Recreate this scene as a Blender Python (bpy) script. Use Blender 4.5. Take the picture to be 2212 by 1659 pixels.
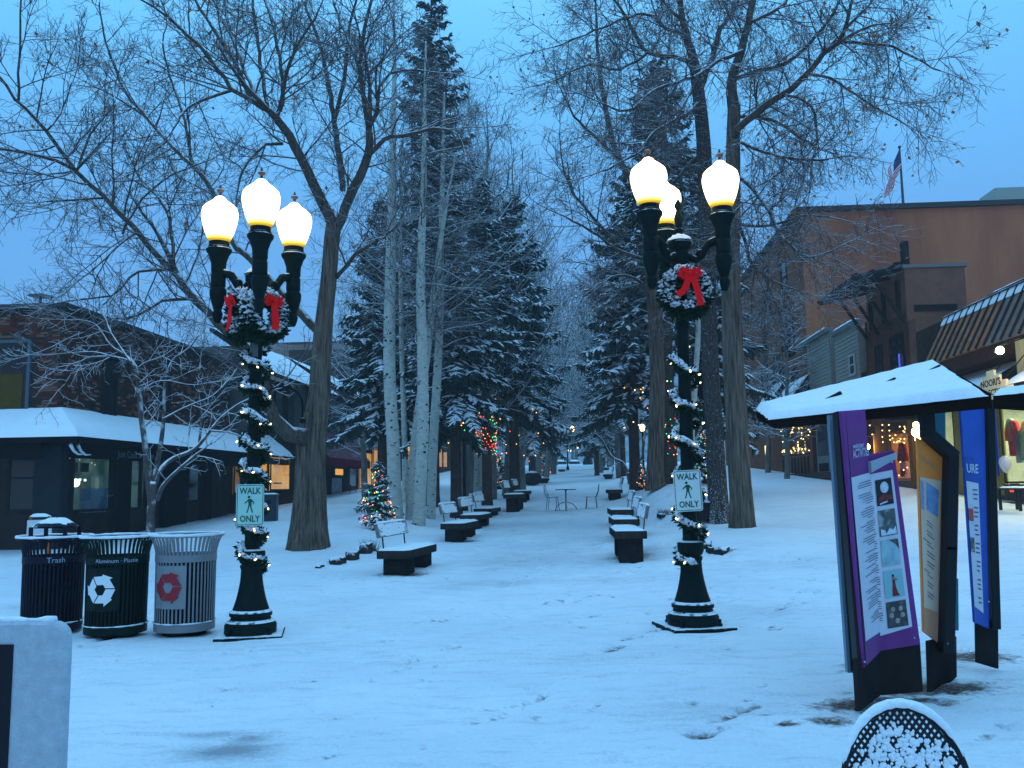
import bpy, bmesh, math, random
import numpy as np
from mathutils import Matrix, Vector, Euler
R = math.radians
sc = bpy.context.scene
for o in list(bpy.data.objects):
    bpy.data.objects.remove(o)
C = sc.collection

# ---------------------------------------------------------------- camera
EYE = Vector((0.0, 0.0, 1.6))
PITCH, ROLL = 6.6, -0.8
FPX, PW, PH = 1916.0, 2212.0, 1659.0
CROT = Euler((R(90 + PITCH), 0, 0)).to_matrix() @ Matrix.Rotation(R(ROLL), 3, 'Z')
cam = bpy.data.objects.new('camera', bpy.data.cameras.new('camera'))
C.objects.link(cam)
cam.matrix_world = Matrix.Translation(EYE) @ CROT.to_4x4()
cam.data.sensor_fit = 'HORIZONTAL'
cam.data.sensor_width = 36.0
cam.data.lens = 36.0 * FPX / PW
cam.data.clip_start = 0.05
cam.data.clip_end = 4000
sc.camera = cam

# ---------------------------------------------------------------- sky, light, exposure
SUN_ELEV, SUN_ROT = R(1.5), R(200)
world = bpy.data.worlds.new('World')
sc.world = world
world.use_nodes = True
wn, wl = world.node_tree.nodes, world.node_tree.links
wn.clear()
wo = wn.new('ShaderNodeOutputWorld')
bg = wn.new('ShaderNodeBackground')
bg2 = wn.new('ShaderNodeBackground')
addw = wn.new('ShaderNodeAddShader')
sky = wn.new('ShaderNodeTexSky')
sky.sky_type = 'NISHITA'
sky.sun_disc = False
sky.sun_elevation = SUN_ELEV
sky.sun_rotation = SUN_ROT
bg.inputs['Strength'].default_value = 0.05
wl.new(sky.outputs[0], bg.inputs['Color'])
geo = wn.new('ShaderNodeTexCoord')
sep = wn.new('ShaderNodeSeparateXYZ')
ramp = wn.new('ShaderNodeValToRGB')
wl.new(geo.outputs['Generated'], sep.inputs[0])
wl.new(sep.outputs['Z'], ramp.inputs['Fac'])
cr = ramp.color_ramp                       # overcast dusk: even blue, brighter overhead
cr.elements[0].position = 0.0
cr.elements[0].color = (0.046, 0.230, 0.56, 1)
cr.elements[1].position = 1.0
cr.elements[1].color = (0.48, 1.12, 1.86, 1)
e = cr.elements.new(0.27)
e.color = (0.056, 0.265, 0.63, 1)
e = cr.elements.new(0.46)
e.color = (0.108, 0.470, 0.90, 1)
bg2.inputs['Strength'].default_value = 1.15
wl.new(ramp.outputs[0], bg2.inputs['Color'])
wl.new(bg.outputs[0], addw.inputs[0])
wl.new(bg2.outputs[0], addw.inputs[1])
wl.new(addw.outputs[0], wo.inputs['Surface'])
sl = bpy.data.lights.new('sun', 'SUN')
sl.energy = 0.03
sl.angle = R(60)
sl.color = (1.0, 0.93, 0.86)
so = bpy.data.objects.new('sun', sl)
C.objects.link(so)
so.rotation_euler = (R(70), 0, R(200))
vs = sc.view_settings
sc.display_settings.display_device = 'sRGB'
vs.view_transform = 'Standard'
vs.look = 'None'
vs.exposure = 0.1
vs.gamma = 1.0
vs.use_curve_mapping = False
sc.render.engine = 'CYCLES'
cy = sc.cycles
cy.use_denoising = True
cy.max_bounces = 6
cy.diffuse_bounces = 3
cy.glossy_bounces = 2
cy.transmission_bounces = 4
cy.transparent_max_bounces = 8
cy.volume_bounces = 2
cy.sample_clamp_indirect = 2.0
cy.caustics_reflective = False
cy.caustics_refractive = False

# ---------------------------------------------------------------- pixels to places (used only to measure where things stand)
def ray(u, v):
    d = CROT @ Vector(((u - PW / 2) / FPX, -(v - PH / 2) / FPX, -1.0))
    return d / d.y
def P(u, v, y):
    return EYE + ray(u, v) * y
def softplus(t):
    return np.logaddexp(0, t)
def smooth(a, b, t):
    t = np.clip((t - a) / (b - a), 0, 1)
    return t * t * (3 - 2 * t)
MOUNDS = []          # snow heaped over planting beds: (x, y, rx, ry, h)
def hbase(x, y):
    x = np.asarray(x, float); y = np.asarray(y, float)
    yy = np.minimum(y, 118.0)
    s = 0.042 * 2 * softplus((yy - 14) / 2.0)
    s = s + np.where(y > 118, -0.9 * smooth(118, 124, y) + 0.012 * (y - 118), 0)
    lat = smooth(6, 20, y) * (0.03 * np.clip(x, -40, 40) + 0.015 * np.clip(x - 4, 0, 20)) * (1 - 0.75 * smooth(60, 118, y))
    return s + lat
def H(x, y):
    z = hbase(x, y)
    x = np.asarray(x, float); y = np.asarray(y, float)
    for (mx, my, rx, ry, h) in MOUNDS:
        q = ((x - mx) / rx) ** 2 + ((y - my) / ry) ** 2
        z = z + h * np.exp(-q ** 2)
    return z
def G(u, v):
    d = ray(u, v)
    y0, f0 = 1.0, None
    y = 1.5
    while y < 140:
        p = EYE + d * y
        f = p.z - float(H(p.x, p.y))
        if f <= 0:
            a, b = y0, y
            for _ in range(30):
                m = (a + b) / 2
                p = EYE + d * m
                if p.z - float(H(p.x, p.y)) > 0: a = m
                else: b = m
            p = EYE + d * a
            return Vector((p.x, p.y, float(H(p.x, p.y))))
        y0 = y
        y *= 1.02
    p = EYE + d * 118
    return Vector((p.x, p.y, float(H(p.x, p.y))))
def GY(u, y):
    """ground point seen in column u at distance y"""
    x = ray(u, 1040).x * y
    return Vector((x, y, float(H(x, y))))

# ---------------------------------------------------------------- materials
MATS = {}
def mat(name, col=(0.5, 0.5, 0.5), rough=0.7, metal=0.0, var=0.0, vscale=6.0, bump=0.0, bscale=30.0, snow=0.0, snow_lo=0.45, snow_hi=0.75, snow_noise=9.0,
        emit=None, estr=0.0, stretch=None, col2=None, coords='Object', spec=None):
    if name in MATS: return MATS[name]
    m = bpy.data.materials.new(name)
    m.use_nodes = True
    n, l = m.node_tree.nodes, m.node_tree.links
    b = n['Principled BSDF']
    b.inputs['Roughness'].default_value = rough
    b.inputs['Metallic'].default_value = metal
    b.inputs['Specular IOR Level'].default_value = spec if spec is not None else (.18 if rough < .56 else 0.0)
    out = None
    tc = n.new('ShaderNodeTexCoord')
    mp = n.new('ShaderNodeMapping')
    l.new(tc.outputs[coords], mp.inputs[0])
    if stretch: mp.inputs['Scale'].default_value = stretch
    rgb = n.new('ShaderNodeRGB'); rgb.outputs[0].default_value = (*col, 1)
    out = rgb.outputs[0]
    if var > 0 or col2:
        nz = n.new('ShaderNodeTexNoise')
        nz.inputs['Scale'].default_value = vscale
        nz.inputs['Detail'].default_value = 6
        nz.inputs['Roughness'].default_value = 0.65
        l.new(mp.outputs[0], nz.inputs['Vector'])
        rp = n.new('ShaderNodeValToRGB')
        c2 = col2 if col2 else tuple(min(1, c * (1 + var)) for c in col)
        c1 = col if col2 else tuple(c * (1 - var) for c in col)
        rp.color_ramp.elements[0].position = 0.32; rp.color_ramp.elements[0].color = (*c1, 1)
        rp.color_ramp.elements[1].position = 0.68; rp.color_ramp.elements[1].color = (*c2, 1)
        l.new(nz.outputs['Fac'], rp.inputs['Fac'])
        out = rp.outputs[0]
    if snow > 0:
        g = n.new('ShaderNodeNewGeometry')
        sx = n.new('ShaderNodeSeparateXYZ'); l.new(g.outputs['Normal'], sx.inputs[0])
        nz2 = n.new('ShaderNodeTexNoise'); nz2.inputs['Scale'].default_value = snow_noise; nz2.inputs['Detail'].default_value = 4
        l.new(tc.outputs['Object'], nz2.inputs['Vector'])
        ma = n.new('ShaderNodeMath'); ma.operation = 'MULTIPLY_ADD'
        l.new(nz2.outputs['Fac'], ma.inputs[0]); ma.inputs[1].default_value = 0.9
        ad = n.new('ShaderNodeMath'); ad.operation = 'ADD'; ad.inputs[1].default_value = -0.45
        l.new(sx.outputs['Z'], ad.inputs[0]); l.new(ad.outputs[0], ma.inputs[2])
        mr = n.new('ShaderNodeMapRange'); mr.inputs['From Min'].default_value = snow_lo; mr.inputs['From Max'].default_value = snow_hi
        mr.inputs['To Max'].default_value = snow
        l.new(ma.outputs[0], mr.inputs['Value'])
        mx = n.new('ShaderNodeMix'); mx.data_type = 'RGBA'
        l.new(mr.outputs[0], mx.inputs['Factor']); l.new(out, mx.inputs['A'])
        mx.inputs['B'].default_value = (0.82, 0.85, 0.88, 1)
        out = mx.outputs['Result']
    l.new(out, b.inputs['Base Color'])
    if bump > 0:
        nb = n.new('ShaderNodeTexNoise'); nb.inputs['Scale'].default_value = bscale; nb.inputs['Detail'].default_value = 5
        l.new(mp.outputs[0], nb.inputs['Vector'])
        bp = n.new('ShaderNodeBump'); bp.inputs['Strength'].default_value = min(1, bump); bp.inputs['Distance'].default_value = 0.02 * max(1, bump)
        l.new(nb.outputs['Fac'], bp.inputs['Height']); l.new(bp.outputs[0], b.inputs['Normal'])
    if emit:
        b.inputs['Emission Color'].default_value = (*emit, 1)
        b.inputs['Emission Strength'].default_value = estr
    MATS[name] = m
    return m
def emat(name, col, s, sample=False, var=0.0, vscale=4.0, col2=None):
    if name in MATS: return MATS[name]
    m = bpy.data.materials.new(name); m.use_nodes = True
    n, l = m.node_tree.nodes, m.node_tree.links
    n.clear()
    o = n.new('ShaderNodeOutputMaterial'); e = n.new('ShaderNodeEmission')
    e.inputs['Color'].default_value = (*col, 1); e.inputs['Strength'].default_value = s
    if col2:
        tc = n.new('ShaderNodeTexCoord'); nz = n.new('ShaderNodeTexNoise'); nz.inputs['Scale'].default_value = vscale; nz.inputs['Detail'].default_value = 4
        l.new(tc.outputs['Object'], nz.inputs['Vector'])
        rp = n.new('ShaderNodeValToRGB'); rp.color_ramp.elements[0].position = .35; rp.color_ramp.elements[1].position = .65
        rp.color_ramp.elements[0].color = (*col, 1); rp.color_ramp.elements[1].color = (*col2, 1)
        l.new(nz.outputs['Fac'], rp.inputs['Fac']); l.new(rp.outputs[0], e.inputs['Color'])
    l.new(e.outputs[0], o.inputs['Surface'])
    m.cycles.emission_sampling = 'FRONT' if sample else 'NONE'
    MATS[name] = m
    return m
def glass_mat(name, tint=(0.7, 0.8, 0.8), refl=0.25):
    if name in MATS: return MATS[name]
    m = bpy.data.materials.new(name); m.use_nodes = True
    n, l = m.node_tree.nodes, m.node_tree.links
    n.clear()
    o = n.new('ShaderNodeOutputMaterial'); t = n.new('ShaderNodeBsdfTransparent'); g = n.new('ShaderNodeBsdfGlossy'); mx = n.new('ShaderNodeMixShader')
    t.inputs[0].default_value = (*tint, 1); g.inputs['Roughness'].default_value = 0.03; g.inputs['Color'].default_value = (0.9, 0.9, 0.9, 1)
    lw0 = n.new('ShaderNodeLayerWeight'); lw0.inputs['Blend'].default_value = .5
    lw1 = n.new('ShaderNodeMath'); lw1.operation = 'POWER'; lw1.inputs[1].default_value = 5; l.new(lw0.outputs['Facing'], lw1.inputs[0])
    lw = n.new('ShaderNodeMath'); lw.operation = 'MULTIPLY_ADD'; lw.inputs[1].default_value = .45; lw.inputs[2].default_value = refl * .5; l.new(lw1.outputs[0], lw.inputs[0])
    l.new(lw.outputs[0], mx.inputs[0]); l.new(t.outputs[0], mx.inputs[1]); l.new(g.outputs[0], mx.inputs[2]); l.new(mx.outputs[0], o.inputs['Surface'])
    MATS[name] = m
    return m

SNOW = mat('snow', (0.80, 0.83, 0.86), 0.65, var=0.03, vscale=3, bump=0.35, bscale=25, spec=0.3)
SNOWF = mat('snow_fluffy', (0.80, 0.83, 0.86), 0.7, var=0.03, vscale=12, bump=0.6, bscale=60, spec=0.3)

# ---------------------------------------------------------------- object helpers
def link(name, me, parent=None, m=None, smooth_=False):
    o = bpy.data.objects.new(name, me)
    C.objects.link(o)
    if parent: o.parent = parent
    if m:
        me.materials.clear(); me.materials.append(m)
    if smooth_:
        me.polygons.foreach_set('use_smooth', [True] * len(me.polygons))
    return o
LABELS = set()
def tag(o, label=None, cat=None, group=None, kind=None):
    if label: o['label'] = label
    if cat: o['category'] = cat
    if group: o['group'] = group
    if kind: o['kind'] = kind
    return o
def thing(name, label, cat, loc=(0, 0, 0), rz=0.0, group=None):
    o = bpy.data.objects.new(name, None); C.objects.link(o)
    o.empty_display_size = 0.2
    o.location = loc; o.rotation_euler = (0, 0, rz)
    return tag(o, label, cat, group)
def copy_tree(o, parent=None):
    c = o.copy(); C.objects.link(c)
    if parent: c.parent = parent
    for ch in list(o.children): copy_tree(ch, c)
    return c
def np_mesh(name, V, quads=None, tris=None):
    V = np.asarray(V, np.float32).reshape(-1, 3)
    me = bpy.data.meshes.new(name)
    me.vertices.add(len(V)); me.vertices.foreach_set('co', V.ravel())
    idx, starts, pos = [], [], 0
    if quads is not None and len(quads):
        q = np.asarray(quads, np.int32).reshape(-1, 4); idx.append(q.ravel()); starts.append(pos + 4 * np.arange(len(q))); pos += 4 * len(q)
    if tris is not None and len(tris):
        t = np.asarray(tris, np.int32).reshape(-1, 3); idx.append(t.ravel()); starts.append(pos + 3 * np.arange(len(t))); pos += 3 * len(t)
    idx = np.concatenate(idx); starts = np.concatenate(starts)
    me.loops.add(len(idx)); me.loops.foreach_set('vertex_index', idx)
    me.polygons.add(len(starts)); me.polygons.foreach_set('loop_start', starts.astype(np.int32))
    me.update(calc_edges=True); me.validate()
    return me
class MB:
    """collects primitives, links them as ONE mesh"""
    def __init__(s): s.v = []; s.f = []
    def add(s, vs, fs):
        k = len(s.v); s.v += [tuple(p) for p in vs]; s.f += [tuple(i + k for i in f) for f in fs]; return s
    def box(s, x0, x1, y0, y1, z0, z1, M=None):
        vs = [Vector(p) for p in ((x0, y0, z0), (x1, y0, z0), (x1, y1, z0), (x0, y1, z0), (x0, y0, z1), (x1, y0, z1), (x1, y1, z1), (x0, y1, z1))]
        if M: vs = [M @ p for p in vs]
        return s.add(vs, [(0, 3, 2, 1), (4, 5, 6, 7), (0, 1, 5, 4), (1, 2, 6, 5), (2, 3, 7, 6), (3, 0, 4, 7)])
    def bar(s, a, b, w, h, up=(0, 0, 1)):
        a, b = Vector(a), Vector(b); d = (b - a).normalized(); u = Vector(up)
        if abs(d.dot(u)) > 0.95: u = Vector((1, 0, 0))
        x = d.cross(u).normalized(); z = x.cross(d).normalized()
        vs = [p + x * sx * w / 2 + z * sz * h / 2 for p in (a, b) for sx, sz in ((-1, -1), (1, -1), (1, 1), (-1, 1))]
        return s.add(vs, [(0, 1, 2, 3), (7, 6, 5, 4), (0, 4, 5, 1), (1, 5, 6, 2), (2, 6, 7, 3), (3, 7, 4, 0)])
    def lathe(s, prof, n=20, c=(0, 0, 0), flute=0.0, nfl=0, cap=True):
        k = len(s.v); cx, cy_, cz = c
        for r, z in prof:
            for i in range(n):
                a = 2 * math.pi * i / n
                rr = r * (1 - flute * (0.5 + 0.5 * math.cos(a * nfl))) if nfl else r
                s.v.append((cx + rr * math.cos(a), cy_ + rr * math.sin(a), cz + z))
        for j in range(len(prof) - 1):
            for i in range(n):
                a, b = k + j * n + i, k + j * n + (i + 1) % n
                s.f.append((a, b, b + n, a + n))
        if cap:
            s.f.append(tuple(k + i for i in reversed(range(n)))); q = k + (len(prof) - 1) * n; s.f.append(tuple(q + i for i in range(n)))
        return s
    def tube(s, pts, rad, n=8, cap=True):
        pts = [Vector(p) for p in pts]
        if not hasattr(rad, '__len__'): rad = [rad] * len(pts)
        k = len(s.v); up = None
        for i, p in enumerate(pts):
            d = (pts[min(i + 1, len(pts) - 1)] - pts[max(i - 1, 0)])
            d = d.normalized() if d.length > 1e-9 else Vector((0, 0, 1))
            if up is None:
                up = Vector((0, 0, 1)) if abs(d.z) < 0.9 else Vector((1, 0, 0))
            x = d.cross(up)
            if x.length < 1e-6: x = d.cross(Vector((0.3, 1, 0)))
            x.normalize(); up = x.cross(d).normalized()
            for j in range(n):
                a = 2 * math.pi * j / n
                s.v.append(tuple(p + (x * math.cos(a) + up * math.sin(a)) * rad[i]))
        for i in range(len(pts) - 1):
            for j in range(n):
                a, b = k + i * n + j, k + i * n + (j + 1) % n
                s.f.append((a, b, b + n, a + n))
        if cap:
            s.f.append(tuple(k + j for j in reversed(range(n)))); q = k + (len(pts) - 1) * n; s.f.append(tuple(q + j for j in range(n)))
        return s
    def prism(s, poly, thick, M=None):
        """polygon in XY, thickness along -Z..0"""
        n = len(poly)
        vs = [Vector((x, y, 0)) for x, y in poly] + [Vector((x, y, -thick)) for x, y in poly]
        if M: vs = [M @ p for p in vs]
        return s.add(vs, [tuple(range(n)), tuple(reversed(range(n, 2 * n)))] + [(i, i + n, (i + 1) % n + n, (i + 1) % n) for i in range(n)])
    def slab(s, pts, off):
        """free polygon of 3D points, extruded by vector off"""
        n = len(pts); off = Vector(off); vs = [Vector(p) for p in pts]; vs = vs + [p + off for p in vs]
        return s.add(vs, [tuple(range(n)), tuple(reversed(range(n, 2 * n)))] + [(i, i + n, (i + 1) % n + n, (i + 1) % n) for i in range(n)])
    def ball(s, c, r, nu=10, nv=6, sz=1.0):
        prof = [(max(1e-4, r * math.sin(math.pi * i / nv)), -r * sz * math.cos(math.pi * i / nv)) for i in range(nv + 1)]
        return s.lathe(prof, nu, c, cap=False)
    def mesh(s, name='m'):
        me = bpy.data.meshes.new(name); me.from_pydata(s.v, [], s.f); me.update()
        bm = bmesh.new(); bm.from_mesh(me); bmesh.ops.recalc_face_normals(bm, faces=bm.faces); bm.to_mesh(me); bm.free()
        return me
    def build(s, name, m, parent=None, smooth_=False, bevel=0.0, angle=40):
        me = s.mesh(name); o = link(name, me, parent, m)
        if smooth_:
            me.polygons.foreach_set('use_smooth', [True] * len(me.polygons))
            try: me.set_sharp_from_angle(angle=R(angle))
            except Exception: pass
        if bevel > 0:
            md = o.modifiers.new('edge', 'BEVEL'); md.width = bevel; md.segments = 1; md.limit_method = 'ANGLE'
        return o
def text(name, s, size, m, parent=None, M=None, extrude=0.002, align='CENTER', sx=1.0, bold=0.0):
    cu = bpy.data.curves.new(name, 'FONT'); cu.body = s; cu.size = size; cu.extrude = extrude; cu.align_x = align; cu.align_y = 'CENTER'; cu.resolution_u = 2; cu.offset = bold * size
    cu.materials.append(m)
    t = bpy.data.objects.new('tmp', cu); C.objects.link(t)
    dg = bpy.context.evaluated_depsgraph_get(); dg.update()
    me = bpy.data.meshes.new_from_object(t.evaluated_get(dg))
    bpy.data.objects.remove(t)
    if sx != 1.0: me.transform(Matrix.Diagonal((sx, 1, 1, 1)))
    if M: me.transform(M)
    me.name = name
    return link(name, me, parent, m)
def snow_blob(parent, name, cx, cy_, z, rx, ry, h, seed=0, m=None, n=16, rings=5, rz=0):
    """low irregular heap of snow"""
    rg = random.Random(seed); mb = MB(); k = 0
    V = [(cx, cy_, z + h)]; F = []
    for j in range(1, rings + 1):
        t = j / rings
        for i in range(n):
            a = 2 * math.pi * i / n
            w = 1 + rg.uniform(-.09, .09) * t
            zz = z + h * (1 - t ** 2.6) + (rg.uniform(-.1, .1) * h if j < rings else -0.004)
            x, y = rx * t * w * math.cos(a), ry * t * w * math.sin(a)
            V.append((cx + x * math.cos(rz) - y * math.sin(rz), cy_ + x * math.sin(rz) + y * math.cos(rz), zz))
    for i in range(n): F.append((0, 1 + i, 1 + (i + 1) % n))
    for j in range(rings - 1):
        for i in range(n):
            a, b = 1 + j * n + i, 1 + j * n + (i + 1) % n
            F.append((a, a + n, b + n, b))
    mb.add(V, F)
    return mb.build(name, m or SNOWF, parent, True, angle=180)
def snow_slab(parent, name, x0, x1, y0, y1, z, h, seed=0, nx=8, ny=8, m=None, M=None):
    """snow lying on a flat top: rounded, uneven edges"""
    rg = random.Random(seed); V = []; F = []
    for j in range(ny + 1):
        for i in range(nx + 1):
            a, b = i / nx, j / ny
            e = min(a, 1 - a) * nx, min(b, 1 - b) * ny
            edge = e[0] == 0 or e[1] == 0
            zz = -0.003 if edge else h * (rg.uniform(.75, 1.1))
            V.append(Vector((x0 + (x1 - x0) * a + (0 if edge else rg.uniform(-.2, .2) * (x1 - x0) / nx), y0 + (y1 - y0) * b, z + zz)))
    for j in range(ny):
        for i in range(nx):
            k = j * (nx + 1) + i; F.append((k, k + 1, k + nx + 2, k + nx + 1))
    if M: V = [M @ p for p in V]
    mb = MB(); mb.add(V, F)
    return mb.build(name, m or SNOWF, parent, True, angle=180)

# ================================================================ THE GROUND
def base_at(u, v): return G(u, v)
MOUNDS += [(-5.1, 21.0, 2.1, 3.6, .16), (-4.2, 27.5, 1.9, 4.2, .26), (-4.0, 38, 1.8, 6, .3),
           (4.4, 19.5, 2.0, 2.6, .14), (4.95, 25.4, 1.55, 1.6, 1.0), (6.2, 34, 1.8, 5, .35), (-4.3, 48, 1.6, 6, .4), (7.6, 48, 1.8, 7, .45)]
rg = np.random.default_rng(3)
def lines(*spans):
    out = []
    for a, b, st in spans: out.append(np.arange(a, b, st))
    return np.unique(np.round(np.concatenate(out), 4))
gx = lines((-200, -40, 10), (-40, -14, 1.0), (-14, -6.5, .16), (-6.5, 6.5, .055), (6.5, 15, .16), (15, 40, 1.0), (40, 201, 10))
gy = lines((-40, 0, 5), (0, 2, .3), (2, 9, .05), (9, 14, .07), (14, 30, .12), (30, 60, .4), (60, 130, 1.0), (130, 191, 5))
GX, GYY = np.meshgrid(gx, gy)
Z = H(GX, GYY)
def vnoise(x, y, s, seed):
    r = np.random.default_rng(seed); T = r.random((64, 64))
    xs, ys = x / s, y / s
    xi, yi = np.floor(xs).astype(int), np.floor(ys).astype(int)
    fx, fy = xs - xi, ys - yi
    fx = fx * fx * (3 - 2 * fx); fy = fy * fy * (3 - 2 * fy)
    g = lambda a, b: T[a % 64, b % 64]
    return (g(xi, yi) * (1 - fx) + g(xi + 1, yi) * fx) * (1 - fy) + (g(xi, yi + 1) * (1 - fx) + g(xi + 1, yi + 1) * fx) * fy - .5
near = np.clip((70 - GYY) / 50, 0, 1) * np.clip((30 - abs(GX)) / 10, 0, 1)
Z = Z + near * (.045 * vnoise(GX, GYY, 1.7, 1) + .022 * vnoise(GX, GYY, .55, 2) + .022 * vnoise(GX, GYY, .24, 4) + .010 * vnoise(GX, GYY, .11, 14) * (GYY < 16))
path = np.exp(-((GX - .4 - .01 * GYY) / 1.9) ** 4) * smooth(12, 18, GYY)
Z = Z - .05 * path + .03 * path * vnoise(GX, GYY, .3, 9)
bare = np.zeros_like(Z)
def spot(x, y, rx, ry, a=1.0, rot=0.0):
    c, s_ = math.cos(rot), math.sin(rot)
    dx, dy = GX - x, GYY - y
    q = ((dx * c + dy * s_) / rx) ** 2 + ((-dx * s_ + dy * c) / ry) ** 2
    np.maximum(bare, a * np.exp(-q), out=bare)
def print_at(x, y, a, depth, ang, L=.15, W=.055):
    global Z
    c, s_ = math.cos(ang), math.sin(ang)
    dx, dy = GX - x, GYY - y
    q = ((dx * c + dy * s_) / L) ** 2 + ((-dx * s_ + dy * c) / W) ** 2
    Z = Z - depth * np.exp(-q ** 2)
    np.maximum(bare, a * np.exp(-q), out=bare)
# walked tracks seen in the photo: (u, v) stretches
for (u0, v0, u1, v1, n, a) in ((940, 1350, 1005, 1318, 3, .6), (1150, 1305, 1330, 1280, 7, .55), (1345, 1265, 1500, 1220, 8, .4), (1180, 1365, 1310, 1310, 6, .5),
                               (1330, 1395, 1440, 1345, 5, .75), (1450, 1330, 1600, 1290, 7, .5), (1280, 1430, 1330, 1400, 3, .6), (820, 1390, 900, 1345, 3, .4), (840, 1450, 1000, 1392, 5, .4),
                               (1660, 1335, 1780, 1270, 6, .7), (1700, 1310, 1760, 1250, 4, .6), (1640, 1340, 1700, 1360, 3, .5), (1800, 1225, 1700, 1195, 5, .5), (1300, 1185, 1360, 1255, 6, .5),
                               (1600, 1105, 1690, 1130, 5, .45), (1200, 1150, 1330, 1185, 6, .45), (1050, 1170, 1300, 1165, 8, .35), (1480, 1240, 1540, 1290, 5, .55),
                               (600, 1270, 700, 1260, 4, .35), (800, 1265, 1120, 1262, 9, .35), (420, 1420, 560, 1400, 4, .3), (250, 1420, 330, 1440, 3, .35), (1050, 1560, 1200, 1480, 6, .45), (1500, 1600, 1640, 1500, 6, .5)):
    for k in range(n):
        t = (k + .5) / n
        p = G(u0 + (u1 - u0) * t + rg.uniform(-12, 12), v0 + (v1 - v0) * t + rg.uniform(-6, 6))
        print_at(p.x, p.y, a * rg.uniform(.7, 1.5), rg.uniform(.025, .05), rg.uniform(.3, 1.1), rg.uniform(.1, .2), rg.uniform(.04, .07))
for k in range(520):                       # stray older prints
    x, y = rg.uniform(-5, 6.5), rg.uniform(2.4, 17)
    print_at(x, y, rg.uniform(.0, .55), rg.uniform(.015, .04), rg.uniform(-.4, 1.6), rg.uniform(.08, .17), rg.uniform(.035, .06))
for k in range(420):                       # trodden middle of the walk
    y = rg.uniform(12, 36); x = rg.normal(.45 + .02 * y, 1.0)
    print_at(x, y, rg.uniform(.0, .3), rg.uniform(.01, .03), rg.uniform(1.2, 2.0), .15, .06)
for (u, v, rx, ry, a) in ((1860, 1530, .38, .18, .95), (1960, 1500, .3, .16, .9), (2040, 1490, .4, .25, .95), (2100, 1420, .4, .3, .9), (1800, 1560, .2, .12, .8), (1965, 1520, .4, .12, .9),
                       (1700, 1567, .09, .05, 1.1), (1150, 1205, 1.0, 1.6, .26), (1100, 1250, 1.3, .5, .22), (870, 1240, .5, .35, .9), (1000, 1168, .5, .4, .8), (1360, 1200, .5, .5, .8), (1560, 1190, .35, .2, .7), (1900, 1450, .4, .3, .7)):
    p = G(u, v); spot(p.x, p.y, rx, ry, a)
slush = .55 * path * (.6 + vnoise(GX, GYY, 2.2, 21)) * smooth(60, 30, GYY)
for (u, v, rx, ry, a) in ((492, 1618, .30, .20, 1.5), (455, 1580, .26, .09, 1.1), (535, 1590, .15, .13, 1.2), (1150, 1205, 1.3, 1.8, .55), (1100, 1255, 1.6, .6, .45), (1280, 1250, 1.2, .5, .4), (1650, 1320, 1.2, .5, .3), (1250, 1420, 1.5, .4, .25), (700, 1400, 1.2, .4, .2), (1500, 1540, .8, .3, .35), (1700, 1220, 1.4, .7, .3)):
    p = G(u, v); np.maximum(slush, a * np.exp(-((GX - p.x) / rx) ** 2 - ((GYY - p.y) / ry) ** 2), out=slush)
nyy, nxx = GX.shape
ii = np.arange(nyy * nxx).reshape(nyy, nxx)
quads = np.stack([ii[:-1, :-1], ii[:-1, 1:], ii[1:, 1:], ii[1:, :-1]], -1).reshape(-1, 4)
me = np_mesh('ground', np.stack([GX, GYY, Z], -1), quads)
at = me.attributes.new('bare', 'FLOAT', 'POINT'); at.data.foreach_set('value', bare.ravel().astype(np.float32))
at = me.attributes.new('slush', 'FLOAT', 'POINT'); at.data.foreach_set('value', slush.ravel().astype(np.float32))
me.polygons.foreach_set('use_smooth', [True] * len(me.polygons))
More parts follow.
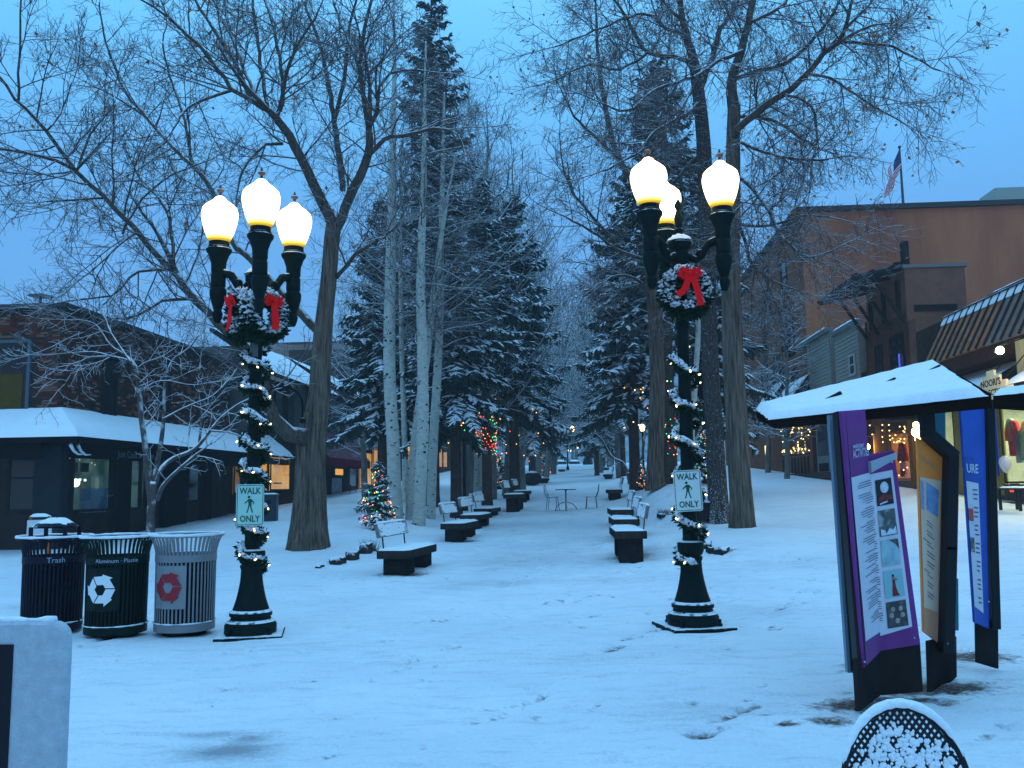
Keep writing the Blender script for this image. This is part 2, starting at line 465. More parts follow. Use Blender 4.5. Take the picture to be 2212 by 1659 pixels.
def ground_mat():
    m = bpy.data.materials.new('trodden_snow'); m.use_nodes = True
    n, l = m.node_tree.nodes, m.node_tree.links
    b = n['Principled BSDF']; b.inputs['Roughness'].default_value = .65; b.inputs['Specular IOR Level'].default_value = .25
    tc = n.new('ShaderNodeTexCoord')
    at = n.new('ShaderNodeAttribute'); at.attribute_name = 'bare'
    mp = n.new('ShaderNodeMapping'); mp.inputs['Scale'].default_value = (1, 1.0, 1); mp.inputs['Rotation'].default_value = (0, 0, R(-28)); l.new(tc.outputs['Object'], mp.inputs[0])
    nz = n.new('ShaderNodeTexNoise'); nz.inputs['Scale'].default_value = 13; nz.inputs['Detail'].default_value = 6; nz.inputs['Roughness'].default_value = .7; l.new(mp.outputs[0], nz.inputs['Vector'])
    nb = n.new('ShaderNodeTexNoise'); nb.inputs['Scale'].default_value = .55; nb.inputs['Detail'].default_value = 3; l.new(tc.outputs['Object'], nb.inputs['Vector'])
    # fraction of paving showing = bare + noise
    a1 = n.new('ShaderNodeMath'); a1.operation = 'MULTIPLY_ADD'; a1.inputs[1].default_value = 1.5; a1.inputs[2].default_value = -.75; l.new(nz.outputs['Fac'], a1.inputs[0])
    a2 = n.new('ShaderNodeMath'); a2.operation = 'ADD'; l.new(at.outputs['Fac'], a2.inputs[0]); l.new(a1.outputs[0], a2.inputs[1])
    mr = n.new('ShaderNodeMapRange'); mr.inputs['From Min'].default_value = .26; mr.inputs['From Max'].default_value = .72; l.new(a2.outputs[0], mr.inputs['Value'])
    br = n.new('ShaderNodeTexBrick'); br.inputs['Scale'].default_value = 4.6; br.inputs['Color1'].default_value = (.10, .042, .03, 1); br.inputs['Color2'].default_value = (.06, .034, .03, 1); br.inputs['Mortar'].default_value = (.16, .15, .15, 1)
    br.inputs['Mortar Size'].default_value = .03
    m2 = n.new('ShaderNodeMapping'); m2.inputs['Rotation'].default_value = (0, 0, R(38)); l.new(tc.outputs['Object'], m2.inputs[0]); l.new(m2.outputs[0], br.inputs['Vector'])
    rp = n.new('ShaderNodeValToRGB'); rp.color_ramp.elements[0].position = .3; rp.color_ramp.elements[0].color = (.76, .785, .82, 1); rp.color_ramp.elements[1].position = .65; rp.color_ramp.elements[1].color = (.86, .88, .90, 1)
    l.new(nb.outputs['Fac'], rp.inputs['Fac'])
    # worn, greyer snow, and fine grain painted in as shading of small lumps
    sa = n.new('ShaderNodeAttribute'); sa.attribute_name = 'slush'
    ng = n.new('ShaderNodeTexNoise'); ng.inputs['Scale'].default_value = 38; ng.inputs['Detail'].default_value = 5; ng.inputs['Roughness'].default_value = .8; l.new(tc.outputs['Object'], ng.inputs['Vector'])
    ms_ = n.new('ShaderNodeMapping'); ms_.inputs['Scale'].default_value = (1.2, 4.5, 1); ms_.inputs['Rotation'].default_value = (0, 0, R(-25)); l.new(tc.outputs['Object'], ms_.inputs[0])
    nt = n.new('ShaderNodeTexNoise'); nt.inputs['Scale'].default_value = 1.6; nt.inputs['Detail'].default_value = 7; nt.inputs['Roughness'].default_value = .72; l.new(ms_.outputs[0], nt.inputs['Vector'])
    q1 = n.new('ShaderNodeMapRange'); q1.inputs['From Min'].default_value = .47; q1.inputs['From Max'].default_value = .75; q1.inputs['To Max'].default_value = .55; l.new(nt.outputs['Fac'], q1.inputs['Value'])
    q2 = n.new('ShaderNodeMath'); q2.operation = 'MULTIPLY_ADD'; q2.inputs[1].default_value = .75; l.new(sa.outputs['Fac'], q2.inputs[0]); l.new(q1.outputs[0], q2.inputs[2])
    q3 = n.new('ShaderNodeMapRange'); q3.inputs['From Min'].default_value = .35; q3.inputs['From Max'].default_value = .75; q3.inputs['To Min'].default_value = -.30; q3.inputs['To Max'].default_value = .28; l.new(ng.outputs['Fac'], q3.inputs['Value'])
    q4 = n.new('ShaderNodeMath'); q4.operation = 'ADD'; q4.use_clamp = True; l.new(q2.outputs[0], q4.inputs[0]); l.new(q3.outputs[0], q4.inputs[1])
    mw = n.new('ShaderNodeMix'); mw.data_type = 'RGBA'; l.new(q4.outputs[0], mw.inputs['Factor']); l.new(rp.outputs[0], mw.inputs['A']); mw.inputs['B'].default_value = (.33, .34, .37, 1)
    rp = mw; rp_out = mw.outputs['Result']
    mx = n.new('ShaderNodeMix'); mx.data_type = 'RGBA'; l.new(mr.outputs[0], mx.inputs['Factor']); l.new(rp_out, mx.inputs['A']); l.new(br.outputs[0], mx.inputs['B']); l.new(mx.outputs['Result'], b.inputs['Base Color'])
    n3 = n.new('ShaderNodeTexNoise'); n3.inputs['Scale'].default_value = 22; n3.inputs['Detail'].default_value = 7; n3.inputs['Roughness'].default_value = .65; l.new(tc.outputs['Object'], n3.inputs['Vector'])
    bp = n.new('ShaderNodeBump'); bp.inputs['Strength'].default_value = .8; bp.inputs['Distance'].default_value = .05; l.new(n3.outputs['Fac'], bp.inputs['Height']); l.new(bp.outputs[0], b.inputs['Normal'])
    return m
ground = link('ground', me, None, ground_mat())
tag(ground, 'snow covered brick mall with scattered footprints and bare patches', kind='structure')

# far mountainside beyond the end of the mall
mx_, my_ = np.meshgrid(np.linspace(-205, 205, 110), np.linspace(165, 390, 70))
mz = 4.9 + (my_ - 165) * .34 * smooth(165, 215, my_) * (.2 + .8 * np.exp(-((mx_ - .07 * my_) / 85) ** 2)) + 7 * vnoise(mx_, my_, 40, 5) * smooth(175, 240, my_) + 3.0 * vnoise(mx_, my_, 9, 6) * smooth(175, 220, my_)
ii = np.arange(mz.size).reshape(mz.shape)
mme = np_mesh('mountain', np.stack([mx_, my_, mz], -1), np.stack([ii[:-1, :-1], ii[:-1, 1:], ii[1:, 1:], ii[1:, :-1]], -1).reshape(-1, 4))
mt = link('mountain', mme, None, mat('forested_snow_slope', (.05, .07, .08), .9, col2=(.34, .37, .40), vscale=.35), True)
tag(mt, 'dim forested snowy mountainside beyond the end of the street', kind='structure')

# ================================================================ TREES
BARK = mat('cottonwood_bark', (.10, .078, .064), .9, var=.55, vscale=7, stretch=(3, 3, .5), bump=4, bscale=12, snow=.95, snow_lo=.42, snow_hi=.62, snow_noise=7)
TRUNKB = mat('cottonwood_trunk_bark', (.04, .03, .024), .92, col2=(.26, .20, .15), vscale=5, stretch=(4, 4, .30), bump=7, bscale=6, snow=.9, snow_lo=.5, snow_hi=.7)
SPECK = mat('snow_speckled_bark', (.07, .06, .055), .92, var=.5, vscale=9, stretch=(3, 3, .5), bump=4, bscale=14, snow=.45, snow_lo=.09, snow_hi=.2, snow_noise=24)
TWIG = mat('twig_bark', (.085, .062, .058), .85, snow=.7, snow_lo=.40, snow_hi=.85, snow_noise=5)
ASPEN = mat('aspen_bark', (.45, .46, .40), .75, var=.22, vscale=7, stretch=(1, 1, 1.6), bump=.5, bscale=20, snow=.8, snow_lo=.45, snow_hi=.7)
DARKBARK = mat('spruce_bark', (.06, .045, .038), .9, var=.5, vscale=10, stretch=(2, 2, .5), bump=3, bscale=14)
KNOT = mat('aspen_knot', (.03, .03, .028), .9)
NEEDLE = mat('spruce_needles', (.022, .042, .038), .8, col2=(.055, .085, .075), vscale=1.3)
LEAF = mat('dead_leaf', (.30, .12, .05), .8, var=.4, vscale=3)
SNOWB = mat('bough_snow', (.80, .83, .86), .7)

def prisms(segs):
    """segs: (n,8) p0,p1,r0,r1 -> three sided twigs, one edge up"""
    S = np.asarray(segs, np.float32)
    p0, p1, r0, r1 = S[:, 0:3], S[:, 3:6], S[:, 6:7], S[:, 7:8]
    d = p1 - p0; L = np.linalg.norm(d, axis=1, keepdims=True); d = d / np.maximum(L, 1e-6)
    up = np.tile(np.array([[0, 0, 1.]], np.float32), (len(S), 1)); up[np.abs(d[:, 2]) > .97] = (1, 0, 0)
    s = np.cross(d, up); s /= np.maximum(np.linalg.norm(s, axis=1, keepdims=True), 1e-6)
    u = np.cross(s, d)
    V = np.zeros((len(S), 6, 3), np.float32)
    for k, a in enumerate((90, 210, 330)):
        o = s * math.cos(R(a)) + u * math.sin(R(a))
        V[:, k] = p0 + o * r0; V[:, 3 + k] = p1 + o * r1
    b = np.arange(len(S))[:, None] * 6
    q = np.concatenate([b + np.array([[0, 1, 4, 3]]), b + np.array([[1, 2, 5, 4]]), b + np.array([[2, 0, 3, 5]])], 0)
    return V.reshape(-1, 3), q
def twig_mesh(name, segs):
    V, q = prisms(segs); me = np_mesh(name, V, q)
    me.polygons.foreach_set('use_smooth', [True] * len(me.polygons)); return me
def leaf_mesh(name, pts, rng, size=.05):
    pts = np.asarray(pts, np.float32); n = len(pts)
    a = rng.uniform(0, 6.28, n); t = rng.uniform(.2, 1, n); sz = size * rng.uniform(.6, 1.5, n)
    dx = np.stack([np.cos(a), np.sin(a), -t], -1) * sz[:, None]
    dy = np.stack([-np.sin(a), np.cos(a), rng.uniform(-.4, .4, n)], -1) * (sz * .45)[:, None]
    V = np.stack([pts, pts + dx * .5 + dy, pts + dx, pts + dx * .5 - dy], 1)
    return np_mesh(name, V.reshape(-1, 3), np.arange(4 * n).reshape(-1, 4))
def smooth_poly(pts, step):
    """Catmull-Rom through control points (x,y,z,r) resampled"""
    P_ = np.asarray(pts, float); out = []
    for i in range(len(P_) - 1):
        p0, p1, p2, p3 = P_[max(i - 1, 0)], P_[i], P_[i + 1], P_[min(i + 2, len(P_) - 1)]
        n = max(1, int(np.linalg.norm((p2 - p1)[:3]) / step))
        for k in range(n):
            t = k / n
            out.append(.5 * (2 * p1 + (p2 - p0) * t + (2 * p0 - 5 * p1 + 4 * p2 - p3) * t * t + (3 * p1 - p0 - 3 * p2 + p3) * t ** 3))
    out.append(P_[-1]); return np.array(out)
def grow(segs, tips, p, d, L, r, lvl, rnd, prm):
    """recursive twigs; prm: per-level dict"""
    q = prm[lvl]
    n = max(2, int(L / q['step'])); st = L / n; wob = q['wob']; up = q['up']
    px, py, pz = p; dx, dy, dz = d
    r1 = max(r * .35, q['rmin'])
    nxt = q['first'] * L
    for i in range(n):
        dx += rnd.uniform(-wob, wob); dy += rnd.uniform(-wob, wob); dz += rnd.uniform(-wob, wob) + up
        m = 1 / math.sqrt(dx * dx + dy * dy + dz * dz); dx *= m; dy *= m; dz *= m
        x, y, z = px + dx * st, py + dy * st, pz + dz * st
        ra = r + (r1 - r) * i / n; rb = r + (r1 - r) * (i + 1) / n
        segs.append((px, py, pz, x, y, z, ra, rb))
        s = (i + 1) * st
        while lvl + 1 < len(prm) and s >= nxt:
            c = prm[lvl + 1]
            nxt += q['gap'] * rnd.uniform(.6, 1.4)
            # side direction
            ax, ay, az = rnd.gauss(0, 1), rnd.gauss(0, 1), rnd.gauss(0, 1)
            k = ax * dx + ay * dy + az * dz
            ax -= k * dx; ay -= k * dy; az -= k * dz
            m = 1 / (math.sqrt(ax * ax + ay * ay + az * az) + 1e-6)
            sn = rnd.uniform(.55, 1.0); cs = rnd.uniform(.35, .9)
            ndx, ndy, ndz = dx * cs + ax * m * sn, dy * cs + ay * m * sn, dz * cs + az * m * sn + c.get('bias', 0)
            m = 1 / (math.sqrt(ndx * ndx + ndy * ndy + ndz * ndz) + 1e-6)
            f = 1 - .55 * s / L
            grow(segs, tips, (x, y, z), (ndx * m, ndy * m, ndz * m), c['len'] * f * rnd.uniform(.55, 1.25), min(rb * .75, c['r']), lvl + 1, rnd, prm)
        px, py, pz = x, y, z
    if tips is not None: tips.append((px, py, pz))
def sprout(segs, tips, poly, rnd, prm, gap, start=.12, end=1.0, bias=0.0):
    """branches along a limb (array x,y,z,r)"""
    D = np.linalg.norm(np.diff(poly[:, :3], axis=0), axis=1); cum = np.concatenate([[0], np.cumsum(D)]); T = cum[-1]
    s = T * start
    while s < T * end:
        i = min(int(np.searchsorted(cum, s)) - 1, len(D) - 1); i = max(i, 0)
        p = poly[i]; d = (poly[i + 1] - poly[i])[:3]; d = d / (np.linalg.norm(d) + 1e-9)
        a = np.array([rnd.gauss(0, 1), rnd.gauss(0, 1), rnd.gauss(0, 1) + bias]); a -= a.dot(d) * d; a /= np.linalg.norm(a) + 1e-6
        nd = d * rnd.uniform(.3, .9) + a * rnd.uniform(.6, 1.0); nd /= np.linalg.norm(nd)
        c = prm[0]; f = 1 - .4 * s / T
        grow(segs, tips, tuple(p[:3]), tuple(nd), c['len'] * f * rnd.uniform(.5, 1.3), min(p[3] * .6, c['r']), 0, rnd, prm)
        s += gap * rnd.uniform(.5, 1.5)
    # the limb's own end goes on as a branch
    d = (poly[-1] - poly[-2])[:3]; d = d / (np.linalg.norm(d) + 1e-9)
    grow(segs, tips, tuple(poly[-1][:3]), tuple(d), prm[0]['len'] * .8, poly[-1][3], 0, rnd, prm)
COTTON = [dict(step=.25, wob=.16, up=.02, rmin=.007, first=.12, gap=.15, len=2.1, r=.026),
          dict(step=.17, wob=.2, up=.025, rmin=.005, first=.12, gap=.085, len=.9, r=.010),
          dict(step=.16, wob=.25, up=.02, rmin=.004, first=1, gap=.2, len=.38, r=.006)]
DROOP = [dict(step=.25, wob=.17, up=-.015, rmin=.007, first=.1, gap=.13, len=1.8, r=.026),
         dict(step=.17, wob=.2, up=-.05, rmin=.005, first=.1, gap=.085, len=1.05, r=.010),
         dict(step=.16, wob=.22, up=-.06, rmin=.004, first=1, gap=.2, len=.45, r=.006)]
def pix_limb(pts, d0, d1, s_over=None):
    """(u,v,width px) -> world polyline with radius; distance runs d0..d1"""
    n = len(pts); out = []
    for i, (u, v, w) in enumerate(pts):
        y = d0 + (d1 - d0) * i / max(1, n - 1)
        p = P(u, v, y); out.append((p.x, p.y, p.z, w * .5 * y / FPX))
    return out
def rel(arr, o): 
    a = np.array(arr, float); a[:, :3] -= np.array(o[:]); return a
def tube_into(mb, poly, n):
    mb.tube([Vector(p[:3]) for p in poly], [p[3] for p in poly], n)
def bare_tree(name, label, group, base, trunk_pts, limbs, trunk_mat, prm, seed, gap=.42, leaves=.02, leafsize=.06, rough=.05, fine_from=.12, extra=None):
    """trunk_pts, limbs: world (x,y,z,r) control points"""
    rnd = random.Random(seed); nrg = np.random.default_rng(seed)
    t = thing(name, label, 'tree', base, 0, group)
    tr = smooth_poly(rel(trunk_pts, base), .16)
    mb = MB(); k = tr.copy()
    for i in range(len(k)): k[i, 3] *= 1 + rnd.uniform(-rough, rough)
    tube_into(mb, k, 16)
    to = mb.build('trunk', trunk_mat, t, True, angle=180)
    mb = MB(); segs, tips = [], []
    for lb in limbs:
        pl = smooth_poly(rel(lb, base), .3)
        w = np.array([[rnd.uniform(-.03, .03) for _ in range(3)] + [0] for _ in pl]); w[0] = 0
        pl = pl + w
        tube_into(mb, pl, 8)
        sprout(segs, tips, pl, rnd, prm, gap, fine_from)
    mb.build('limbs', BARK, t, True, angle=180)
    if extra: extra(segs, tips, rnd)
    link('crown', twig_mesh('crown', segs), t, TWIG)
    tips = np.array(tips, np.float32)
    pick = nrg.random(len(tips)) < leaves
    if pick.any():
        lf = link('leaves', leaf_mesh('leaves', tips[pick], nrg, leafsize), t, LEAF); lf['kind'] = 'stuff'
    return t
def ridged(mb, poly, n, rnd, amp=.085, flare=0.0, flare_h=.5):
    """trunk with furrowed bark and a flared foot"""
    rg_ = np.random.default_rng(rnd.randrange(10 ** 6)); ph = rg_.uniform(0, 6.28, 12); fr = rg_.integers(6, 26, 12)
    pts = [Vector(p[:3]) for p in poly]; k = len(mb.v); z0 = pts[0].z
    for i, p in enumerate(pts):
        h = p.z - z0
        fl = 1 + flare * math.exp(-h / flare_h)
        for j in range(n):
            a = 2 * math.pi * j / n
            r = sum(math.sin(fr[q] * a + ph[q] + .35 * math.sin(h * (1.1 + q * .3) + ph[q])) for q in range(12)) / 12
            lob = 1 + (flare * .55 * math.exp(-h / flare_h)) * math.sin(5 * a + ph[0])
            rr = poly[i][3] * fl * lob * (1 + amp * 2.2 * r + rnd.uniform(-.012, .012))
            mb.v.append((p.x + rr * math.cos(a), p.y + rr * math.sin(a), p.z))
    for i in range(len(pts) - 1):
        for j in range(n):
            a, b = k + i * n + j, k + i * n + (j + 1) % n
            mb.f.append((a, b, b + n, a + n))
GT = 'bare trees lining the mall'
def big_tree(name, label, base, trunk, d0, d1, limbs, tmat, prm, seed, gap, leaves, leafsize=.06, flare=.15, sides=64, depth_rnd=2.5):
    rnd = random.Random(seed); nrg = np.random.default_rng(seed)
    t = thing(name, label, 'tree', base, 0, GT)
    tp = pix_limb(trunk, d0, d1); tp = smooth_poly(rel(tp, base), .12)
    mb = MB(); ridged(mb, tp, sides, rnd, .085, flare); 
    mb.build('trunk', tmat, t, True, angle=180)
    mb = MB(); segs, tips = [], []
    for lb, da, db in limbs:
        pl = smooth_poly(rel(pix_limb(lb, da, db), base), .25)
        w = np.array([[rnd.uniform(-.025, .025) for _ in range(3)] + [0] for _ in pl]); w[0] = 0; pl = pl + w
        mb = MB(); tube_into(mb, pl, 9); mb.build('limb', BARK, t, True, angle=180)
        big = pl[0, 3] > .05
        sprout(segs, tips, pl, rnd, prm, gap, .1 if not big else .22)
    link('crown', twig_mesh('crown', segs), t, TWIG)
    tips = np.array(tips, np.float32); pick = nrg.random(len(tips)) < leaves
    lf = link('leaves', leaf_mesh('leaves', tips[pick], nrg, leafsize), t, LEAF); lf['kind'] = 'stuff'
    return t, segs
# --- old cottonwood between the shops and the benches
b = G(666, 1184); yc = b.y
LT = [(667, 1190, 80), (668, 1150, 74), (671, 1080, 66), (672, 1000, 60), (676, 930, 58), (690, 860, 46), (693, 800, 42), (697, 740, 40), (702, 680, 36), (711, 600, 33), (716, 530, 32), (722, 485, 33)]
LL = [([(722, 492, 26), (695, 430, 24), (665, 370, 22), (625, 292, 20), (598, 258, 17), (580, 238, 15)], yc, yc - .8),
      ([(580, 240, 12), (545, 218, 11), (500, 190, 10), (450, 120, 9), (390, 60, 7), (330, 15, 5), (270, -20, 3)], yc - .8, yc - 2),
      ([(570, 236, 10), (540, 212, 10), (510, 140, 9), (470, 80, 8), (420, 0, 6), (400, -50, 4)], yc - .8, yc),
      ([(578, 232, 9), (562, 130, 8), (545, 0, 6), (540, -60, 4)], yc - .8, yc + 1),
      ([(596, 258, 10), (612, 190, 9), (590, 60, 7), (568, -20, 5)], yc - .8, yc + 1.5),
      ([(606, 240, 8), (617, 160, 8), (650, 90, 6), (690, 20, 4)], yc - .8, yc - 2.5),
      ([(560, 226, 8), (520, 130, 7), (490, 40, 6), (480, -40, 4)], yc - .8, yc + 2),
      ([(610, 310, 8), (575, 312, 7), (540, 345, 6), (515, 385, 5)], yc - .5, yc - 1.5),
      ([(500, 195, 8), (455, 212, 7), (405, 232, 6), (385, 260, 4)], yc - 1, yc - 2.5),
      ([(724, 495, 26), (737, 470, 22), (758, 425, 22), (785, 360, 20), (799, 310, 18), (795, 270, 15)], yc, yc - .6),
      ([(795, 272, 12), (785, 200, 11), (776, 140, 9), (790, 60, 8), (806, -20, 6)], yc - .6, yc - 1),
      ([(797, 275, 11), (815, 245, 10), (820, 190, 7), (845, 160, 6), (900, 150, 4)], yc - .6, yc - 2),
      ([(793, 338, 12), (830, 302, 10), (880, 290, 9), (940, 278, 7), (975, 285, 4)], yc - .6, yc - 2.5),
      ([(776, 145, 7), (740, 60, 6), (712, -20, 4)], yc - .8, yc + .5),
      ([(818, 240, 6), (812, 170, 5), (822, 130, 4)], yc - 1, yc - 2),
      ([(728, 598, 10), (760, 560, 9), (800, 528, 8), (846, 498, 6)], yc, yc - 2),
      ([(740, 410, 14), (731, 335, 14), (722, 262, 12), (700, 130, 9), (655, 0, 6)], yc + 2, yc + 3),
      ([(722, 265, 10), (741, 180, 9), (752, 80, 7), (772, -10, 5)], yc + 2.5, yc + 1.5),
      # heavy low limb swinging out behind the lamp
      ([(662, 945, 40), (625, 936, 36), (592, 905, 31), (576, 862, 28), (562, 810, 25), (543, 768, 23), (515, 735, 21), (470, 698, 19), (425, 650, 17), (380, 592, 15)], yc - .3, yc - 2.2),
      ([(380, 592, 15), (325, 533, 13), (285, 488, 12), (225, 425, 11), (165, 367, 10), (100, 284, 8), (32, 212, 7), (-40, 120, 5)], yc - 2.2, yc - 3.6),
      ([(166, 368, 9), (120, 347, 8), (60, 331, 7), (0, 324, 6), (-60, 322, 4)], yc - 3, yc - 4),
      ([(40, 218, 6), (42, 120, 5), (46, 0, 4), (46, -60, 3)], yc - 3.3, yc - 4),
      ([(376, 580, 8), (372, 500, 7), (352, 440, 6), (325, 412, 5), (280, 384, 4)], yc - 2.3, yc - 1.2),
      ([(412, 645, 8), (350, 650, 7), (300, 682, 6), (240, 690, 5), (180, 720, 4)], yc - 2, yc - 3.5),
      ([(372, 584, 7), (300, 586, 6), (240, 640, 5), (170, 645, 4)], yc - 2.2, yc - 3.3),
      ([(230, 428, 6), (165, 432, 5), (100, 436, 4)], yc - 2.6, yc - 3.8),
      ([(290, 505, 6), (240, 545, 5), (200, 585, 4)], yc - 2.5, yc - 3.8),
      ([(168, 366, 6), (195, 290, 5), (240, 240, 4), (250, 200, 3)], yc - 3, yc - 2),
      ([(100, 284, 5), (128, 250, 4), (160, 170, 3)], yc - 3.3, yc - 2.4),
      ([(265, 505, 6), (305, 430, 5), (370, 380, 4), (450, 345, 3)], yc - 2.6, yc - 1.5),
      # second limb, behind
      ([(698, 728, 20), (640, 665, 19), (590, 612, 17), (540, 560, 15), (500, 520, 13), (455, 405, 11), (412, 355, 10), (360, 305, 8), (320, 258, 7), (262, 185, 6), (222, 60, 4), (215, 0, 3)], yc + .3, yc + 2.5),
      ([(412, 355, 7), (400, 260, 6), (372, 180, 5), (350, 90, 4)], yc + 1.8, yc + 3), ([(320, 258, 5), (250, 210, 4), (190, 180, 3)], yc + 2, yc + 2)]
big_tree('cottonwood_tree', 'big furrowed cottonwood with a heavy bent limb swinging behind the lamp, by the nearest bench', b, LT, yc, yc, LL, TRUNKB, COTTON, 11, .34, .02, .07)
# --- right pair of cottonwoods
bB = G(1603, 1140); yb = bB.y
RBT = [(1604, 1145, 48), (1601, 1080, 46), (1596, 1000, 46), (1591, 900, 46), (1585, 800, 45), (1581, 700, 43), (1579, 600, 40), (1580, 500, 36), (1583, 400, 33), (1584, 300, 30), (1586, 230, 27)]
RBL = [([(1585, 300, 18), (1592, 278, 17), (1656, 226, 16), (1731, 175, 14), (1781, 112, 12), (1816, 90, 10)], yb, yb - 2),
       ([(1816, 90, 9), (1831, 40, 8), (1846, -20, 6)], yb - 2, yb - 2.5),
       ([(1816, 91, 8), (1886, 96, 7), (1931, 102, 6), (1996, 135, 5), (2030, 155, 3)], yb - 2, yb - 3.5),
       ([(1781, 112, 9), (1856, 32, 7), (1906, -20, 5)], yb - 1.8, yb - 1), ([(1751, 160, 7), (1816, 180, 6), (1886, 230, 5), (1950, 265, 3)], yb - 1.6, yb - 3),
       ([(1696, 205, 7), (1752, 228, 6), (1766, 300, 5), (1752, 350, 4)], yb - 1.2, yb - 2),
       ([(1586, 242, 28), (1582, 175, 23), (1604, 100, 18), (1616, 50, 16), (1630, -20, 14), (1640, -90, 10)], yb, yb + .5),
       ([(1588, 170, 11), (1640, 150, 10), (1700, 135, 9), (1780, 60, 7), (1810, 10, 5)], yb, yb - 1.5), ([(1603, 110, 10), (1556, 130, 9), (1500, 165, 8), (1406, 200, 7), (1356, 240, 6), (1306, 226, 4)], yb, yb - 2.5),
       ([(1616, 50, 9), (1680, 20, 8), (1720, -30, 5)], yb, yb + 1),
       ([(1592, 380, 10), (1622, 405, 9), (1648, 437, 8), (1671, 480, 8), (1706, 530, 7), (1751, 555, 6), (1800, 540, 4)], yb, yb - 2.5),
       ([(1590, 480, 8), (1640, 490, 7), (1690, 480, 6), (1725, 468, 5), (1790, 470, 4)], yb, yb - 2),
       ([(1590, 305, 8), (1650, 330, 7), (1731, 345, 6), (1790, 345, 4)], yb, yb - 2), ([(1584, 420, 8), (1620, 560, 7), (1660, 600, 6), (1700, 620, 4), (1760, 640, 3)], yb, yb + 2),
       ([(1590, 250, 9), (1670, 260, 7), (1730, 300, 6), (1800, 330, 4)], yb, yb + 2.5)]
big_tree('cottonwood_tree', 'tall straight cottonwood trunk beside the black planter, its big limb reaching over the brick hotel', bB, RBT, yb, yb, RBL, TRUNKB, DROOP, 12, .27, .10, .07)
bA = G(1552, 1128); ya = bA.y
RAT = [(1553, 1135, 46), (1550, 1060, 40), (1547, 1000, 38), (1541, 900, 36), (1535, 800, 35), (1531, 700, 34), (1529, 600, 34), (1527, 500, 34), (1524, 400, 32), (1519, 300, 30), (1511, 220, 28), (1500, 140, 24)]
RAL = [([(1502, 150, 25), (1494, 110, 20), (1476, 50, 15), (1470, -20, 12)], ya, ya), ([(1508, 200, 14), (1540, 120, 13), (1556, 60, 12), (1590, 10, 10), (1600, -50, 8)], ya, ya + 1.5),
       ([(1501, 134, 11), (1456, 124, 10), (1406, 116, 9), (1376, 85, 8), (1356, 40, 7), (1318, -10, 5)], ya, ya - 1.5), ([(1512, 220, 10), (1480, 250, 9), (1420, 280, 8), (1380, 330, 6), (1300, 370, 4)], ya, ya - 2),
       ([(1486, 80, 9), (1440, 60, 8), (1390, 30, 6), (1300, 60, 5), (1200, 100, 3)], ya, ya - 2), ([(1515, 330, 10), (1450, 400, 8), (1400, 470, 6), (1380, 520, 4)], ya, ya + 2), ([(1400, 112, 7), (1340, 150, 6), (1270, 140, 5), (1205, 170, 3)], ya - .8, ya - 2),
       ([(1528, 480, 9), (1490, 540, 7), (1470, 590, 5), (1440, 640, 4)], ya, ya + 1), ([(1470, 40, 8), (1420, -10, 6), (1400, -60, 4)], ya, ya + 1)]
big_tree('cottonwood_tree', 'dark cottonwood trunk speckled with snow standing close beside the straighter trunk', bA, RAT, ya, ya, RAL, SPECK, DROOP, 13, .27, .06, .065)
bC = G(1416, 1056); yC = bC.y
RCT = [(1416, 1060, 38), (1416, 1000, 34), (1419, 900, 33), (1420, 800, 32), (1416, 700, 30), (1408, 600, 28), (1400, 500, 26), (1392, 420, 22)]
RCL = [([(1393, 428, 21), (1360, 380, 16), (1331, 330, 14), (1312, 250, 12), (1296, 160, 9), (1288, 60, 6), (1286, -10, 4)], yC, yC + 1), ([(1395, 430, 13), (1410, 350, 11), (1430, 260, 9), (1440, 160, 6), (1450, 60, 4)], yC, yC + 2),
       ([(1325, 330, 8), (1280, 290, 7), (1240, 250, 5), (1215, 200, 3)], yC, yC - 2), ([(1345, 540, 9), (1290, 480, 7), (1240, 420, 6), (1215, 360, 4)], yC, yC - 1.5), ([(1400, 560, 10), (1340, 545, 8), (1280, 500, 6), (1225, 470, 4)], yC, yC - 1),
       ([(1410, 640, 8), (1370, 600, 7), (1320, 600, 5), (1260, 640, 3)], yC, yC - 2), ([(1406, 620, 8), (1440, 580, 6), (1460, 540, 4)], yC, yC + 1)]
big_tree('cottonwood_tree', 'grey cottonwood trunk behind the snow heap, between the lamp post and the snowy spruce boughs', bC, RCT, yC, yC, RCL, TRUNKB, DROOP, 14, .3, .05, .06)
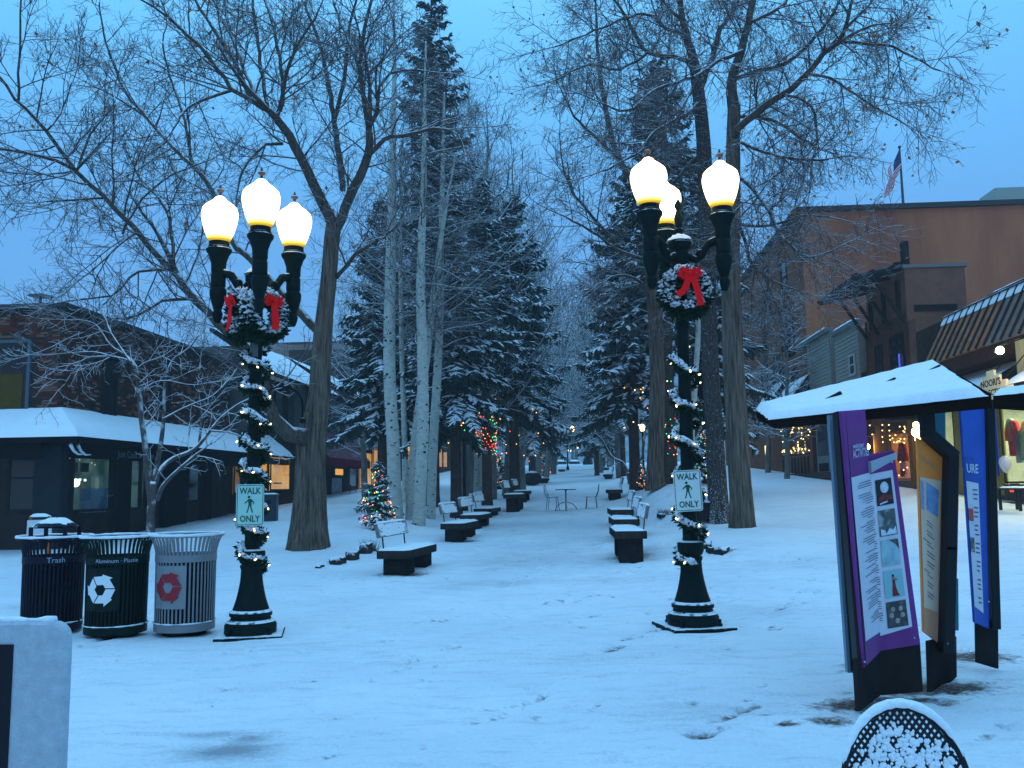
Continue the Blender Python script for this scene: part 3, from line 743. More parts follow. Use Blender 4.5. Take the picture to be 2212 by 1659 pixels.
# --- aspens
ASP = [dict(step=.22, wob=.2, up=.02, rmin=.006, first=.2, gap=.24, len=1.5, r=.022), dict(step=.15, wob=.25, up=.02, rmin=.005, first=.15, gap=.14, len=.6, r=.010), dict(step=.12, wob=.28, up=.02, rmin=.004, first=1, gap=.2, len=.28, r=.006)]
def aspen(label, trunk, d, seed, first=.35, gap=.2, n=18, fork=None):
    rnd = random.Random(seed); b = G(trunk[0][0], trunk[0][1] - 3); b = P(trunk[0][0], trunk[0][1], d); b.z = min(b.z, float(H(b.x, b.y)) + .05)
    t = thing('aspen_tree', label, 'tree', b, 0, GT)
    tp = smooth_poly(rel(pix_limb(trunk, d, d), b), .2)
    mb = MB(); tube_into(mb, tp, 14); mb.build('trunk', ASPEN, t, True, angle=180)
    # black knots and eyes on the bark
    mb = MB()
    for k in range(int(6 * (tp[-1, 2] - tp[0, 2]))):
        i = rnd.randrange(0, int(len(tp) * .75)); p = tp[i]; a = rnd.uniform(math.pi, 2 * math.pi); r = p[3]
        c = Vector((p[0] + r * .93 * math.cos(a), p[1] + r * .93 * math.sin(a), p[2] + rnd.uniform(0, .15)))
        mb.ball(c, r * rnd.uniform(.1, .3), 7, 4, rnd.uniform(.35, .8))
    k = mb.build('knot', KNOT, t, True); k['kind'] = 'stuff'
    segs, tips = [], []; mb = MB()
    i0 = int(len(tp) * first)
    sub = tp[i0:]; s = 0
    for i in range(i0, len(tp) - 1):
        if rnd.random() < .62:
            p = tp[i]; a = rnd.uniform(0, 6.28); f = 1 - (i - i0) / (len(tp) - i0)
            L = (.7 + 1.9 * f) * rnd.uniform(.6, 1.2)
            pts = [(p[0], p[1], p[2], min(p[3] * .4, .03))]; d_ = [math.cos(a), math.sin(a), rnd.uniform(.0, .5)]
            for q in range(5):
                d_[2] += rnd.uniform(-.3, .28); d_[0] += rnd.uniform(-.25, .25); d_[1] += rnd.uniform(-.25, .25)
                l = pts[-1]; pts.append((l[0] + d_[0] * L / 5, l[1] + d_[1] * L / 5, l[2] + d_[2] * L / 5, max(.008, l[3] * .8)))
            pl = smooth_poly(pts, .2); tube_into(mb, pl, 6); sprout(segs, tips, pl, rnd, ASP, .32, .2)
    sprout(segs, tips, sub, rnd, ASP, .35, .3)
    lm = mb.build('branches', mat('aspen_limb_bark', (.20, .20, .18), .85, var=.2, snow=.95, snow_lo=.2, snow_hi=.5), t, True, angle=180); lm['kind'] = 'stuff'
    link('crown', twig_mesh('crown', segs), t, TWIG)
    nr = np.random.default_rng(seed); tips = np.array(tips, np.float32); pick = nr.random(len(tips)) < .025
    lf = link('leaves', leaf_mesh('leaves', tips[pick], nr, .06), t, LEAF); lf['kind'] = 'stuff'
    return t
yA = G(853, 1124).y
aspen('pale aspen trunk nearest the lit little fir, behind the nearest bench', [(856, 1130, 33), (852, 1050, 30), (849, 950, 28), (843, 850, 27), (841, 740, 26), (843, 600, 24), (846, 480, 21), (848, 360, 17), (850, 240, 12), (852, 120, 8), (850, 0, 5)], yA, 21)
aspen('thin leaning aspen trunk crossing between two thicker pale aspens', [(882, 1155, 17), (886, 1080, 18), (891, 1000, 18), (899, 930, 19), (908, 860, 18), (919, 790, 17), (930, 700, 15), (940, 600, 13), (955, 500, 10), (968, 420, 7), (985, 330, 4)], yA + .3, 22, .45)
aspen('slim aspen trunk half hidden by the aspen nearest the little fir', [(874, 1085, 13), (875, 1000, 13), (872, 880, 12), (868, 760, 11), (866, 640, 10), (865, 520, 8), (866, 400, 6), (868, 300, 3)], yA + 3, 23, .4)
aspen('straight pale aspen with black knots in the middle of the aspen clump', [(905, 1139, 28), (908, 1050, 27), (913, 950, 26), (914, 850, 25), (912, 740, 23), (909, 640, 21), (910, 540, 18), (914, 430, 15), (916, 320, 11), (918, 200, 7), (920, 90, 4)], yA - .6, 24)
aspen('aspen on the bench side of the clump with a wire ring round its trunk', [(931, 1122, 20), (933, 1040, 20), (937, 940, 20), (943, 840, 19), (948, 740, 18), (951, 640, 16), (952, 540, 14), (955, 430, 11), (957, 320, 7), (960, 200, 4)], yA + 1.5, 25)
y2 = G(1028, 1062).y
aspen('grey-green aspen trunk between the dark spruce trunk and the light-wrapped trunk', [(1021, 1062, 17), (1024, 960, 17), (1026, 860, 16), (1024, 740, 14), (1022, 600, 12), (1018, 460, 9), (1014, 320, 6), (1012, 200, 3)], y2, 26, .4)
aspen('second grey-green aspen trunk touching its twin next to the light-wrapped trunk', [(1035, 1060, 15), (1036, 960, 15), (1038, 860, 14), (1040, 740, 12), (1044, 600, 10), (1050, 460, 8), (1056, 330, 4)], y2 + .5, 27, .4)
aspen('slender white aspen rising just behind the lamp post with the frontal wreath', [(1490, 1010, 13), (1494, 930, 14), (1499, 860, 13), (1504, 790, 12), (1508, 720, 11), (1510, 640, 9), (1512, 540, 7), (1514, 430, 4)], 27, 28, .45)
aspen('faint aspen trunk deep among the snowy spruces across from the tables', [(1375, 1010, 10), (1376, 930, 10), (1378, 850, 9), (1380, 740, 8), (1384, 620, 5)], 44, 29, .4)
# --- small crabapple by the brick shop
bK = P(325, 1153, 17.0); bK.z = float(H(bK.x, bK.y))
KR = [dict(step=.16, wob=.2, up=.02, rmin=.006, first=.12, gap=.14, len=1.0, r=.016), dict(step=.12, wob=.26, up=.03, rmin=.005, first=.1, gap=.12, len=.5, r=.009), dict(step=.1, wob=.3, up=.02, rmin=.004, first=1, gap=.2, len=.2, r=.006)]
KB = mat('snowy_crabapple_bark', (.09, .075, .07), .9, var=.4, snow=.95, snow_lo=.05, snow_hi=.35, snow_noise=6)
def crab():
    rnd = random.Random(31); t = thing('crabapple_tree', 'small many-stemmed crabapple with snow on every branch, behind the recycling bins', 'tree', bK, 0, None)
    mb = MB(); pl = smooth_poly(rel(pix_limb([(325, 1156, 19), (326, 1110, 17), (330, 1060, 16), (332, 1040, 15)], 17, 17), bK), .08); tube_into(mb, pl, 12); mb.build('trunk', KB, t, True, angle=180)
    L = [([(326, 1085, 15), (318, 1020, 14), (313, 960, 13), (305, 900, 12), (298, 830, 9), (292, 790, 7), (268, 765, 5), (238, 745, 4), (205, 700, 3), (160, 690, 2)], 16.8),
         ([(331, 1050, 12), (342, 990, 11), (350, 940, 10), (354, 890, 8), (356, 830, 6), (372, 780, 5), (410, 750, 4), (430, 720, 3)], 17.2),
         ([(334, 1045, 12), (350, 1010, 11), (375, 990, 10), (420, 970, 9), (450, 935, 8), (480, 900, 6), (520, 870, 4), (560, 855, 3)], 17.4),
         ([(340, 1080, 10), (352, 1050, 9), (380, 1020, 8), (420, 985, 6), (440, 970, 4)], 16.6),
         ([(292, 795, 6), (280, 780, 5), (240, 770, 4), (185, 775, 4), (160, 800, 3), (140, 830, 2)], 16.5), ([(293, 800, 5), (310, 785, 4), (350, 770, 3), (380, 750, 2)], 16.9),
         ([(300, 850, 5), (330, 828, 4), (360, 822, 3), (400, 830, 2)], 17.0), ([(430, 960, 6), (435, 900, 5), (428, 840, 4), (432, 790, 3)], 17.5),
         ([(284, 785, 5), (240, 720, 4), (215, 670, 3), (150, 640, 2)], 16.4), ([(455, 930, 5), (500, 935, 4), (540, 950, 3)], 17.2), ([(240, 770, 4), (200, 760, 3), (120, 765, 2)], 16.2), ([(352, 905, 5), (400, 880, 4), (450, 860, 3)], 16.9)]
    mb = MB(); segs, tips = [], []
    for pts, d in L:
        pl = smooth_poly(rel(pix_limb(pts, 17 if pts[0][2] > 8 else d, d), bK), .1); mb = MB(); tube_into(mb, pl, 8); mb.build('limb', KB, t, True, angle=180); sprout(segs, tips, pl, rnd, KR, .3, .35)
    link('crown', twig_mesh('crown', segs), t, mat('snowy_twig', (.09, .075, .07), .9, snow=.95, snow_lo=-.05, snow_hi=.35, snow_noise=5))
crab()
# --- small bare crabapple among the far trees on the other side
bK2 = G(1360, 1045)
def crab2():
    rnd = random.Random(33); d = bK2.y; t = thing('crabapple_tree', 'low crooked bare tree leaning over the far benches beside the spruces', 'tree', bK2, 0, None)
    mb = MB(); pl = smooth_poly(rel(pix_limb([(1437 - 76, 1062, 10), (1436 - 76, 1040, 9), (1356, 1020, 9)], d, d), bK2), .08); tube_into(mb, pl, 10); mb.build('trunk', KB, t, True, angle=180)
    L = [[(1356, 1022, 8), (1345, 1000, 7), (1320, 985, 6), (1300, 950, 4), (1280, 930, 2)], [(1357, 1022, 7), (1370, 980, 6), (1360, 940, 4), (1345, 900, 3)], [(1358, 1018, 6), (1385, 990, 5), (1392, 950, 3)]]
    mb = MB(); segs, tips = [], []
    for pts in L:
        pl = smooth_poly(rel(pix_limb(pts, d, d - .5), bK2), .1); mb = MB(); tube_into(mb, pl, 7); mb.build('limb', KB, t, True, angle=180); sprout(segs, tips, pl, rnd, KR, .3, .25)
    link('crown', twig_mesh('crown', segs), t, MATS['snowy_twig'])
crab2()
# --- generic upright bare trees further up the mall (three kinds, copied)
POP = [dict(step=.5, wob=.08, up=.10, rmin=.012, first=.12, gap=.3, len=3.4, r=.05), dict(step=.35, wob=.13, up=.07, rmin=.009, first=.12, gap=.19, len=1.4, r=.02), dict(step=.25, wob=.2, up=.04, rmin=.008, first=1, gap=.3, len=.6, r=.011)]
SPREAD = [dict(step=.45, wob=.15, up=.04, rmin=.012, first=.12, gap=.3, len=3.6, r=.06), dict(step=.3, wob=.2, up=.03, rmin=.009, first=.12, gap=.19, len=1.5, r=.022), dict(step=.25, wob=.25, up=.02, rmin=.008, first=1, gap=.3, len=.6, r=.011)]
def proto_bare(kind, h, seed):
    rnd = random.Random(seed); prm = POP if kind == 'upright' else SPREAD
    t = thing('bare_tree', 'x', 'tree')
    mb = MB(); n = 12; pts = []; x = y = 0
    for i in range(n + 1):
        f = i / n; pts.append((x, y, h * f * .92, max(.018, .2 * h / 14 * (1 - f) ** .8))); x += rnd.uniform(-.12, .12); y += rnd.uniform(-.12, .12)
    pl = smooth_poly(pts, .3); tube_into(mb, pl, 9); mb.build('trunk', mat('far_bark', (.15, .145, .135), .9, var=.4, vscale=4, stretch=(2, 2, .5), snow=.6), t, True, angle=180)
    segs, tips = [], []; i0 = int(len(pl) * .2)
    for i in range(i0, len(pl) - 1):
        for _ in range(2 if rnd.random() < .6 else 1):
            a = rnd.uniform(0, 6.28); f = (i - i0) / (len(pl) - i0); L = (h * .26) * (1 - .75 * f) * rnd.uniform(.6, 1.15); tilt = rnd.uniform(.5, 1.1) if kind == 'upright' else rnd.uniform(.15, .7)
            d = Vector((math.cos(a), math.sin(a), tilt)).normalized(); q = [dict(p) for p in prm]
            grow(segs, tips, tuple(pl[i, :3]), tuple(d), L, min(pl[i, 3] * .6, .06), 0, rnd, q)
    link('crown', twig_mesh('crown', segs), t, mat('far_twig', (.10, .085, .082), .85, snow=.85, snow_lo=.15, snow_hi=.55, snow_noise=4))
    return t
protos = [proto_bare('upright', 14, 41), proto_bare('upright', 17, 42), proto_bare('spread', 13, 43)]
for q_ in POP + SPREAD: q_['rmin'] *= 2.6; q_['r'] *= 1.5
protos += [proto_bare('upright', 17, 44), proto_bare('spread', 15, 45)]
spots = [(1060, 40, 1, 1.15, 'beside the tall spruce top'), (1095, 43, 1, 1.12, 'just past the tall spruce'), (1126, 47, 0, 1.32, 'above the dense roadside spruce'), (1162, 62, 1, 1.15, 'next to the gap of sky'), (1188, 82, 3, 1.3, 'hugging the strip of sky over the path'),
         (1196, 74, 4, 1.15, 'leaning over the shop side of the far path'), (1318, 92, 4, 1.5, 'on the spruce side of the strip of sky'), (1298, 70, 3, 1.05, 'behind the spruce with amber lights'), (1340, 56, 2, 1.4, 'between the spruce and the big cottonwoods'), (1200, 112, 3, 1.3, 'farthest up the path'),
         (1248, 150, 4, 1.3, 'behind the dark stump'), (1660, 52, 2, .95, 'in front of the dark windows of the brick hotel'), (1700, 44, 2, .8, 'over the white clapboard front'), (1000, 42, 1, 1.2, 'behind the aspen clump'), (790, 44, 2, .95, 'behind the old cottonwood above the tan wall'), (760, 60, 0, 1.1, 'over the roofs past the old cottonwood'),
         (430, 58, 2, 1.0, 'over the brick shop roof beside the old cottonwood'), (560, 52, 2, .9, 'behind the lamp with two wreaths, over the roofs'), (900, 44, 0, 1.4, 'behind the aspens in front of the spruce'), (1010, 46, 2, 1.5, 'deep behind the aspen clump'), (1110, 46, 2, .85, 'among the dense roadside spruces'), (1238, 140, 3, 1.2, 'beyond the parked snowy cars'), (1205, 150, 4, 1.2, 'at the foot of the misty slope'), (1275, 145, 4, 1.25, 'past the end of the mall on the hotel side'), (1194, 100, 4, 1.2, 'on the shop side near the dark stump'), (1180, 66, 2, 1.15, 'spreading over the far benches'), (1290, 80, 4, 1.2, 'overhanging the far lanterns'), (1180, 90, 4, 1.4, 'behind the far double lantern'), (1304, 105, 3, 1.4, 'at the hotel side of the misty gap')]
for i, (u, d, k, s, where) in enumerate(spots):
    src = protos[k]; used = src.get('used', 0)
    o = src if not used else copy_tree(src)
    if not used: src['used'] = 1
    p = GY(u, d); o.location = p - Vector((0, 0, .1)); o.scale = (s, s, s); o.rotation_euler = (0, 0, i * 1.9)
    kind = ('slender upright bare tree', 'tall narrow bare tree', 'spreading snowy bare tree', 'hazy upright bare tree', 'hazy spreading bare tree')[k]
    tag(o, f'{kind} {where}', 'tree', 'bare trees further up the mall')
protos[2].rotation_euler = (R(0), R(6), 1.0)
# ================================================================ SPRUCES
def spruce_mesh(h, w, seed, bare=.12, nb=150, dens=1.0, spl=1.0):
    """needle sprays on drooping boughs, and the snow lying on them: two meshes"""
    r = np.random.default_rng(seed)
    B, D, W, SN, TP = [], [], [], [], []
    for k in range(nb):
        f = (k + r.random()) / nb                    # 0 low .. 1 top
        z0 = h * (bare + (1 - bare) * f ** .92)
        L = w * ((1 - f) ** .72 * .96 + .05) * r.uniform(.62, 1.18)
        if f < .08: L *= r.uniform(.55, 1)
        a = r.uniform(0, 6.283); ca, sa = math.cos(a), math.sin(a)
        dr = -.30 - .55 * (1 - f) * r.uniform(.5, 1.4)  # droop
        up0 = .10 + .55 * f
        n = max(4, int(L * 11 * dens))
        t = (np.arange(n) + r.random(n)) / n
        t = .06 + .94 * t
        rad = L * t; bend = r.uniform(-.25, .25)
        zz = z0 + L * (up0 * t + dr * t ** 1.5 + .25 * t ** 4)
        ab = a + bend * t
        pos = np.stack([rad * np.cos(ab), rad * np.sin(ab), zz], -1)
        side = r.choice([-1, 0, 1], n, p=[.4, .2, .4])
        sl = (.22 + .55 * L / w * (1 - t) + .16 * r.random(n)) * min(1, .35 + .5 * w / 2.0) * spl
        ang = np.where(side == 0, 0, side * r.uniform(.6, 1.2, n))
        dx = np.cos(ang) * ca - np.sin(ang) * sa; dy = np.cos(ang) * sa + np.sin(ang) * ca
        dz = r.uniform(-.95, -.15, n)
        d = np.stack([dx, dy, dz], -1); d /= np.linalg.norm(d, axis=1, keepdims=True)
        laden = r.random() < .86 if f < .85 else r.random() < .5
        B.append(pos); D.append(d * sl[:, None]); W.append(sl * r.uniform(.22, .36, n)); SN.append(r.random(n) < ((.6 + .4 * t) if laden else .25))
        m = n
        ix = r.integers(0, n, m)
        dd = np.stack([r.uniform(-.4, .4, m), r.uniform(-.4, .4, m), -np.ones(m)], -1)
        B.append(pos[ix]); D.append(dd * (sl[ix] * .95)[:, None]); W.append(sl[ix] * .26); SN.append(np.zeros(m, bool))
    B, D, W, SN = np.concatenate(B), np.concatenate(D), np.concatenate(W), np.concatenate(SN)
    def feather(B, D, W, lift, snow):
        n = len(B); L = np.linalg.norm(D, axis=1, keepdims=True); d = D / L
        s = np.cross(d, np.array([0, 0, 1.0])); sn = np.linalg.norm(s, axis=1, keepdims=True); s = np.where(sn > .05, s / np.maximum(sn, 1e-6), np.array([1., 0, 0]))
        up = np.cross(s, d)
        B = B + np.array([0, 0, lift]); w = W[:, None] * (.85 if snow else 1.0)
        # a ragged fan: centre stem with side fingers
        V = [B, B + D * .35 + up * w * .25, B + D * .68 + up * w * .2, B + D * (.93 if snow else 1.0)]
        for sg in (1, -1):
            j1, j2, j3 = r.uniform(.7, 1.3, (n, 1)), r.uniform(.6, 1.3, (n, 1)), r.uniform(.5, 1.2, (n, 1))
            dp = .15 if snow else .35
            V += [B + D * .30 + sg * s * w * .95 * j1 - up * w * dp, B + D * .48 + sg * s * w * .35 - up * w * dp * .3, B + D * .66 + sg * s * w * .8 * j2 - up * w * dp, B + D * .80 + sg * s * w * .25 - up * w * dp * .3, B + D * .95 + sg * s * w * .45 * j3 - up * w * dp]
        V = np.stack(V, 1); b = np.arange(n)[:, None] * 14; T = []
        for o, fl in ((4, 0), (9, 1)):
            for tri in ((0, 1, o), (1, o + 1, o), (1, 2, o + 1), (2, o + 2, o + 1), (2, o + 3, o + 2), (2, 3, o + 3), (3, o + 4, o + 3)):
                T.append(b + np.array([tri if not fl else tri[::-1]]))
        return V.reshape(-1, 3), np.concatenate(T, 0)
    V, T = feather(B, D, W, 0, False)
    mn = np_mesh('needles', V, None, T)
    Vs, Ts = feather(B[SN], D[SN], W[SN], .03 * spl, True)
    ms = np_mesh('bough_snow', Vs, None, Ts)
    ms.polygons.foreach_set('use_smooth', [True] * len(ms.polygons))
    return mn, ms
def spruce_proto(h, w, seed, trunk_r, **k):
    t = thing('spruce_tree', 'x', 'tree')
    mn, ms = spruce_mesh(h, w, seed, **k)
    mb = MB(); mb.lathe([(trunk_r * 1.25, -.2), (trunk_r, .4), (trunk_r * .8, h * .4), (trunk_r * .35, h * .8), (.02, h * .985)], 12); mb.build('trunk', DARKBARK, t, True, angle=180)
    link('crown', mn, t, NEEDLE); link('bough_snow', ms, t, SNOWB)['kind'] = 'stuff'
    return t
GS = 'snow laden spruces along the mall'
SPR = [spruce_proto(21, 2.7, 51, .26, bare=.25, nb=170, dens=1.1), spruce_proto(14, 2.9, 52, .24, bare=.27, nb=120, dens=1.15), spruce_proto(12, 2.5, 53, .2, bare=.2, nb=105, dens=1.1), spruce_proto(17, 2.8, 54, .26, bare=.41, nb=130, dens=1.1)]
sp = [(935, 34, 0, 1.0, 'tallest spruce, its top rising past the picture behind the aspens'), (985, 29.5, 1, .8, 'spruce with a thick bare dark trunk just past the aspen clump'), (826, 34, 1, .86, 'snowy spruce half hidden behind the old cottonwood and the first aspen'),
      (1112, 41, 1, 1.02, 'dense snow-laden spruce whose boughs reach over the path above the lit little fir'), (1150, 55, 2, 1.15, 'snowy spruce standing next behind the dense roadside one'), (1052, 36, 3, .8, 'spruce whose trunk is wrapped in coloured lights'),
      (1181, 72, 2, .92, 'small far spruce beside the distant double lantern'), (1372, 38, 1, 1.0, 'snowy spruce with amber lights whose boughs sweep down to the crooked bare tree'), (1345, 56, 1, 1.0, 'snowy spruce further up the path on the hotel side'), (1303, 82, 2, 1.0, 'far pale spruce beside the strip of sky on the hotel side'),
      (1450, 30, 3, .92, 'dark tall spruce close behind the lamp with the frontal wreath'), (1530, 34, 2, 1.1, 'spruce showing snowy boughs between the two big cottonwood trunks'), (1125, 88, 2, 1.1, 'far spruce over the parked snowy cars'), (1172, 100, 1, 1.15, 'pale far spruce closing the avenue on the shop side'), (1322, 105, 1, 1.2, 'pale far spruce closing the avenue on the hotel side'), (1290, 64, 2, .85, 'narrow snowy spruce behind the crooked bare tree')]
for i, (u, d, k, s, label) in enumerate(sp):
    src = SPR[k]; o = src if not src.get('used') else copy_tree(src); src['used'] = 1
    p = GY(u, d); o.location = p; o.scale = (s, s, s); o.rotation_euler = (0, 0, i * 2.3); tag(o, label, 'tree', GS)

# ================================================================ LIGHT STRINGS
BC = {'white': emat('warm_white_bulb', (1.0, .78, .42), 6), 'red': emat('red_bulb', (1.0, .06, .03), 4), 'green': emat('green_bulb', (.05, .9, .25), 3), 'blue': emat('blue_bulb', (.08, .10, 1.0), 4), 'amber': emat('amber_bulb', (1.0, .36, .06), 5)}
def ico(r):
    s = r; return [(s, 0, 0), (-s, 0, 0), (0, s, 0), (0, -s, 0), (0, 0, s), (0, 0, -s)], [(0, 2, 4), (2, 1, 4), (1, 3, 4), (3, 0, 4), (2, 0, 5), (1, 2, 5), (3, 1, 5), (0, 3, 5)]
def bulb_string(name, label, base, pts, cols, r, group=None, wire=True):
    """pts local; one part per colour, wire as its own part"""
    t = thing(name, label, 'string lights', base, 0, group)
    if wire:
        mb = MB(); mb.tube(pts, .006, 4); mb.build('wire', mat('dark_wire', (.01, .015, .012), .6), t)
    for c in sorted(set(cols)):
        mb = MB(); v, f = ico(r)
        for p, cc in zip(pts, cols):
            if cc == c: mb.add([(p[0] + q[0], p[1] + q[1], p[2] + q[2]) for q in v], f)
        o = mb.build('bulbs', BC[c], t); o['kind'] = 'stuff'
    return t
rl = random.Random(77)
def wrap(u, d, v0, v1, r, turns, n, pal, label, br=.022):
    b = GY(u, d); z0 = P(u, v1, d).z - b.z; z1 = P(u, v0, d).z - b.z; pts = []; cs = []
    for k in range(n):
        f = k / n; a = f * turns * 6.283
        rr = r * (1.05 + .35 * rl.random() * f); pts.append(Vector((rr * math.cos(a), rr * math.sin(a), z0 + (z1 - z0) * f + rl.uniform(-.04, .04)))); cs.append(rl.choice(pal(f)))
    return bulb_string('string_lights', label, b, pts, cs, br)
wrap(1052, 35.6, 862, 982, .36, 16, 230, lambda f: ['red', 'red', 'amber', 'red', 'green'] if f < .3 else ['green', 'red', 'amber', 'green', 'red'] if f < .75 else ['amber', 'green'], 'red and green light string wound tightly round a dark spruce trunk')
wrap(1444, 29.5, 905, 982, .30, 5, 46, lambda f: ['green', 'amber'] if f < .15 else ['red', 'red', 'amber', 'green'], 'sparse red and green light string hanging down the trunk behind the lamp', .02)
def scattered(u0, v0, u1, v1, d, n, pal, label, br=.022, dj=1.0):
    b = GY((u0 + u1) / 2, d); pts = []; cs = []
    for k in range(n):
        p = P(rl.uniform(u0, u1), rl.uniform(v0, v1), d + rl.uniform(-dj, dj)) - b; pts.append(p); cs.append(rl.choice(pal))
    pts.sort(key=lambda p: p.z)
    return bulb_string('string_lights', label, b, pts, cs, br, wire=False)
scattered(1330, 830, 1420, 960, 36, 13, ['amber', 'amber', 'amber', 'white'], 'few amber lights dotted through the snowy boughs over the crooked bare tree', .026)
scattered(1060, 880, 1190, 1000, 39, 15, ['amber', 'amber', 'red', 'white'], 'few amber and red lights in the low boughs of the dense roadside spruce', .026)
scattered(965, 870, 1060, 960, 29, 10, ['red', 'green', 'blue', 'amber'], 'few coloured lights in the boughs beside the grey-green aspens', .022)
scattered(1420, 700, 1500, 900, 28.5, 8, ['red', 'amber', 'white', 'green'], 'few coloured lights high in the dark spruce behind the frontal wreath', .02)

# ================================================================ LITTLE LIT FIRS IN POTS
def little_fir(label, u, v, d, hpx, seed, pot=True, group='little lit firs along the mall'):
    b = P(u, v, d); b.z = float(H(b.x, b.y)); h = hpx * d / FPX
    t = thing('christmas_tree', label, 'christmas tree', b, 0, group)
    mn, ms = spruce_mesh(h * .9, h * .36, seed, bare=.04, nb=70, dens=2.6, spl=.6)
    mn.transform(Matrix.Translation((0, 0, h * .1))); ms.transform(Matrix.Translation((0, 0, h * .1)))
    link('crown', mn, t, mat('fir_needles', (.02, .05, .035), .8, col2=(.05, .09, .07), vscale=4)); link('bough_snow', ms, t, SNOWB)['kind'] = 'stuff'
    mb = MB(); mb.lathe([(.03, 0), (.022, h * .6), (.008, h * .98)], 8); mb.build('trunk', DARKBARK, t)
    if pot:
        mb = MB(); pr = h * .1; mb.lathe([(pr * .75, -.05), (pr, h * .16), (pr * 1.08, h * .16), (pr * 1.08, h * .185), (pr * .9, h * .185), (pr * .9, h * .17)], 16); mb.build('pot', mat('black_pot', (.018, .018, .02), .6), t, True)
    r = random.Random(seed); k = 120
    for c in ('white', 'red', 'green', 'blue', 'amber'):
        mb = MB(); vv, ff = ico(max(.013, h * .009))
        for _ in range(int(k * {'white': .1, 'red': .22, 'green': .24, 'blue': .09, 'amber': .35}[c])):
            f = r.random() ** 1.3; a = r.uniform(0, 6.28); rr = h * .36 * (1 - f) ** .8 * r.uniform(.6, .98); z = h * (.16 + .8 * f) - rr * .3
            mb.add([(rr * math.cos(a) + q[0], rr * math.sin(a) + q[1], z + q[2]) for q in vv], ff)
        o = mb.build('bulbs', BC[c], t); o['kind'] = 'stuff'
    return t
yf = G(812, 1139).y
little_fir('lit little fir in a pot between the old cottonwood and the first aspen', 815, 1146, yf, 140, 61)
little_fir('lit little fir behind the pair of far benches under the dense spruce', 1079, 1058, G(1080, 1056).y, 76, 62)
little_fir('small snowy pink and green lit fir in a pot far up the path', 1175, 1026, 70, 52, 63)
little_fir('lit little fir hidden behind the walk sign beside the black planter', 1524, 1090, 25, 115, 64)
little_fir('dim lit little fir at the foot of the grey cottonwood trunk', 1385, 1050, 38, 60, 65)
# ================================================================ STREET LAMPS
IRON = mat('dark_green_iron', (.005, .012, .011), .45, spec=.03, var=.3, vscale=9, snow=.9, snow_lo=.72, snow_hi=.9, snow_noise=14, bump=.2, bscale=60)
IRONP = mat('dark_green_iron_bare', (.006, .013, .012), .45, spec=.03, var=.3, vscale=9)
def globe_mat():
    m = bpy.data.materials.new('lit_frosted_globe'); m.use_nodes = True
    n, l = m.node_tree.nodes, m.node_tree.links; n.clear()
    o = n.new('ShaderNodeOutputMaterial'); e = n.new('ShaderNodeEmission')
    tc = n.new('ShaderNodeTexCoord'); s = n.new('ShaderNodeSeparateXYZ'); l.new(tc.outputs['Generated'], s.inputs[0])
    rp = n.new('ShaderNodeValToRGB'); l.new(s.outputs['Z'], rp.inputs['Fac'])
    el = rp.color_ramp.elements
    el[0].position = 0.0; el[0].color = (.75, .42, .02, 1); el[1].position = 1.0; el[1].color = (1, .80, .50, 1)
    a = el.new(.06); a.color = (1.0, .70, .08, 1); c = el.new(.17); c.color = (1, .80, .46, 1)
    st = n.new('ShaderNodeMapRange'); l.new(s.outputs['Z'], st.inputs['Value']); st.inputs['From Min'].default_value = .05; st.inputs['From Max'].default_value = .24; st.inputs['To Min'].default_value = 1.0; st.inputs['To Max'].default_value = 9.0
    lw = n.new('ShaderNodeLayerWeight'); lw.inputs['Blend'].default_value = .35
    md = n.new('ShaderNodeMapRange'); l.new(lw.outputs['Facing'], md.inputs['Value']); md.inputs['To Min'].default_value = 1.0; md.inputs['To Max'].default_value = .17
    mu = n.new('ShaderNodeMath'); mu.operation = 'MULTIPLY'; l.new(st.outputs[0], mu.inputs[0]); l.new(md.outputs[0], mu.inputs[1])
    l.new(rp.outputs[0], e.inputs['Color']); l.new(mu.outputs[0], e.inputs['Strength']); l.new(e.outputs[0], o.inputs['Surface'])
    return m
GLOBE = globe_mat()
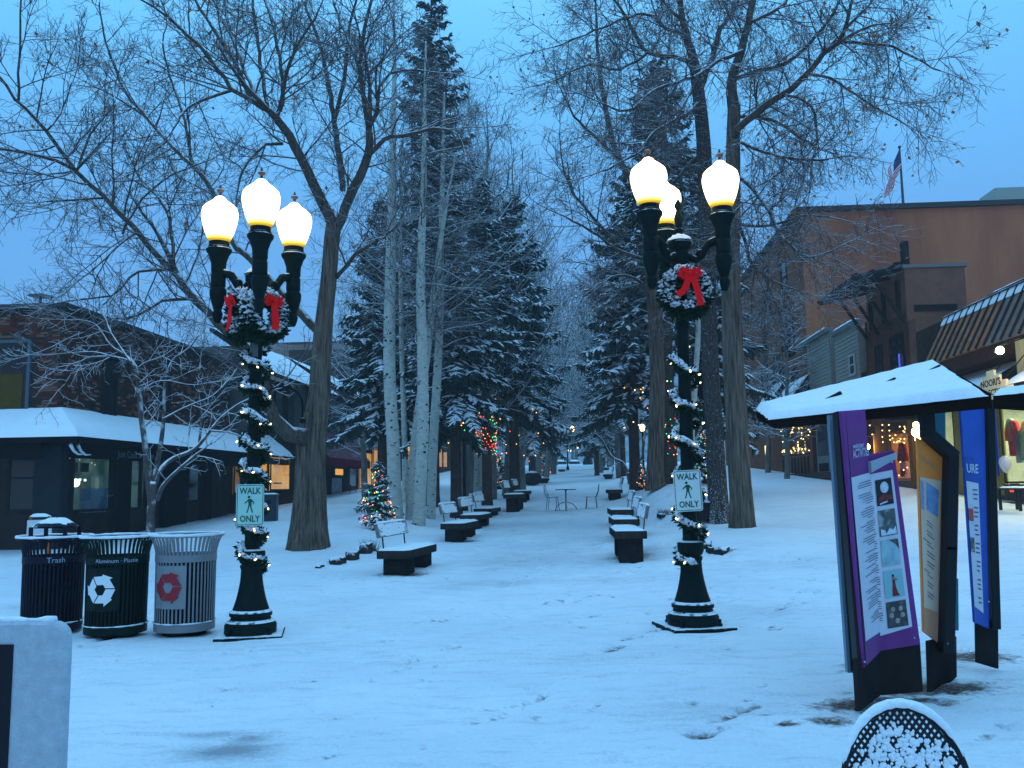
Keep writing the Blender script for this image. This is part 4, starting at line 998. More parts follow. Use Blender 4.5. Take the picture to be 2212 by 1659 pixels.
def street_lamp(label, b, angs, cap, dz):
    t = thing('street_lamp', label, 'street lamp', b, 0, 'triple globe street lamps')
    mb = MB(); mb.box(-.36, .36, -.36, .36, -.05, .022); mb.build('base_plate', IRON, t, bevel=.008).rotation_euler = (0, 0, .2)
    for k in range(4):
        mb = MB(); mb.lathe([(.03, .03), (.03, .05), (.018, .05), (.018, .10), (.001, .10)], 8, (.31 * math.cos(k * 1.571 + .985), .31 * math.sin(k * 1.571 + .985), 0)); mb.build('bolt', IRONP, t)
    mb = MB(); mb.lathe([(.285, .03), (.285, .115), (.27, .135), (.275, .15), (.225, .175), (.215, .2), (.235, .215), (.235, .255), (.20, .28)], 36); mb.build('base', IRON, t, True)
    mb = MB(); mb.lathe([(.205, .28), (.19, .32), (.165, .40), (.142, .5), (.125, .6), (.118, .72), (.13, .74), (.13, .77), (.10, .775)], 48, flute=.07, nfl=16); mb.build('fluted_bell', IRONP, t, True, angle=60)
    mb = MB(); mb.lathe([(.10, .77), (.125, .79), (.145, .83), (.148, .90), (.14, .93), (.10, .945)], 24); mb.build('collar', IRON, t, True)
    mb = MB(); mb.lathe([(.085, .94), (.08, 1.4), (.075, 2.2), (.068, 3.35), (.085, 3.37), (.085, 3.43), (.07, 3.45), (.07, 3.85 + dz)], 28, flute=.05, nfl=12); mb.build('shaft', IRONP, t, True, angle=60)
    low = set(t.children)
    top = cap
    mb = MB(); mb.lathe([(.07, 3.80), (.10, 3.82), (.115, 3.9), (.10, 3.98), (.135, top - .16), (.14, top - .10), (.10, top - .07), (.05, top), (.045, top + .04), (.06, top + .06), (.035, top + .09), (.055, top + .20), (.03, top + .29), (.025, top + .30), (.045, top + .34), (.045, top + .37), (.01, top + .43)], 20); mb.build('finial', IRON, t, True)
    snow_blob(t, 'snow_cap', 0, 0, top - .075, .15, .15, .085, 4, n=18)
    for a in angs:
        r = .50; ax, ay = math.cos(R(a)), math.sin(R(a))
        mb = MB(); pts = [Vector((ax * q, ay * q, z)) for q, z in ((.06, 3.93), (.12, 3.90), (.19, 3.86), (.25, 3.90), (.29, 3.97), (.34, 4.04), (.41, 4.06), (r, 4.05))]
        mb.tube(pts, [.05, .045, .042, .042, .045, .05, .055, .055], 10)
        mb.ball((ax * .24, ay * .24, 3.93), .055); mb.build('arm', IRON, t, True, angle=180)
        c = (ax * r, ay * r, 0)
        mb = MB(); mb.lathe([(.001, 3.46), (.03, 3.47), (.05, 3.52), (.062, 3.58), (.045, 3.62), (.05, 3.64), (.075, 3.72), (.095, 3.80), (.098, 3.86), (.075, 3.90), (.085, 3.91), (.085, 4.05), (.075, 4.07), (.085, 4.09), (.085, 4.14), (.09, 4.2), (.12, 4.29), (.145, 4.325), (.15, 4.355), (.13, 4.37), (.13, 4.385), (.118, 4.39), (.118, 4.45)], 22, c); hold = mb.build('lamp_holder', IRON, t, True, angle=35)
        mb = MB(); mb.lathe([(.115, 4.44), (.14, 4.49), (.172, 4.58), (.198, 4.67), (.212, 4.75), (.212, 4.80), (.198, 4.86), (.155, 4.905), (.115, 4.935), (.08, 4.962), (.06, 4.99), (.03, 5.01)], 28, c); g = mb.build('globe', GLOBE, t, True, angle=180)
        mb = MB(); mb.lathe([(.05, 4.995), (.02, 5.02), (.015, 5.05), (.04, 5.07), (.045, 5.085), (.02, 5.10), (.006, 5.15)], 10, c); mb.build('globe_finial', mat('brown_iron', (.05, .035, .025), .5, snow=.9, snow_lo=.5, snow_hi=.8), g, True)
    for ch in t.children:
        if ch not in low: ch.location.z += dz
    return t
bL = G(541, 1371); bR = G(1498, 1353)
lampL = street_lamp('triple globe street lamp with two oblique wreaths, standing next to the recycling bins', bL, (289, 49, 169), 4.10, .10)
lampR = street_lamp('triple globe street lamp with one frontal wreath, nearer the information kiosk', bR, (-21, 99, 219), 4.18, .30)
# basket hook on the bins' lamp
mb = MB(); mb.tube([Vector((.06 + .24 * (1 - math.cos(R(q))) * 1.0, .05, 2.58 + .22 * math.sin(R(q)))) for q in range(0, 190, 15)] + [Vector((.54, .05, 2.42))], .012, 6); mb.ball((.54, .05, 2.40), .035); mb.build('basket_hook', IRON, lampL, True)
# pole-mounted round bit: blank service cover
mb = MB(); mb.box(-.045, .045, -.095, -.07, 3.13, 3.3); mb.build('service_cover', mat('grey_enamel', (.10, .11, .12), .5), lampL, bevel=.004)

# ---- sprigs for wreaths and garlands
def sprigs(path_fn, n, rad, seed, slen=(.05, .11), snow_p=.35, flat=None):
    r = np.random.default_rng(seed); V = []; T = []; VS = []; TS = []
    for k in range(n):
        c, ax = path_fn(r.random()); 
        d = r.normal(size=3); d /= np.linalg.norm(d)
        o = np.array(c) + d * rad * r.uniform(.2, .9)
        dd = d + np.array(ax) * r.uniform(-.9, .9); dd /= np.linalg.norm(dd); L = r.uniform(*slen)
        s = np.cross(dd, r.normal(size=3)); s /= np.linalg.norm(s) + 1e-6; w = L * .2
        b = len(V); V += [o, o + dd * L * .5 + s * w, o + dd * L, o + dd * L * .5 - s * w]; T += [(b, b + 1, b + 2), (b, b + 2, b + 3)]
        if d[2] > .15 and r.random() < snow_p * 1.6:
            q = o + np.array([0, 0, .015]) + d * rad * .25; e = r.uniform(.02, .042); b = len(VS)
            for i in range(6): VS.append(q + np.array([e * math.cos(i * 1.047) * r.uniform(.7, 1.3), e * math.sin(i * 1.047) * r.uniform(.7, 1.3), -.008]))
            VS.append(q + np.array([0, 0, e * .6])); VS.append(q + np.array([0, 0, -.02])); TS += [(b + i, b + (i + 1) % 6, b + 6) for i in range(6)] + [(b + (i + 1) % 6, b + i, b + 7) for i in range(6)]
    return np_mesh('sprigs', np.array(V), None, T), (np_mesh('snow', np.array(VS), None, TS) if VS else None)
PINE = mat('pine_sprig', (.006, .020, .010), .8, col2=(.018, .045, .022), vscale=14)
REDB = mat('red_ribbon', (.88, .008, .010), .7, spec=.05)
def wreath(label, c, yaw, R0, bow_side, seed, tails):
    """ring standing upright, its face turned to yaw"""
    t = thing('wreath', label, 'wreath', c, yaw, 'christmas wreaths on the lamps')
    f = lambda u: ((R0 * math.cos(u * 6.283), 0, R0 * math.sin(u * 6.283)), (-math.sin(u * 6.283), 0, math.cos(u * 6.283)))
    a, s = sprigs(f, 3000, .09, seed, (.05, .10), .6)
    o = link('greenery', a, t, PINE); o['kind'] = 'stuff'
    sn = link('snow', s, t, SNOWF, True); sn['kind'] = 'stuff'
    mb = MB(); mb.tube([(R0 * math.cos(i * .3927), 0, R0 * math.sin(i * .3927)) for i in range(17)], .07, 8, cap=False); mb.build('ring', mat('wreath_core', (.008, .02, .012), .9), t, True)
    # snow lying along the top of the ring
    mb = MB(); pts = [(R0 * math.cos(R(q)), -.01, R0 * math.sin(R(q)) + .065) for q in range(35, 150, 8)]; mb.tube(pts, [.02 + .035 * math.sin((i + .5) / len(pts) * math.pi) + .008 * math.sin(i * 2.3) for i in range(len(pts))], 9); mb.build('snow_ridge', SNOWF, t, True, angle=180)
    mb = MB(); pts = [(R0 * .97 * math.cos(R(q)), -.035, R0 * math.sin(R(q)) + .05) for q in range(235, 310, 8)]; mb.tube(pts, [.016 + .02 * math.sin((i + .5) / len(pts) * math.pi) for i in range(len(pts))], 8); mb.build('snow_ridge', SNOWF, t, True, angle=180)
    bx, bz = bow_side
    bow = bpy.data.objects.new('bow', None); C.objects.link(bow); bow.parent = t
    mb = MB()
    for sg in (-1, 1):
        lp = [(bx, -.13, bz), (bx + sg * .07, -.17, bz + .055), (bx + sg * .115, -.15, bz + .03), (bx + sg * .10, -.12, bz - .03), (bx + sg * .03, -.12, bz - .01)]
        for w0, w1 in zip(lp[:-1], lp[1:]): mb.bar(w0, w1, .06, .008, up=(0, 1, .2))
    mb.ball((bx, -.15, bz), .032); mb.build('loop', REDB, bow, True)
    for tl in tails:
        mb = MB(); k = len(tl)
        pts = [Vector((bx + p[0], -.14 - .01 * i, bz + p[1])) for i, p in enumerate(tl)]
        for i in range(k - 1):
            a_, b_ = pts[i], pts[i + 1]; d = (b_ - a_).normalized(); w = Vector((d.z, 0, -d.x)) * .036
            mb.slab([a_ - w, a_ + w, b_ + w * 1.08, b_ - w * 1.08], (0, .006, 0))
        mb.build('ribbon_tail', REDB, bow, True)
    return t
def lamp_pt(b, dx, dy, z): return (b.x + dx, b.y + dy, b.z + z)
wreath('snowy wreath turned away to the bins\' side of the lamp, its wide red bow hanging', lamp_pt(bL, -.135, -.13, 3.60), R(-52), .225, (.0, .15), 71, [[(0, 0), (.02, -.1), (.0, -.22), (.02, -.33)], [(0, 0), (.045, -.12), (.05, -.24), (.06, -.31)]])
wreath('snowy wreath turned to the benches\' side of the lamp, its narrow red bow hanging', lamp_pt(bL, .135, -.12, 3.60), R(58), .225, (.0, .15), 72, [[(0, 0), (-.01, -.12), (.0, -.25), (-.01, -.33)], [(0, 0), (.03, -.12), (.03, -.22), (.02, -.31)]])
wreath('snow topped wreath facing straight out with a long forked red ribbon', lamp_pt(bR, .02, -.135, 3.76), R(2), .215, (.03, .19), 73, [[(-.02, 0), (-.035, -.09), (-.075, -.19), (-.16, -.25)], [(.03, 0), (.055, -.12), (.085, -.25), (.105, -.37)]])
def garland(label, b, z0, z1, turns, r0, seed, nb, extra_ring=None):
    t = thing('garland', label, 'garland', b, 0, 'lit garlands on the lamp posts')
    def f(u):
        a = u * turns * 6.283 + 1.0; z = z1 + (z0 - z1) * u
        r = r0 + (.05 * max(0, .5 - u) if u > .9 else 0)
        return (r * math.cos(a), r * math.sin(a), z + .02 * math.sin(a * 2.3)), (-math.sin(a), math.cos(a), -.2)
    a, s = sprigs(f, int(820 * turns), .038, seed, (.04, .09), .6)
    o = link('greenery', a, t, PINE); o['kind'] = 'stuff'
    sn = link('snow', s, t, SNOWF, True); sn['kind'] = 'stuff'
    # snow resting along the upper side of the winds
    mb = MB(); rr = random.Random(seed)
    n = int(turns * 16); run = []
    for i in range(n + 1):
        c, ax = f(i / n)
        if rr.random() < .8: run.append(Vector(c) + Vector((c[0], c[1], 0)).normalized() * .02 + Vector((0, 0, .05)))
        else:
            if len(run) > 1: mb.tube(run, [.008 + rr.uniform(.006, .022) for _ in run], 7)
            run = []
    if len(run) > 1: mb.tube(run, .025, 7)
    q = mb.build('snow_ridge', SNOWF, t, True, angle=180); q['kind'] = 'stuff'
    bm_, bf = ico(1.0)
    me = None
    for k in range(nb):
        u = (k + rr.random() * .6) / nb; c, ax = f(u); c = Vector(c); out = Vector((c.x, c.y, 0)).normalized()
        p = c + out * .075 + Vector((0, 0, rr.uniform(-.05, .04)))
        if me is None:
            m2 = MB(); m2.lathe([(.001, -.018), (.007, -.013), (.009, 0), (.006, .011), (.001, .018)], 6); me = m2.mesh('bulb'); me.materials.append(BC['white'])
        o = bpy.data.objects.new('bulb', me); C.objects.link(o); o.parent = t; o.location = p; o.rotation_euler = (rr.uniform(0, 3), rr.uniform(0, 3), 0)
    return t
garland('lit snowy garland spiralling down the lamp post beside the recycling bins', bL, .73, 3.25, 8.0, .115, 81, 40)
garland('lit snowy garland spiralling loosely down the lamp post nearer the kiosk', bR, .66, 3.15, 5.6, .125, 82, 32)

# ---- WALK ONLY signs
def rrect(w, h, r, n=6):
    pts = []
    for cx, cy_, a0 in ((w / 2 - r, h / 2 - r, 0), (-w / 2 + r, h / 2 - r, 90), (-w / 2 + r, -h / 2 + r, 180), (w / 2 - r, -h / 2 + r, 270)):
        for i in range(n + 1): a = R(a0 + 90 * i / n); pts.append((cx + r * math.cos(a), cy_ + r * math.sin(a)))
    return pts
def walk_sign(label, c, yaw, roll, w, h, face, green):
    t = thing('walk_sign', label, 'sign', c, yaw, 'walk only signs')
    U = Matrix.Rotation(R(roll), 4, 'Y') @ Matrix.Rotation(R(90), 4, 'X')
    mb = MB(); mb.prism(rrect(w, h, .03), .004, U); mb.build('plate', face, t)
    o_, i_ = rrect(w - .018, h - .018, .026), rrect(w - .032, h - .032, .02); n = len(o_)
    M1 = U @ Matrix.Translation((0, 0, .0012)); mb = MB(); mb.add([M1 @ Vector((*p, 0)) for p in o_ + i_], [(i, (i + 1) % n, (i + 1) % n + n, i + n) for i in range(n)]); mb.build('border', green, t)
    text('lettering', 'WALK', .098 * h / .457, green, t, U @ Matrix.Translation((0, h * .335, .002)), .0008, sx=.82, bold=.022)
    text('lettering', 'ONLY', .098 * h / .457, green, t, U @ Matrix.Translation((0, -h * .335, .002)), .0008, sx=.82, bold=.022)
    k = h / .457; M2 = U @ Matrix.Translation((0, 0, .0018)) @ Matrix.Scale(k, 4)
    mb = MB()
    mb.add([M2 @ Vector((-.012 + .0155 * math.cos(i * .524), .088 + .0155 * math.sin(i * .524), 0)) for i in range(12)], [tuple(range(12))])
    for poly in ([(-.022, .066), (.012, .068), (.024, .055), (.016, .005), (-.016, .005), (-.020, .035)], [(-.020, .062), (-.05, .035), (-.062, .022), (-.056, .014), (-.04, .026), (-.016, .046)], [(.012, .066), (.03, .05), (.048, .028), (.045, .006), (.037, .006), (.037, .024), (.018, .04)],
                 [(-.016, .008), (.002, .006), (-.010, -.035), (-.026, -.085), (-.04, -.085), (-.024, -.035)], [(-.004, .008), (.016, .006), (.020, -.034), (.036, -.080), (.022, -.086), (.006, -.036)]):
        mb.add([M2 @ Vector((x, y, 0)) for x, y in poly], [tuple(range(len(poly)))])
    mb.build('walking_figure', green, t)
    for sgn in (1, -1):
        mb = MB(); mb.ball(U @ Vector((0, sgn * h * .455, .002)), .007, 8, 5); mb.build('bolt', mat('zinc_bolt', (.4, .42, .42), .4, .8), t, True)
    return t
SGREEN = mat('sign_green', (.008, .085, .045), .5); SFACE = mat('sign_white', (.58, .66, .62), .45, var=.05, vscale=4); SFACE2 = mat('sign_mint', (.36, .58, .50), .45, var=.05, vscale=4)
pS = P(540, 1091, bL.y - .225); walk_sign('mint tinted WALK ONLY sign on the lamp post beside the recycling bins', pS, R(4), 0, .305, .46, SFACE2, SGREEN)
pS = P(1486, 1060, bR.y - .235); walk_sign('whiter WALK ONLY sign on the lamp post nearer the kiosk', pS, R(-3), -2.0, .305, .455, SFACE, SGREEN)

# ================================================================ LITTER BINS
def bin_(name, label, b, body, emblem, face_yaw, words, hood, wcol, plate=None):
    t = thing(name, label, 'litter bin', b, 0, 'round slatted bins by the lamp')
    Rr, Hh = .325, 1.12
    prof = [(Rr, .09), (Rr + .004, .5), (Rr + .006, .86), (Rr + .012, .93), (Rr + .028, 1.0), (Rr + .05, 1.06), (Rr + .075, 1.10)]
    n = 46; w = .019
    mb = MB(); V = []; F = []
    for r, z in prof:
        for s_, o in ((-1, 0), (1, 0), (1, -.006), (-1, -.006)): V.append((r + o, s_ * w / 2, z))
    for i in range(len(prof) - 1):
        for j in range(4): a = i * 4; F.append((a + j, a + (j + 1) % 4, a + 4 + (j + 1) % 4, a + 4 + j))
    F += [(3, 2, 1, 0), tuple(len(V) - 4 + q for q in range(4))]
    mb.add(V, F); me = mb.mesh('slat'); me.materials.append(body)
    for k in range(n):
        o = bpy.data.objects.new('slat', me); C.objects.link(o); o.parent = t; o.rotation_euler = (0, 0, 2 * math.pi * k / n)
    def ring(nm, r, z0, z1, th, m, sm=True):
        mb = MB(); mb.lathe([(r - th, z0), (r, z0), (r, z1), (r - th, z1), (r - th, z0)], 48, cap=False); return mb.build(nm, m, t, sm, angle=30)
    ring('base_ring', Rr + .008, .05, .14, .02, body); ring('label_band', Rr + .012, .82, .90, .012, body)
    mb = MB(); k = 40; mb.tube([((Rr + .082) * math.cos(6.2832 * i / k), (Rr + .082) * math.sin(6.2832 * i / k), 1.105) for i in range(k + 1)], .011, 6); mb.build('rim', body, t, True)
    mb = MB(); rs = random.Random(int(b.x * 100)); mb.tube([((Rr + .082) * math.cos(6.2832 * i / k), (Rr + .082) * math.sin(6.2832 * i / k), 1.122) for i in range(k)] + [((Rr + .082), 0, 1.122)], [rs.uniform(.012, .02) for _ in range(k)] + [.015], 7); mb.build('snow_rim', SNOWF, t, True, angle=180)
    mb = MB(); mb.tube([((Rr + .012) * math.cos(6.2832 * i / k), (Rr + .012) * math.sin(6.2832 * i / k), .145) for i in range(k)], [rs.uniform(.003, .012) for _ in range(k)], 6); mb.build('snow_line', SNOWF, t, True, angle=180)
    mb = MB(); mb.lathe([(.29, .06), (.30, .80), (.285, .80), (.28, .78)], 28, cap=True); mb.build('liner', mat('black_liner', (.006, .006, .008), .7), t, True)
    mb = MB(); mb.lathe([(.24, -.06), (.24, .07)], 24); mb.build('foot', mat('black_liner', (0, 0, 0)), t)
    def on_cyl(me, r, z, yaw):
        bm = bmesh.new(); bm.from_mesh(me); bmesh.ops.triangulate(bm, faces=bm.faces); bmesh.ops.subdivide_edges(bm, edges=[e for e in bm.edges if e.calc_length() > .05], cuts=2, use_grid_fill=True)
        for v in bm.verts:
            a = yaw + v.co.x / r; rr = r + v.co.z; v.co = Vector((rr * math.cos(a), rr * math.sin(a), z + v.co.y))
        bm.to_mesh(me); bm.free()
    if emblem:
        # three chasing arrows
        mb = MB(); q = .195
        for k3 in range(3):
            a = R(90 - 120 * k3); M = Matrix.Rotation(a - R(90), 3, 'Z')
            for poly in ([(-.33, -.74), (.24, -.74), (.24, -.30), (-.06, -.30)], [(.24, -.92), (.68, -.55), (.24, -.16)], [(-.40, -.74), (-.13, -.30), (-.36, .04), (-.74, -.26)]):
                mb.add([M @ Vector((x * q, y * q, 0)) for x, y in poly], [tuple(range(len(poly)))])
        me2 = mb.mesh('recycling_mark'); 
        for p in me2.polygons:
            if p.normal.z < 0: p.flip()
        on_cyl(me2, Rr + .022, .55, face_yaw); link('recycling_mark', me2, t, emblem)
        mb = MB(); mb.add([Vector((x * .21, y * .25, -.004)) for x, y in rrect(1.9, 1.9, .1, 2)], [tuple(range(12))]); me2 = mb.mesh('plate'); on_cyl(me2, Rr + .02, .55, face_yaw + .02); link('mark_plate', me2, t, plate)
    for wd, yw, sz in words:
        me2 = None; o = text('lettering', wd, sz, wcol, None, None, 0.0005); me2 = o.data; on_cyl(me2, Rr + .0145, .86, yw); o.parent = t
    if hood:
        for sx in (-1, 1):
            for sy in (-1, 1):
                mb = MB(); mb.box(sx * .2 - .018, sx * .2 + .018, sy * .17 - .018, sy * .17 + .018, .98, 1.235); mb.build('hood_post', body, t)
        mb = MB(); mb.lathe([(.26, 1.06), (.26, 1.075), (.18, 1.075), (.18, 1.06), (.26, 1.06)], 30, cap=False); mb.build('hood_ring', body, t, True, angle=30)
        mb = MB(); mb.lathe([(.235, 1.22), (.245, 1.24), (.2, 1.275), (.1, 1.295), (.01, 1.3)], 30); mb.build('hood', body, t, True)
        snow_blob(t, 'snow_cap', 0, 0, 1.24, .235, .235, .095, 3, n=24)
    return t
bt, bg_, by_ = G(110, 1368), G(249, 1374), G(398, 1368)
NAVY = mat('navy_black_enamel', (.012, .013, .024), .45, spec=.04, var=.2); GRN = mat('dark_green_enamel', (.006, .016, .013), .42, spec=.04, var=.2); GRY = mat('grey_enamel_bin', (.20, .21, .22), .5, var=.1)
WHT = mat('white_decal', (.72, .74, .75), .5); REDD = mat('red_decal', (.30, .02, .03), .5); FADED = mat('faded_lettering', (.33, .30, .31), .6)
def yaw_to_cam(b, off): return math.atan2(-b.y, -b.x) + off
bin_('trash_bin', 'navy black trash bin with a snowy hood and the word Trash', bt, NAVY, None, 0, [('Trash', yaw_to_cam(bt, .06), .085)], True, mat('pale_lettering', (.35, .40, .48), .6))
bin_('recycling_bin', 'dark green recycling bin with a white arrows mark for aluminum and plastic', bg_, GRN, WHT, yaw_to_cam(bg_, -.52), [('Aluminum · Plastic', yaw_to_cam(bg_, -.05), .062), ('o', yaw_to_cam(bg_, .62), .05)], False, mat('pale_lettering', (0, 0, 0)), GRN)
bin_('recycling_bin', 'light grey recycling bin with a red arrows mark', by_, GRY, REDD, yaw_to_cam(by_, -.58), [('o', yaw_to_cam(by_, .5), .05)], False, FADED, mat('grey_plate', (.22, .23, .235), .5))

# ================================================================ BENCHES
STONE = mat('dark_timber_slab', (.032, .028, .026), .85, var=.4, vscale=6, bump=2, bscale=25)
STONE2 = mat('shaded_timber_block', (.016, .015, .016), .9, var=.4, vscale=6, bump=2, bscale=25)  # darker copy of the slab, shade under the seat put into the colour
BOARD = mat('weathered_back_board', (.16, .15, .14), .85, var=.35, vscale=6, stretch=(4, .6, 4), snow=.8, snow_lo=.1, snow_hi=.5)
def bench(label, u, v, wpx, rz=6.0, side=-1, L=1.85, back=True, sh=.38, group='timber slab benches along the path'):
    d = .6 * FPX / wpx; b = P(u, v, d)
    t = thing('park_bench', label, 'bench', b, R(-rz), group)
    W = .6
    mb = MB(); mb.box(-W / 2, W / 2, 0, L, sh - .145, sh); mb.build('seat_slab', STONE, t, bevel=.012)
    for y0 in (.10, L - .62):
        mb = MB(); mb.box(-.21, .23, y0, y0 + .5, -.25, sh - .148); mb.build('support', STONE2, t, bevel=.01)
    snow_slab(t, 'seat_snow', -W / 2 + .01, W / 2 - .01, .01, L - .01, sh, .045, int(u), 6, 14)
    if back:
        x = side * (W / 2 - .04)
        for y in (.28, L - .28):
            mb = MB(); mb.bar((x, y, sh - .02), (x + side * .05, y, sh + .44), .025, .02); mb.build('back_post', IRONP, t)
        M = Matrix.Translation((x + side * .055, 0, sh + .345)) @ Matrix.Rotation(R(side * 12), 4, 'Y')
        mb = MB(); mb.box(-.032, .032, .06, L - .06, -.13, .13, M); mb.build('back_board', BOARD, t, bevel=.008)
        snow_slab(t, 'back_snow', -.04, .04, .08, L - .08, .13, .035, int(u) + 1, 3, 12, M=M)
        # thin crust stuck to the sitting face
        mb = MB(); rr = random.Random(int(v)); 
        for _ in range(110): mb.box(*sorted((-side * .032, -side * .0375 - side * rr.random() * .002)), (y := rr.uniform(.08, L - .4)), y + rr.uniform(.08, .3), (z := rr.uniform(-.12, .06)), z + rr.uniform(.02, .07), M)
        o = mb.build('crusted_snow', SNOWF, t); o['kind'] = 'stuff'
    return t
bench('nearest timber slab bench, alone beside the old cottonwood bed', 848, 1237, 72, -9.5 + 20, -1)
bench('first of the three slab benches below the aspens', 977, 1165, 52.5, 9, -1)
bench('middle of the three slab benches below the aspens', 1015, 1142, 45.5, 9, -1)
bench('last of the three slab benches below the aspens', 1042, 1124, 39, 9, -1)
bench('front one of the two benches by the lit little fir under the dense spruce', 1105, 1091, 36, 7, -1)
bench('rear one of the two benches by the lit little fir under the dense spruce', 1123, 1080.5, 31, 7, -1)
bench('nearest slab bench on the kiosk side of the path, its end facing out', 1364, 1197, 69, 3, 1, sh=.42)
bench('middle slab bench of the three on the kiosk side of the path', 1354, 1163, 57.5, 3, 1, sh=.42)
bench('rear slab bench of the three on the kiosk side of the path', 1345, 1136, 49, 3, 1, sh=.42)
bench('slab bench standing alone beyond the snow heap', 1329, 1081, 33, 4, 1, sh=.42)
bench('low far bench with snow, opposite the barrel planter', 1315, 1040, 20.5, 4, 1, sh=.45)
bench('farthest bench on the hotel side of the path', 1309, 1021, 15, 4, 1, sh=.45)
bench('low dark bench beside the barrel planter', 1174, 1046, 20.5, 5, -1, back=False)
bench('farthest bench on the spruce side of the path', 1213, 1023, 14.5, 5, -1, back=False)

# ================================================================ BISTRO TABLE AND CHAIRS
WIRE = mat('black_wire', (.012, .014, .016), .45, snow=.85, snow_lo=.5, snow_hi=.8)
def table(u, v, d):
    b = P(u, v, d); t = thing('bistro_table', 'round black bistro table with an arched foot in the middle of the path', 'table', b, 0)
    mb = MB(); mb.lathe([(.001, .735), (.37, .735), (.375, .75), (.37, .765), (.001, .765)], 30, cap=False); mb.build('table_top', WIRE, t, True, angle=40)
    mb = MB(); mb.lathe([(.021, .2), (.021, .68), (.05, .735)], 10); mb.build('stem', WIRE, t, True)
    for a in (0, 90):
        mb = MB(); mb.tube([(.38 * math.cos(R(q)) * math.cos(R(a)), .38 * math.cos(R(q)) * math.sin(R(a)), .31 * math.sin(R(q))) for q in range(0, 181, 12)], .014, 6); mb.build('arched_foot', WIRE, t, True)
    mb = MB(); mb.bar((-.38, 0, .015), (.38, 0, .015), .014, .014); mb.build('foot_bar', WIRE, t)
    snow_blob(t, 'snow', 0, 0, .765, .34, .34, .015, 8, n=20)
    return t
def wire_chair(label, u, v, d, yaw):
    b = P(u, v, d); t = thing('bistro_chair', label, 'chair', b, yaw, 'black bistro chairs at the table')
    # local: sitter faces +X
    sh = .45; w = .2
    mb = MB(); mb.tube([(.2 * math.cos(R(q)) * 1.0, .2 * math.sin(R(q)), sh) for q in range(0, 361, 15)], .012, 6); mb.lathe([(.001, sh), (.195, sh), (.195, sh + .006), (.001, sh + .006)], 20, cap=False); mb.build('seat', WIRE, t, True, angle=40)
    for sx in (-1, 1):
        for sy in (-1, 1):
            mb = MB(); mb.tube([(sx * .15, sy * .14, sh), (sx * .2, sy * .18, 0)], .011, 6); mb.build('leg', WIRE, t)
    back = [(-.17, -.16, sh), (-.22, -.19, sh + .12)] + [(-.25 - .03 * math.sin(R(q)), -.19 * math.cos(R(q)), sh + .2 + .27 * math.sin(R(q))) for q in range(0, 181, 15)] + [(-.22, .19, sh + .12), (-.17, .16, sh)]
    mb = MB(); mb.tube(back, .012, 6); mb.build('back_frame', WIRE, t, True)
    mb = MB(); mb.tube([(-.19, .19 * math.cos(R(q)), sh + .02 + .12 * math.sin(R(q))) for q in range(0, 181, 15)], .009, 6); mb.build('back_arch', WIRE, t, True)
    # woven back, crusted with snow
    pts = [(-.25 - .03 * math.sin(R(q)), -.185 * math.cos(R(q)), sh + .2 + .26 * math.sin(R(q))) for q in range(0, 181, 15)] + [(-.225, .18, sh + .14), (-.225, -.18, sh + .14)]
    mb = MB(); mb.slab([Vector(p) for p in pts], (.012, 0, 0)); mb.build('woven_back', mat('snow_crusted_mesh', (.60, .64, .68), .8, var=.25, vscale=14), t)
    snow_blob(t, 'seat_snow', 0, 0, sh + .006, .185, .185, .035, 4, n=16)
    return t
dt = 31.5
table(1223, 1104, dt); wire_chair('bistro chair on the aspen side of the table, its back to the benches', 1194, 1102, dt, R(-15)); wire_chair('bistro chair on the kiosk side of the table, seen edge on', 1278, 1101, dt, R(172))
# ================================================================ INFORMATION KIOSK
kb = G(1930, 1500)
K = thing('information_kiosk', 'snow roofed information kiosk with leaning purple, orange and blue poster boards', 'kiosk', kb, 0)
def KP(u, v, d): return P(u, v, d) - kb
KDK = mat('kiosk_brown_metal', (.022, .018, .017), .6, var=.25, vscale=5); KBLK = mat('kiosk_black_frame', (.008, .008, .009), .45, var=.2)
ROOFU = mat('kiosk_roof_edge', (.016, .009, .007), .7, var=.3, vscale=5)
def lvl(u, v, z):     # point on the sight line at height z
    d = ray(u, v); y = (z - EYE.z) / d.z; return EYE + d * y - kb
E0, E1 = lvl(1672, 903, 2.2), lvl(2141, 851, 2.2)
E2 = lvl(2240, 842, 2.2); R0, R1 = P(1633, 882, 9.6) - kb, P(2029, 784, 7.5) - kb
perp = Vector((R1.y - R0.y, -(R1.x - R0.x), 0)).normalized()
if perp.x < 0: perp = -perp
B1, B2 = E1 + perp * .9 + Vector((.05, .2, 0)), E2 + perp * .9
th = Vector((0, 0, -.10))
mb = MB(); mb.slab([E0, E1, R1, R0], th); mb.slab([E1 + Vector((.012, 0, -.004)), E2, B2, B1], th); rf = mb.build('roof', ROOFU, K)
